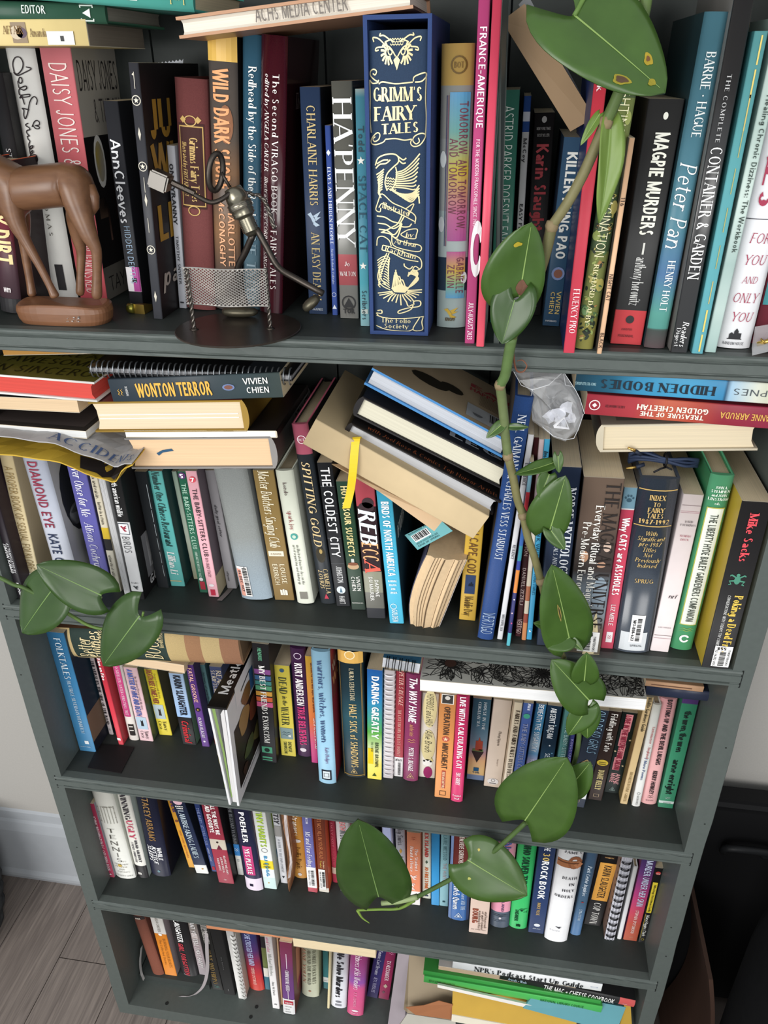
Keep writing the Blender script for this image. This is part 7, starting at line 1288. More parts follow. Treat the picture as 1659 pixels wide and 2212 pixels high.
boxish('yellow_envelope', [(0.1452, -0.0120, 0.1783), (0.3327, -0.0200, 0.1844), (0.3396, 0.0100, 0.2197), (0.1439, 0.0100, 0.2080)], 0, .006, 'c09a3c', 'mustard yellow padded envelope under the green folders', 'envelope')
slab('envelope_edge', [(0.1451, -0.0130, 0.1618), (0.3346, -0.0210, 0.1660), (0.3326, -0.0205, 0.1853), (0.1452, -0.0125, 0.1792)], .004, 'e6dfcc', 'white edged card sleeve below the mustard envelope', 'sleeve', GR)
boxish('white_pad', [(0.1204, -0.0040, 0.2325), (0.3031, -0.0040, 0.2086), (0.3026, -0.0020, 0.2149), (0.1201, -0.0020, 0.2364)], 0, .004, 'e0dcd6', 'white paper pad edge directly under the lower green folder', 'pad')
o, q, nn = boxish('comic_magazine', [(0.2534, -0.0060, 0.2151), (0.3952, -0.0080, 0.1897), (0.4074, 0.0120, 0.2270), (0.2729, 0.0120, 0.2358)], 0, .005, '5f9aa4', 'teal magazine with large red capitals poking out under the green folders', 'magazine')
ex, ey = (q[1] - q[0]), (q[3] - q[0]); up = nn.normalized() * .0006
Lw, pl = layout('SO', 'b'); vv, ff = fill(pl, lambda x, y: q[0] + ex * (.55 + .4 * x / Lw) + ey * (.12 + .75 * y) + up); obj('lettering', vv, ff, mat('b04050'), o)
vv = [q[0] + ex * a + ey * b + up for a, b in ((.2, .3), (.28, .5), (.36, .4), (.3, .15))]; obj('cover_print', vv, [(0, 1, 2, 3)], mat('b04050'), o)
slab('clear_folder', [(0.0601, -0.0040, 0.1074), (0.1536, -0.0060, 0.1120), (0.1515, 0.0000, 0.1393), (0.0732, 0.0000, 0.1389)], .003, 'b9b6ac', 'cloudy plastic folder peeping out below the kraft envelope', 'folder', GR, rough=.2)
slab('yellow_card', [(0.4002, -0.0020, 0.1875), (0.4208, -0.0020, 0.1882), (0.4137, 0.0150, 0.2332), (0.4054, 0.0150, 0.2335)], .003, 'b08f3a', 'narrow yellow card at the right edge of the bottom stack', 'card', GR)

# handwriting down the white hardcover
def signature():
    t = made['disney']; T, H = G['disney'][3], G['disney'][4]
    b = min(0.16 * T, 0.005)
    def P(px, py):
        tt = (py - 106) / 539; u = (px - 6 - 102 * tt) / (66 - 7 * tt); x = u * T
        return Vector((x, b * abs(2 * u - 1) ** 2.6 - .0012, H * (1 - tt)))
    A = lambda q: [(x / 3.687, y / 3.687) for x, y in q]; Z = lambda q: [(x / 10.05, 140 + y / 10.05) for x, y in q]
    L = [A([(112, 560), (102, 500), (125, 458), (165, 455), (190, 490), (182, 535), (140, 572), (108, 560), (140, 582), (200, 560), (250, 532), (212, 520)])] + [Z(q) for q in (
        [(400, 290), (430, 220), (480, 230), (490, 300), (440, 330), (390, 290), (400, 380), (430, 420), (560, 380), (590, 420), (520, 460), (420, 440), (410, 540), (460, 560), (640, 540), (640, 580), (500, 600), (470, 560), (420, 620), (480, 610), (530, 745)],
        [(780, 745), (795, 650), (750, 585), (690, 620), (640, 720), (600, 900), (540, 1030), (505, 960), (510, 860), (470, 820), (630, 850)], [(690, 1190), (740, 1090), (790, 1060), (840, 1090), (835, 1150), (760, 1160), (840, 1190), (830, 1225), (760, 1220), (700, 1150)],
        [(600, 1120), (540, 1150), (560, 1180), (620, 1210), (640, 1250), (570, 1270), (560, 1320), (620, 1380), (570, 1390), (590, 1450), (630, 1490), (600, 1560), (620, 1650), (690, 1620), (700, 1580), (640, 1600), (620, 1680), (640, 1760), (700, 1720), (690, 1680), (630, 1740), (640, 1790), (500, 1870)], [(640, 1790), (760, 1770), (805, 1860), (770, 1940), (700, 1960), (640, 1880), (635, 1780)])]
    m = MB()
    for q in L: m.tube(spline([P(*a) for a in q], 4), .00055, 5)
    m.build('handwriting', mat('2c2428', .5), t)
signature()
# ---------------------------------------------------------------- carved deer (its front half lies outside the picture)
def skin_body(name, pts, edges, rad, root, m, parent, sub=2):
    me = bpy.data.meshes.new(name); me.from_pydata([tuple(p) for p in pts], edges, []); o = bpy.data.objects.new(name, me); COL.objects.link(o)
    sk = o.modifiers.new('skin', 'SKIN'); sk.use_smooth_shade = True
    if not me.skin_vertices: pass
    for i, r in enumerate(rad):
        sv = me.skin_vertices[0].data[i]; sv.radius = r if isinstance(r, tuple) else (r, r); sv.use_root = (i == root)
    ss = o.modifiers.new('smooth', 'SUBSURF'); ss.levels = sub; ss.render_levels = sub
    bpy.context.view_layer.update()
    ev = o.evaluated_get(bpy.context.evaluated_depsgraph_get()); nm = bpy.data.meshes.new_from_object(ev)
    o.modifiers.clear(); o.data = nm; nm.materials.clear(); nm.materials.append(m); o.parent = parent
    nm.polygons.foreach_set('use_smooth', [True] * len(nm.polygons)); return o
def wood(c1, c2, rough=.35):
    m = bpy.data.materials.new('carved_wood'); m.use_nodes = True; nt = m.node_tree; b = nt.nodes['Principled BSDF']; b.inputs['Roughness'].default_value = rough
    tc = nt.nodes.new('ShaderNodeTexCoord'); mp = nt.nodes.new('ShaderNodeMapping'); mp.inputs['Scale'].default_value = (30, 160, 160)
    nz = nt.nodes.new('ShaderNodeTexNoise'); nz.inputs['Scale'].default_value = 1; nz.inputs['Detail'].default_value = 5
    mx = nt.nodes.new('ShaderNodeMix'); mx.data_type = 'RGBA'; mx.inputs['A'].default_value = lin(c1); mx.inputs['B'].default_value = lin(c2)
    nt.links.new(tc.outputs['Object'], mp.inputs[0]); nt.links.new(mp.outputs[0], nz.inputs['Vector']); nt.links.new(nz.outputs['Fac'], mx.inputs['Factor']); nt.links.new(mx.outputs['Result'], b.inputs['Base Color'])
    return m
def deer():
    W = wood('5c3d2b', '856044'); W2 = wood('67442f', '8a5f42', .4)
    o = Vector((-0.2910, 0.0362, 1.2548)); t = empty('wooden_deer'); tag(t, 'carved brown wooden deer on an oblong base, left end of the upper shelf', 'figurine')
    t.location = o
    R = lambda q: Vector(q) - o
    body = [R((-0.2386, 0.0340, 1.3862)), R((-0.2562, 0.0340, 1.3868)), R((-0.2832, 0.0340, 1.3825)), R((-0.3096, 0.0340, 1.3822)), R((-0.3305, 0.0340, 1.3853)), R((-0.3418, 0.0340, 1.4057)), R((-0.3480, 0.0340, 1.4374)), R((-0.3492, 0.0340, 1.4623)), R((-0.3713, 0.0340, 1.4586)), R((-0.3839, 0.0340, 1.4560))]
    rad = [(.0185, .0175), (.0262, .021), (.0268, .022), (.0262, .021), (.0245, .02), (.015, .013), (.0105, .0095), (.0115, .0105), (.008, .0075), (.005, .005)]
    edges = [(i, i + 1) for i in range(9)]
    pts = list(body)
    def leg(att, q, rr):
        i0 = len(pts); 
        for k, (a, r) in enumerate(zip(q, rr)):
            pts.append(R(a)); rad.append(r); edges.append((att if k == 0 else i0 + k - 1, i0 + k))
    leg(1, [(-0.2456, 0.0210, 1.3653), (-0.2432, 0.0190, 1.3447), (-0.2372, 0.0190, 1.3299), (-0.2417, 0.0200, 1.3077), (-0.2480, 0.0210, 1.2810)], [.0145, .0095, .0055, .0047, .006])
    leg(1, [(-0.2656, 0.0460, 1.3613), (-0.2711, 0.0500, 1.3388), (-0.2714, 0.0510, 1.3208), (-0.2768, 0.0510, 1.3000), (-0.2818, 0.0500, 1.2765)], [.0125, .0085, .005, .0042, .005])
    leg(4, [(-0.3184, 0.0210, 1.3588), (-0.3103, 0.0200, 1.3369), (-0.3010, 0.0200, 1.3129), (-0.2947, 0.0210, 1.2916), (-0.2916, 0.0210, 1.2811)], [.0108, .0058, .0042, .004, .0056])
    leg(4, [(-0.3263, 0.0460, 1.3540), (-0.3310, 0.0500, 1.3311), (-0.3336, 0.0500, 1.3081), (-0.3348, 0.0500, 1.2870), (-0.3346, 0.0480, 1.2745)], [.0105, .0058, .0044, .0042, .0052])
    i0 = len(pts)
    for s_ in (-1, 1):   # ears
        pts.append(body[7] + Vector((.006, s_ * .008, .012))); rad.append(.004); edges.append((7, len(pts) - 1))
        pts.append(body[7] + Vector((.016, s_ * .016, .028))); rad.append(.0025); edges.append((len(pts) - 2, len(pts) - 1))
    skin_body('body', pts, edges, rad, 2, W, t)
    MB().tube([R((-0.2411, 0.0340, 1.3853)), R((-0.2382, 0.0320, 1.3762)), R((-0.2386, 0.0310, 1.3668)), R((-0.2427, 0.0310, 1.3584))], [.006, .0062, .005, .0015], 8).build('tail', W, t, True)
    # base: oblong with rounded ends, sides flaring
    A, B = R((-0.3439, 0.0333, 1.2548)), R((-0.2430, 0.0491, 1.2548)); c = (A + B) / 2; hl = .0505; hw = .0225; v = []; n = 40; lev = [(.0, .92), (.004, .97), (.012, 1.0), (.0172, .985), (.0188, .95), (.0194, .9)]
    cy = .036 - o.y
    for z, s_ in lev:
        for k in range(n):
            a = 2 * math.pi * k / n; ca, sa = math.cos(a), math.sin(a)
            e = .55
            v.append((c.x + hl * s_ * math.copysign(abs(ca) ** e, ca), cy + hw * s_ * math.copysign(abs(sa) ** .8, sa), z + (0.0015 * math.sin(a * 3) if z > .012 else 0)))
    f = [tuple(range(n - 1, -1, -1)), tuple((len(lev) - 1) * n + k for k in range(n))]
    for l in range(len(lev) - 1):
        for k in range(n): f.append((l * n + k, l * n + (k + 1) % n, l * n + n + (k + 1) % n, l * n + n + k))
    obj('base', v, f, W2, t)
    rr = random.Random(4)
    sp = MB()
    for k in range(16):
        x, z = c.x + .01 + rr.uniform(0, .017), rr.uniform(.005, .011); s_ = rr.uniform(.0003, .0011); sp.box((x, cy - hw * 1.0 - .0004, z), (x + s_ * 1.6, cy - hw * .97, z + s_))
    o2 = sp.build('sticker_residue', mat('a9a09a', .7), t); o2['kind'] = 'stuff'
deer()

# ---------------------------------------------------------------- metal tennis player
def player():
    o = Vector((-.105, .0255, 1.25482)); t = empty('metal_tennis_player'); t.location = o
    tag(t, 'scrap metal tennis player with mesh net on a round steel disc', 'figurine')
    ST = mat('6e6862', .32, .85, .12, .1, 120); DK = mat('4a443f', .4, .8, .15, .15, 150); BR = mat('8d8878', .28, .9, .1)
    R = lambda q: Vector(q) - o
    v = []; n = 48
    for z, r in ((.0, .0618), (.0014, .0622), (.0018, .0616)): v += [(r * math.cos(2 * math.pi * k / n), r * .985 * math.sin(2 * math.pi * k / n), z) for k in range(n)]
    f = [tuple(range(n - 1, -1, -1)), tuple(2 * n + k for k in range(n))] + [(l * n + k, l * n + (k + 1) % n, l * n + n + (k + 1) % n, l * n + n + k) for l in (0, 1) for k in range(n)]
    obj('base_disc', v, f, mat('57504a', .3, .7, .2, .1, 60), t)
    pl, pr = (-0.1467, 0.0142, 1.2566), (-0.0726, 0.0265, 1.2566)
    ya, yb = pl[1], pr[1]
    # net posts of twisted wire
    for q, top in ((pl, 582), (pr, 582)):
        h = 0.0583
        for ph in (0, math.pi):
            pts = [Vector((q[0] + .0011 * math.cos(k * .8 + ph), q[1] + .0011 * math.sin(k * .8 + ph), q[2] + h * k / 40)) - o for k in range(41)]
            MB().tube(pts, .0013, 5).build('net_post_wire', ST, t, True)
        MB().tube([Vector(q) - o + Vector((0, 0, -.0003)), Vector(q) - o + Vector((0, 0, .0016))], [.005, .0028], 10).build('weld', DK, t, True)
    # expanded mesh net: crossed wires, bulging a little toward the room
    net = MB(); x0, x1 = pl[0] - .0055, pr[0] + .003; z0, z1 = pl[2] + h * .42, pl[2] + h + .001; ym = (ya + yb) / 2
    def NP(u, w): return Vector((x0 + (x1 - x0) * u + .0, ym - .004 - .003 * math.sin(math.pi * u) + .002 * math.sin(9 * u), z0 + (z1 - z0) * w)) - o
    nx, nz = 20, 13
    for k in range(-nz, nx + 1):
        for sl in (1, -1):
            pts = []
            for i in range(nz + 1):
                u = (k + (i if sl > 0 else nz - i)) / nx
                if 0 <= u <= 1: pts.append(NP(u, i / nz))
            if len(pts) > 1: net.tube(pts, .00042, 4, False)
    net.tube([NP(u / 20, 0) for u in range(21)], .0006, 4); net.tube([NP(u / 20, 1) for u in range(21)], .0006, 4)
    no = net.build('net', mat('c4c0bb', .3, .8, 0), t)
    # torso: spark plug turned along the spine line
    a, b = R((-0.1034, 0.0420, 1.3849)), R((-0.0869, 0.0420, 1.3418)); ax = (b - a); L = ax.length; prof = [(0, .0035), (.02, .008), (.12, .0095), (.2, .0105), (.3, .0105), (.31, .0118), (.44, .0118), (.46, .0105), (.5, .0112), (.53, .0103), (.56, .0112), (.59, .0098)] + [x for k in range(9) for x in ((.62 + k * .034, .0082), (.636 + k * .034, .0071))] + [(.95, .006), (1, .0045)]
    MB().tube([a + ax * s_ for s_, r in prof], [r for s_, r in prof], 14).build('torso', BR, t, True)
    for s_ in (.33, .37, .41): MB().tube([a + ax * s_, a + ax * (s_ + .012)], .01215, 14).build('torso_band', ST, t)
    # neck, ring head
    hd = R((-0.1169, 0.0400, 1.3977)); MB().tube([R((-0.1046, 0.0400, 1.3847)), R((-0.1083, 0.0400, 1.3914)), R((-0.1116, 0.0400, 1.3977))], .0016, 6).build('neck', DK, t, True)
    pts = []
    for k in range(25): th = 2 * math.pi * k / 24; pts.append(hd + Vector((.0048 * math.cos(th) + .003 * math.sin(th), .006 * math.cos(th), .0158 * math.sin(th) * 1.0)))
    MB().tube(pts, .0028, 8, False).build('ring_head', DK, t, True)
    # arms
    MB().tube(spline([R((-0.1023, 0.0360, 1.3812)), R((-0.1107, 0.0300, 1.3755)), R((-0.1193, 0.0260, 1.3735)), R((-0.1288, 0.0240, 1.3777)), R((-0.1412, 0.0220, 1.3853)), R((-0.1538, 0.0220, 1.3907))], 4), .0022, 7).build('left_arm', DK, t, True)
    for k in range(16):
        s_ = k / 15; p = R((-0.1530, 0.0220, 1.3904)).lerp(R((-0.1341, 0.0230, 1.3817)), s_); MB().tube([p, p + Vector((.0012, 0, -.0005))], .0029, 7).build('arm_coil', DK, t)
    c = R((-0.1639, 0.0220, 1.3922)); blk = MB(); hx = .0078
    m_ = Matrix.Rotation(math.radians(22), 3, 'Y')
    vs = [m_ @ Vector((x * hx * 1.15, y * hx, z * hx)) for x in (-1, 1) for y in (-1, 1) for z in (-1, 1)]
    bmx = bmesh.new()
    for q in vs: bmx.verts.new(q + c)
    bmx.verts.ensure_lookup_table()
    for q in ((0, 1, 3, 2), (4, 6, 7, 5), (0, 4, 5, 1), (2, 3, 7, 6), (0, 2, 6, 4), (1, 5, 7, 3)): bmx.faces.new([bmx.verts[i] for i in q])
    bmesh.ops.bevel(bmx, geom=bmx.edges[:], offset=.0016, segments=2, affect='EDGES')
    me = bpy.data.meshes.new('racket_block'); bmx.to_mesh(me); bmx.free(); me.materials.append(mat('65625e', .35, .9, .1)); ob = bpy.data.objects.new('racket_block', me); COL.objects.link(ob); ob.parent = t
    ra = [R((-0.0992, 0.0500, 1.3811)), R((-0.0897, 0.0520, 1.3781)), R((-0.0794, 0.0500, 1.3760)), R((-0.0729, 0.0460, 1.3701)), R((-0.0685, 0.0420, 1.3604)), R((-0.0642, 0.0380, 1.3487))]
    for ph in (0, math.pi):
        q = spline(ra, 8); MB().tube([p + Vector((.0011 * math.cos(k * .9 + ph), .0011 * math.sin(k * .9 + ph), .0006 * math.sin(k))) for k, p in enumerate(q)], .0014, 5).build('right_arm_wire', ST, t, True)
    # legs and shoes
    MB().tube(spline([R((-0.0831, 0.0420, 1.3482)), R((-0.0731, 0.0400, 1.3305)), R((-0.0623, 0.0360, 1.3138)), R((-0.0439, 0.0300, 1.3051)), R((-0.0173, 0.0260, 1.2928))], 4), .0032, 8).build('right_leg', DK, t, True)
    MB().tube(spline([R((-0.0880, 0.0460, 1.3427)), R((-0.0989, 0.0500, 1.3246)), R((-0.1095, 0.0540, 1.3080)), R((-0.1091, 0.0560, 1.2893)), R((-0.1061, 0.0560, 1.2708))], 4), .0034, 8).build('left_leg', DK, t, True)
    def shoe(nm, p, q, r):
        p, q = R(p), R(q); d = q - p; pts = [p + d * s_ for s_ in (0, .1, .35, .65, .9, 1)]; MB().tube(pts, [r * .45, r * .8, r, r * .95, r * .7, r * .3], 10, flat=.62).build(nm, mat('5f5a4c', .4, .7, .15), t, True)
    shoe('left_shoe', (-0.1336, 0.0644, 1.2620), (-0.0970, 0.0652, 1.2620), .0095)
    shoe('right_shoe', (-0.0374, 0.0280, 1.2766), (-0.0225, 0.0300, 1.2890), .0085)
player()

# ---------------------------------------------------------------- trailing plants
def leafmat(c1, c2, key):
    if key in _mc: return _mc[key]
    m = bpy.data.materials.new('leaf_green'); m.use_nodes = True; nt = m.node_tree; b = nt.nodes['Principled BSDF']; b.inputs['Roughness'].default_value = .33
    tc = nt.nodes.new('ShaderNodeTexCoord'); nz = nt.nodes.new('ShaderNodeTexNoise'); nz.inputs['Scale'].default_value = 45; nz.inputs['Detail'].default_value = 4
    mx = nt.nodes.new('ShaderNodeMix'); mx.data_type = 'RGBA'; mx.inputs['A'].default_value = lin(c1); mx.inputs['B'].default_value = lin(c2)
    nt.links.new(tc.outputs['Object'], nz.inputs['Vector']); nt.links.new(nz.outputs['Fac'], mx.inputs['Factor']); nt.links.new(mx.outputs['Result'], b.inputs['Base Color'])
    b.inputs['Subsurface Weight'].default_value = 0.0
    _mc[key] = m; return m
GREEN = {'d': ('263f16', '35521f'), 'm': ('324c1b', '456428'), 'l': ('52702a', '6f8a3a'), 'y': ('617d33', '7c9445')}
def leaf(vine, base, tip, wr, shade='m', n=(0, -.85, .52), fold=.12, curl=.1, roll=0, lobe=.32, sx=1.0, spots=()):
    """heart shaped leaf: base is where the stalk joins, tip the point; wr half width over length"""
    B, Tp = Vector(base), Vector(tip); a = Tp - B; L = a.length; a.normalize(); N0 = Vector(n); N0 = (N0 - a * N0.dot(a)).normalized()
    N0 = Matrix.Rotation(math.radians(roll), 3, a) @ N0; s = N0.cross(a)
    nu, nv = 16, 10
    def hw(u): return L * wr * ((u + .025) ** .42 * max(0, 1.0 - u) ** .8) / .475
    def pt(u, v_, up=0):
        h = hw(u) * (sx if v_ > 0 else 1.0); av = abs(v_)
        al = L * (u - lobe * av ** 1.7 * (1 - u) ** 1.5 * 1.0)
        z = fold * h * av * 1.0 - curl * L * u * u + .012 * L * math.sin(u * 9 + av * 4) * av - .1 * h * av ** 3
        return B + a * al + s * (h * v_ * math.cos(fold * .5)) + N0 * (z + up)
    v = []; f = []; th = .00035
    for lay in (1, -1):
        for i in range(nu + 1):
            for k in range(nv + 1): v.append(pt(i / nu, 2 * k / nv - 1, th * lay))
    M_ = (nu + 1) * (nv + 1); I = lambda l, i, k: l * M_ + i * (nv + 1) + k
    for i in range(nu):
        for k in range(nv): f.append((I(0, i, k), I(0, i, k + 1), I(0, i + 1, k + 1), I(0, i + 1, k))); f.append((I(1, i, k), I(1, i + 1, k), I(1, i + 1, k + 1), I(1, i, k + 1)))
        f.append((I(0, i, 0), I(0, i + 1, 0), I(1, i + 1, 0), I(1, i, 0))); f.append((I(0, i + 1, nv), I(0, i, nv), I(1, i, nv), I(1, i + 1, nv)))
    for k in range(nv): f.append((I(0, 0, k + 1), I(0, 0, k), I(1, 0, k), I(1, 0, k + 1)))
    o0 = vine.matrix_world.translation if False else vine.location
    o = obj('leaf', [p - o0 for p in v], f, leafmat(*GREEN[shade], 'leaf' + shade), vine, None, True)
    mv = []; wd = .0007 if L > .04 else .0004
    for i in range(nu): 
        u = i / nu; w_ = wd * (1 - u * .8); mv += [pt(u, 0, th + .0003) - s * w_ - o0, pt(u, 0, th + .0003) + s * w_ - o0]
    obj('midrib', mv, [(2 * i, 2 * i + 1, 2 * i + 3, 2 * i + 2) for i in range(nu - 1)], mat('86a05c' if shade != 'd' else '6f8c50', .4), o)
    for (su, sv, ru, rv, c, ups) in spots:
        q = [pt(su + ru * math.cos(t) * (1 + .25 * math.sin(3 * t)), sv + rv * math.sin(t), th + ups) - o0 for t in [k * math.pi / 8 for k in range(16)]]
        q2 = [pt(su, sv, th + ups) - o0] + q
        obj('brown_spot', q2, [(0, 1 + k, 1 + (k + 1) % 16) for k in range(16)], mat(c, .6, var=.25, scale=200), o)
    return o
def stem(vine, pts, r0, r1, col, name='stem', k=5, n=8):
    q = spline(pts, k); o0 = vine.location
    rr = [r0 + (r1 - r0) * i / (len(q) - 1) for i in range(len(q))]
    return MB().tube([p - o0 for p in q], rr, n).build(name, mat(col, .5, var=.25, scale=90), vine, True)
vine = empty('trailing_heartleaf_plant'); vine.location = (0.2366, -0.0600, 1.5184)
tag(vine, 'long heartleaf vine hanging down the right half of the bookcase over every shelf', 'plant')
stem(vine, [(0.2348, 0.0200, 1.6141), (0.2346, -0.0300, 1.5679), (0.2351, -0.0600, 1.5340), (0.2358, -0.0650, 1.5128), (0.2309, -0.0650, 1.4830), (0.2256, -0.0620, 1.4616), (0.2193, -0.0600, 1.4438)], .0044, .0042, '55693a')
stem(vine, [(0.2193, -0.0600, 1.4438), (0.2139, -0.0580, 1.4267), (0.2071, -0.0560, 1.4074), (0.1979, -0.0540, 1.3873), (0.1881, -0.0500, 1.3701)], .0042, .004, '7a7552')
stem(vine, [(0.1881, -0.0500, 1.3701), (0.1855, -0.0480, 1.3513), (0.1817, -0.0450, 1.3324), (0.1772, -0.0420, 1.3184), (0.1704, -0.0380, 1.3076), (0.1686, -0.0340, 1.2907), (0.1634, -0.0300, 1.2739)], .0045, .0044, '6a6844')
stem(vine, [(0.1634, -0.0300, 1.2739), (0.1614, -0.0240, 1.2543), (0.1597, -0.0180, 1.2348), (0.1557, -0.0150, 1.2238)], .0048, .0048, '5c7444')
stem(vine, [(0.1557, -0.0150, 1.2238), (0.1589, -0.0120, 1.2055), (0.1618, -0.0110, 1.1865), (0.1642, -0.0100, 1.1695), (0.1677, -0.0090, 1.1496)], .0046, .0044, '66734a')
stem(vine, [(0.1677, -0.0090, 1.1496), (0.1742, -0.0090, 1.1274), (0.1805, -0.0090, 1.1019), (0.1873, -0.0090, 1.0848), (0.1939, -0.0090, 1.0597), (0.2029, -0.0090, 1.0352), (0.2115, -0.0090, 1.0071)], .0042, .004, '77734c')
stem(vine, [(0.2115, -0.0090, 1.0071), (0.2172, -0.0090, 0.9868), (0.2232, -0.0090, 0.9630), (0.2314, -0.0090, 0.9388), (0.2378, -0.0090, 0.9235), (0.2454, -0.0090, 0.9081)], .0036, .003, '6a6844')
stem(vine, [(0.2454, -0.0090, 0.9081), (0.2463, -0.0120, 0.8875), (0.2516, -0.0130, 0.8653), (0.2641, -0.0140, 0.8435), (0.2701, -0.0140, 0.8266), (0.2736, -0.0160, 0.7927), (0.2720, -0.0180, 0.7568), (0.2675, -0.0200, 0.7270), (0.2701, -0.0220, 0.6893), (0.2475, -0.0240, 0.6669), (0.2235, -0.0260, 0.6540)], .003, .0028, '4e6236')
stem(vine, [(0.2234, -0.0260, 0.6557), (0.2074, -0.0280, 0.6303), (0.1914, -0.0300, 0.6059), (0.1722, -0.0300, 0.5768), (0.1492, -0.0300, 0.5489), (0.1193, -0.0310, 0.5182), (0.0896, -0.0320, 0.4887)], .0032, .003, '4a6234')
stem(vine, [(0.0896, -0.0320, 0.4887), (0.0632, -0.0360, 0.4787), (0.0402, -0.0380, 0.4726)], .0042, .0034, '8fa070', 'pale_sheath')
stem(vine, [(0.0850, -0.0300, 0.4767), (0.0640, -0.0320, 0.4577), (0.0354, -0.0340, 0.4523), (0.0053, -0.0360, 0.4466)], .0024, .0018, '6f8c3c', 'new_shoot')
stem(vine, [(0.0053, -0.0360, 0.4466), (0.0120, -0.0380, 0.4343), (0.0228, -0.0400, 0.4270)], .0022, .0006, '7a9640', 'new_shoot')
for q in ((0.2193, -0.0600, 1.4438), (0.1881, -0.0500, 1.3701), (0.1557, -0.0150, 1.2238), (0.1677, -0.0090, 1.1496), (0.1873, -0.0090, 1.0848), (0.2115, -0.0090, 1.0071)):
    q = Vector(q) - vine.location; MB().tube([q + Vector((0, 0, .004)), q, q + Vector((0, 0, -.004))], [.0042, .0054, .0044], 8).build('stem_node', mat('8a7a5c', .7, var=.3, scale=200), vine, True)
# dry tendril at the shelf edge
stem(vine, [(0.1644, -0.0240, 1.2692), (0.1665, -0.0160, 1.2497), (0.1698, -0.0120, 1.2376), (0.1758, -0.0100, 1.2359), (0.1787, -0.0100, 1.2417), (0.1742, -0.0100, 1.2468), (0.1696, -0.0110, 1.2460)], .0011, .0004, '7a4f3c', 'dry_tendril')
# leaves
leaf(vine, (0.1887, -0.0850, 1.5089), (0.2520, -0.1050, 1.4648), .43, 'm', n=(.25, -.8, .5), fold=.14, curl=.03, lobe=.36, sx=1.12, spots=((.69, -.62, .06, .17, '8f842c', .0004), (.69, -.62, .042, .11, '54402f', .0007), (.72, .33, .045, .13, 'a08a2c', .0004), (.715, .33, .018, .06, '6e4a30', .0007), (.86, -.1, .03, .2, '8f842c', .0004)))
stem(vine, [(0.1887, -0.0850, 1.5089), (0.2021, -0.0750, 1.5284), (0.2324, -0.0600, 1.5366)], .0016, .002, '5d7a3c', 'leaf_stalk')
leaf(vine, (0.2226, -0.0580, 1.4446), (0.2262, -0.0700, 1.3760), .17, 'y', n=(.5, -.8, .2), fold=.5, curl=.1, lobe=.1)
leaf(vine, (0.2148, -0.0580, 1.4494), (0.2027, -0.0660, 1.4298), .16, 'l', fold=.5, lobe=.1)
leaf(vine, (0.1669, -0.0500, 1.3143), (0.1717, -0.0620, 1.3759), .29, 'm', n=(.1, -.9, .4), fold=.2, curl=-.05, lobe=.22, sx=1.85, spots=((.13, -.1, .1, .25, '6a4a3a', .0005), (.12, -.42, .07, .2, '6a4a3a', .0006), (.72, .35, .03, .15, 'a9962c', .0005)))
leaf(vine, (0.1633, -0.0550, 1.3124), (0.1552, -0.0600, 1.2762), .5, 'd', fold=.2, curl=.05, lobe=.45)
leaf(vine, (0.1594, -0.0130, 1.1834), (0.1459, -0.0200, 1.1723), .3, 'm', fold=.3)
leaf(vine, (0.1669, -0.0120, 1.1815), (0.1849, -0.0160, 1.1842), .2, 'd', fold=.3, lobe=.1)
leaf(vine, (0.2114, -0.0160, 1.1483), (0.1755, -0.0260, 1.1359), .2, 'm', n=(0, -.5, .85), fold=.25, curl=-.12, lobe=.12)
leaf(vine, (0.2145, -0.0180, 1.1568), (0.2172, -0.0220, 1.1407), .3, 'm', fold=.3)
leaf(vine, (0.2082, -0.0160, 1.1362), (0.2011, -0.0260, 1.1145), .4, 'm', n=(.3, -.8, .5), fold=.3, lobe=.15)
leaf(vine, (0.2143, -0.0220, 1.0778), (0.2227, -0.0300, 1.1382), .27, 'm', n=(.0, -.9, .45), fold=.1, curl=.12, lobe=.2, sx=1.6)
leaf(vine, (0.2151, -0.0240, 1.0780), (0.2306, -0.0300, 1.0603), .36, 'm', fold=.3)
leaf(vine, (0.2472, -0.0220, 0.9431), (0.2204, -0.0400, 1.0449), .27, 'm', n=(.2, -.9, .35), fold=.2, curl=.05, lobe=.2, spots=((.42, .15, .1, .06, '9a8a4c', .0005), (.42, .15, .08, .025, '3a3420', .0007)))
leaf(vine, (0.2478, -0.0220, 0.9470), (0.2243, -0.0340, 0.9388), .45, 'm', fold=.3, lobe=.15)
leaf(vine, (0.2485, -0.0220, 0.9445), (0.2620, -0.0300, 0.9362), .28, 'm', fold=.4)
leaf(vine, (0.2282, -0.0120, 0.9508), (0.2087, -0.0180, 0.9582), .3, 'm', fold=.3)
leaf(vine, (0.2766, -0.0240, 0.8634), (0.2323, -0.0340, 0.9207), .36, 'm', n=(.15, -.9, .4), fold=.22, curl=.08, lobe=.2)
leaf(vine, (0.2682, -0.0260, 0.8923), (0.2659, -0.0340, 0.9336), .36, 'm', fold=.25, lobe=.15)
leaf(vine, (0.2763, -0.0240, 0.8523), (0.2586, -0.0360, 0.8163), .38, 'm', n=(.2, -.85, .5), fold=.2, curl=.1, lobe=.25)
leaf(vine, (0.2760, -0.0220, 0.8518), (0.2815, -0.0300, 0.8079), .34, 'm', fold=.15, lobe=.2)
leaf(vine, (0.2207, -0.0400, 0.6755), (0.2573, -0.0500, 0.7928), .385, 'm', n=(-.1, -.82, .55), fold=.1, curl=.05, lobe=.22)
leaf(vine, (0.2679, -0.0300, 0.7287), (0.2868, -0.0360, 0.7767), .38, 'm', fold=.25)
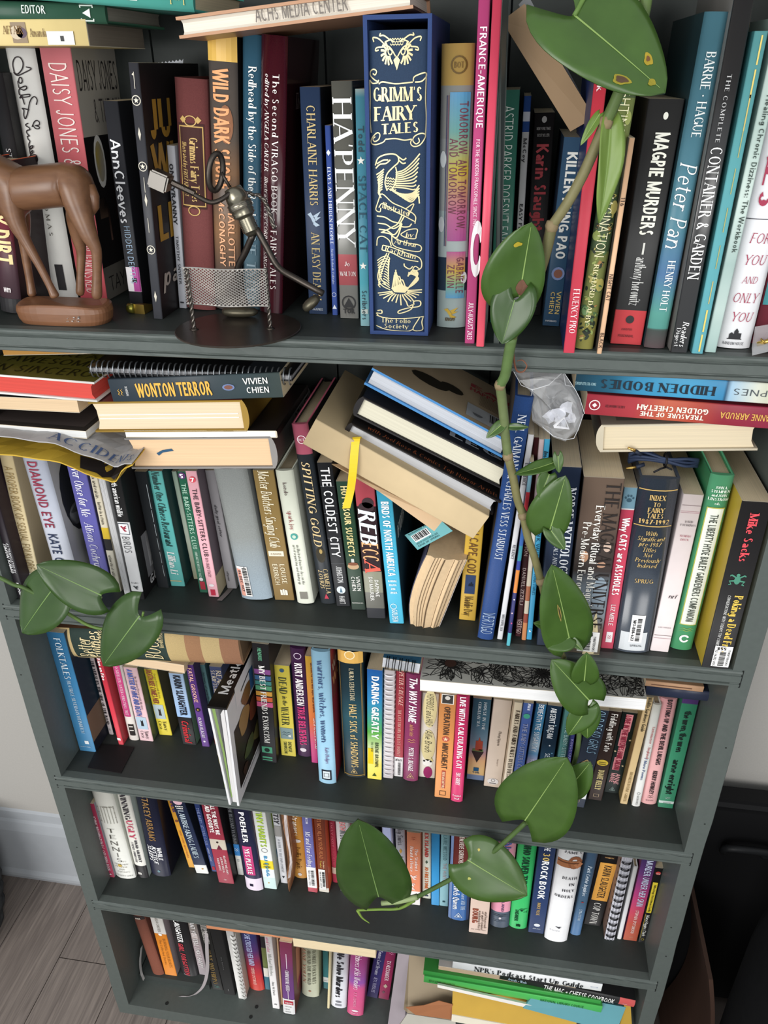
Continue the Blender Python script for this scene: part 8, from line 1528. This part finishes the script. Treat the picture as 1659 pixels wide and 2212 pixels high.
leaf(vine, (0.1543, -0.0400, 0.5892), (0.2338, -0.0550, 0.5512), .46, 'm', n=(.05, -.85, .5), fold=.08, curl=.05, lobe=.2, spots=((.12, .55, .015, .05, 'b9ac5c', .0004), (.2, -.5, .02, .05, 'a9ac5c', .0004)))
leaf(vine, (0.0372, -0.0420, 0.4918), (0.0137, -0.0500, 0.6473), .32, 'd', n=(.05, -.9, .4), fold=.08, curl=.03, lobe=.2)
lv = empty('side_vine'); lv.location = (-0.3886, -0.0500, 0.9837)
tag(lv, 'short vine with three dark heart leaves over the left end of the second shelf edge', 'plant')
stem(lv, [(-0.4201, -0.0500, 0.9933), (-0.3891, -0.0500, 0.9817), (-0.3742, -0.0500, 0.9737), (-0.3625, -0.0500, 0.9704), (-0.3451, -0.0480, 0.9579), (-0.3303, -0.0450, 0.9430)], .0024, .0022, '4a6234')
stem(lv, [(-0.3330, -0.0450, 0.9387), (-0.3035, -0.0450, 0.9483), (-0.2724, -0.0460, 0.9638)], .0026, .0016, '8a9a72', 'leaf_stalk')
stem(lv, [(-0.3289, -0.0450, 0.9418), (-0.3137, -0.0440, 0.9301), (-0.2958, -0.0440, 0.9194), (-0.2727, -0.0450, 0.9187), (-0.2314, -0.0480, 0.9373), (-0.2226, -0.0500, 0.9513)], .0022, .0014, '5f7a3c')
leaf(lv, (-0.2693, -0.0500, 0.9694), (-0.3307, -0.0620, 1.0122), .36, 'd', n=(.05, -.8, .6), fold=.1, curl=.02, lobe=.22)
leaf(lv, (-0.3210, -0.0500, 0.9794), (-0.3724, -0.0660, 0.9165), .41, 'd', n=(-.1, -.85, .5), fold=.12, curl=.05, lobe=.1)
leaf(lv, (-0.2279, -0.0500, 0.9456), (-0.2820, -0.0620, 0.8747), .36, 'd', n=(.05, -.9, .45), fold=.1, curl=.04, lobe=.28)

# ---------------------------------------------------------------- small things
def clearplastic():
    m = bpy.data.materials.new('clear_film'); m.use_nodes = True; nt = m.node_tree; b = nt.nodes['Principled BSDF']
    b.inputs['Base Color'].default_value = (.95, .96, .98, 1); b.inputs['Roughness'].default_value = .12; b.inputs['Specular IOR Level'].default_value = .9
    b.inputs['Alpha'].default_value = .2; b.inputs['Coat Weight'].default_value = .6
    return m
FILM = clearplastic()
def bag():
    c0 = Vector((0.2024, 0.0350, 1.1845)); t = empty('plastic_bag'); t.location = c0
    tag(t, 'crumpled clear plastic bag stuffed beside the upside down paperbacks', 'bag')
    # outline of the wrinkled pouch, drawn round a real volume
    ring_ = [(0.1679, 0.0300, 1.2217), (0.1870, 0.0280, 1.2048), (0.1862, 0.0250, 1.1925), (0.1892, 0.0200, 1.1771), (0.1998, 0.0200, 1.1698), (0.2114, 0.0200, 1.1606), (0.2232, 0.0220, 1.1564), (0.2350, 0.0240, 1.1682), (0.2380, 0.0260, 1.1827), (0.2334, 0.0280, 1.1976), (0.2256, 0.0300, 1.2093), (0.2152, 0.0340, 1.2224), (0.1945, 0.0340, 1.2229)]
    R = [Vector(q) - c0 for q in ring_]; n = len(R); cen = sum(R, Vector()) / n; rr = random.Random(11); v = []; f = []
    levels = [(1, 0), (.82, .6), (.6, .85), (.34, 1.0), (.12, 1.0)]
    for side in (-1, 1):
        base = len(v)
        for (s_, d) in levels:
            for p in R:
                q = cen.lerp(p, s_ + (rr.uniform(-.08, .08) if s_ < 1 else 0)); q.y += side * .013 * d * rr.uniform(.5, 1.25) - (.004 if side < 0 else 0); v.append(q)
        for l in range(len(levels) - 1):
            for k in range(n):
                k2 = (k + 1) % n; q = (base + l * n + k, base + l * n + k2, base + l * n + n + k2, base + l * n + n + k); f.append((q[0], q[1], q[2])); f.append((q[0], q[2], q[3]))
        f.append(tuple(base + (len(levels) - 1) * n + k for k in range(n)))
    obj('film', v, f, FILM, t)
    # highlights painted as pale lines along the creases, and white contents
    for a, b in ((0, 1), (1, 11), (1, 2), (11, 9), (7, 8), (8, 9), (6, 7), (4, 6), (10, 11)):
        p, q = R[a], R[b]; m_ = p.lerp(q, .5) + Vector((rr.uniform(-.003, .003), -.011, rr.uniform(-.003, .003)))
        MB().tube([p, m_, q], .00035, 4).build('fold_highlight', mat('e6e8ec', .2), t)
    for k, (px, pz, s_) in enumerate(((.012, -.006, .011), (.02, .001, .009), (.016, -.014, .008), (.004, -.01, .008), (.024, -.01, .007))):
        v = [(px + s_ * (math.cos(a) * rr.uniform(.5, 1)), .0 + .004 * math.sin(a * 2), pz + s_ * math.sin(a) * rr.uniform(.5, 1.1)) for a in [i * math.pi / 4 for i in range(8)]] + [(px, -.004, pz)]
        obj('white_scrap', v, [(i, (i + 1) % 8, 8) for i in range(8)], mat('d9dbe4', .5), t)
    tr = [Vector((.016 + .008 * math.cos(a), -.0125, -.012 + .008 * math.sin(a))) for a in (math.radians(200), math.radians(330), math.radians(80))]
    MB().tube(tr + [tr[0]], .0014, 5).build('white_triangle', mat('f0f0f4', .5), t)
bag()
def cable():
    o = Vector((0.3242, 0.0500, 1.1293)); t = empty('audio_cable'); t.location = o; tag(t, 'coiled navy audio cable with two gold plugs resting on the index volume', 'cable')
    M_ = mat('2f3a52', .55); R = lambda q: Vector(q) - o
    rr = random.Random(2)
    for k in range(9):
        j = lambda s_=.0022: Vector((rr.uniform(-s_, s_) * 1.2, rr.uniform(-.006, .006), rr.uniform(-s_, s_)))
        d = (k - 4) * 1.0
        q = [R((0.2914, 0.0500, 1.1273)) + Vector((0, 0, .0012 * d)), R((0.3023, 0.0450, 1.1334)) + Vector((0, 0, .0011 * d)) + j(), R((0.3255, 0.0400, 1.1316)) + Vector((0, 0, .0005 * d)), R((0.3463, 0.0450, 1.1279)) + Vector((0, 0, .0008 * d)) + j(), R((0.3618, 0.0550, 1.1220)) + Vector((0, .004, .001 * d)), R((0.3561, 0.0660, 1.1185)) + Vector((0, 0, .0006 * d)), R((0.3314, 0.0600, 1.1219)) + Vector((0, 0, .0004 * d))]
        MB().tube(spline(q, 5), .0016, 6).build('cord', M_, t, True)
    for a, b, c in (((0.3005, 0.0360, 1.1385), (0.2937, 0.0340, 1.1431), (0.2862, 0.0320, 1.1471)), ((0.3048, 0.0340, 1.1289), (0.2968, 0.0320, 1.1263), (0.2868, 0.0300, 1.1250))):
        MB().tube([R(a), R(b)], .0021, 8).build('plug_sleeve', mat('232a3a', .5), t, True); MB().tube([R(b), R(b).lerp(R(c), .55), R(b).lerp(R(c), .6), R(c)], [.0016, .0016, .0011, .0012], 8).build('plug_tip', mat('c9a35c', .25, .9, 0), t, True)
    p = R((0.3265, 0.0450, 1.1303)); MB().tube([p + Vector((0, .008 * math.cos(a), .0065 * math.sin(a))) for a in [k * math.pi / 6 for k in range(13)]], .0011, 5).build('tie', mat('1c1d22', .6), t, True)
    MB().tube([p + Vector((0, -.009, -.004)), R((0.3207, 0.0300, 1.1272)), R((0.3134, 0.0260, 1.1246))], .0011, 5).build('tie_end', mat('1c1d22', .6), t, True); MB().tube([p + Vector((0, -.009, -.004)), R((0.3267, 0.0300, 1.1287)), R((0.3311, 0.0280, 1.1274))], .001, 5).build('tie_end', mat('1c1d22', .6), t, True)
cable()
def clip():
    o = Vector((-0.2350, 0.0699, 1.2548)); t = empty('brass_sharpener'); t.location = o; tag(t, 'small brass pencil sharpener lying at the foot of the black paperback', 'sharpener')
    BRS = mat('a98f48', .3, .85, .08)
    m = MB(); v, f = prism([(0, 0), (.016, .001), (.016, .007), (0, .010)], 0, .013); m.add(v, f); m.build('wedge', BRS, t)
    MB().tube([(-.006, .001, .0052), (.001, .0005, .0052)], .0052, 14).build('collar', mat('8f8a3c', .35, .8, .08), t, True)
    MB().tube([(-.0062, .0009, .0052), (-.0058, .0009, .0052)], .0028, 12).build('hole', mat('1f1c14', .8), t)
    t.rotation_euler = (0, 0, math.radians(-8))
clip()
def packet():
    o = Vector((0.3750, 0.0040, 1.2548)); t = empty('clear_packet'); t.location = o; tag(t, 'small clear packet with a gold fitting at the right end of the upper shelf', 'packet')
    m = MB(); v = []
    q = [(0, 0, 0), (.03, .004, .008), (.034, .02, .02), (.004, .018, .014)]
    obj('film', [(a, b, c) for a, b, c in q] + [(a - .001, b + .003, c + .006) for a, b, c in q], [(0, 1, 2, 3), (7, 6, 5, 4), (0, 4, 5, 1), (1, 5, 6, 2), (2, 6, 7, 3), (3, 7, 4, 0)], FILM, t)
    MB().tube([(.004, .008, .008), (.016, .007, .0125), (.03, .01, .017)], .0022, 8).build('gold_fitting', mat('c9a85a', .25, .9, .05), t, True)
    MB().tube([(.008, .0075, .0105), (.009, .0075, .0115)], .0034, 8).build('gold_collar', mat('b8964c', .25, .9, .05), t, True)
packet()
# wicker basket cut by the left edge
def basket():
    c = Vector(((-0.897, 0.080, 0))); t = empty('woven_basket'); t.location = c; tag(t, 'dark grey woven basket on the floor at the left edge', 'basket')
    rr = .15; H = .24; rows = 13
    M1 = mat('3a3b3c', .7, var=.3, scale=80)
    for k in range(rows):
        z = .012 + (H - .02) * k / (rows - 1); R = rr * (.93 + .09 * math.sin(math.pi * k / rows))
        pts = [(R * math.cos(a) + .003 * math.cos(a * 18 + k * math.pi) * math.cos(a), R * math.sin(a) + .003 * math.cos(a * 18 + k * math.pi) * math.sin(a), z + .004 * math.sin(a * 18)) for a in [2 * math.pi * i / 72 for i in range(73)]]
        MB().tube(pts, .0095, 6, False).build('woven_row', M1, t, True)
    MB().tube([(0, 0, .002), (0, 0, .006)], rr * .9, 24).build('bottom', M1, t)
basket()
# dark padded bags and a curved brown board to the right of the bookcase
def bags():
    BK = mat('0f0f11', .8, var=.25, bump=.5, scale=60, spec=.15); ED = mat('2a2b2f', .45)
    t = empty('black_bag'); t.location = (.685, -.03, 0); tag(t, 'large black padded bag slumped on the floor right of the bookcase', 'bag')
    def puff(name, c, r, m, seed, parent):
        rr = random.Random(seed); v = []; f = []; nu, nv = 14, 20
        for i in range(nu + 1):
            a = math.pi * i / nu
            for k in range(nv):
                b = 2 * math.pi * k / nv; e = .55; sg = lambda x, p: math.copysign(abs(x) ** p, x)
                d = 1 + .04 * math.sin(5 * b + seed) * math.sin(3 * a)
                v.append((c[0] + r[0] * sg(math.sin(a), e) * sg(math.cos(b), e) * d, c[1] + r[1] * sg(math.sin(a), e) * sg(math.sin(b), e) * d, c[2] + r[2] * sg(math.cos(a), e)))
        for i in range(nu):
            for k in range(nv): f.append((i * nv + k, i * nv + nv + k, i * nv + nv + (k + 1) % nv, i * nv + (k + 1) % nv))
        return obj(name, v, f, m, parent, None, True)
    puff('main_body', (.0, .0, .27), (.14, .11, .27), BK, 1, t)
    puff('front_pocket', (-.02, -.12, .17), (.08, .05, .15), BK, 4, t)
    puff('flap', (.02, -.03, .47), (.13, .12, .06), BK, 7, t)
    for k, (x0, z0, x1, z1) in enumerate(((-.09, .45, -.07, .2), (.03, .42, .06, .12), (-.06, .3, .08, .26))):
        MB().ribbon(spline([(x0, -.14, z0), ((x0 + x1) / 2 - .03, -.185, (z0 + z1) / 2), (x1, -.16, z1)], 6), (.022, 0, .004), .002).build('strap', ED, t)
    for k, (x, z, r) in enumerate(((.0, .33, .028), (.05, .22, .035))):
        MB().tube([(x + r * math.cos(a), -.185, z + r * math.sin(a)) for a in [2 * math.pi * i / 20 for i in range(21)]], .0035, 6, False).build('strap_ring', mat('3a3b40', .35, .5), t, True)
    MB().tube(spline([(-.1, -.13, .36), (-.05, -.18, .31), (.03, -.18, .33), (.1, -.14, .37)], 5), .002, 5).build('zip', mat('55565a', .4, .6), t, True)
    t2 = empty('plum_cloth'); t2.location = (.74, .12, .0); tag(t2, 'dull plum coloured cloth hanging behind the black bag', 'cloth')
    v = []; f = []
    for i in range(9):
        for k in range(9): v.append((-.05 + .16 * i / 8, .03 + .012 * math.sin(i * 1.4 + k * .3), .02 + .5 * k / 8))
    for i in range(8):
        for k in range(8): q = i * 9 + k; f.append((q, q + 9, q + 10, q + 1))
    N = len(v); v += [(a, b + .002, c) for a, b, c in v]; f += [tuple(N + x for x in q[::-1]) for q in f]
    obj('drape', v, f, mat('5a3440', .9), t2, None, True)
    t3 = empty('curved_board'); t3.location = (.5, .1, 0); tag(t3, 'thin brown curved board standing between the bookcase and the black bag', 'board')
    pts = [Vector((.012 + .03 * math.sin(math.pi * (k / 16) ** .8) , 0, .0 + .33 * k / 16)) for k in range(17)]
    v = []; f = []
    for p in pts:
        for dy in (-.09, .07): v += [(p.x - .003, dy, p.z), (p.x + .003, dy, p.z)]
    for i in range(16):
        b = i * 4
        for a_, c_ in ((0, 1), (1, 3), (3, 2), (2, 0)): f.append((b + a_, b + c_, b + 4 + c_, b + 4 + a_))
    f += [(0, 2, 3, 1), (64, 65, 67, 66)]
    obj('panel', v, f, mat('45332b', .5), t3)
    t4 = empty('dark_crate'); t4.location = (.58, .205, 0); tag(t4, 'black upright case standing against the wall behind the brown board', 'case')
    bmx = bmesh.new(); bmesh.ops.create_cube(bmx, size=1)
    for q in bmx.verts: q.co = Vector((q.co.x * .2, q.co.y * .05, q.co.z * .5 + .25))
    bmesh.ops.bevel(bmx, geom=bmx.edges[:], offset=.012, segments=3, affect='EDGES'); me = bpy.data.meshes.new('shell'); bmx.to_mesh(me); bmx.free(); me.materials.append(mat('0d0d0f', .7)); ob = bpy.data.objects.new('shell', me); COL.objects.link(ob); ob.parent = t4
    MB().tube(spline([(-.03, -.026, .4), (-.03, -.045, .43), (.03, -.045, .43), (.03, -.026, .4)], 5), .006, 7).build('handle', mat('1d1e20', .5), t4, True)
bags()
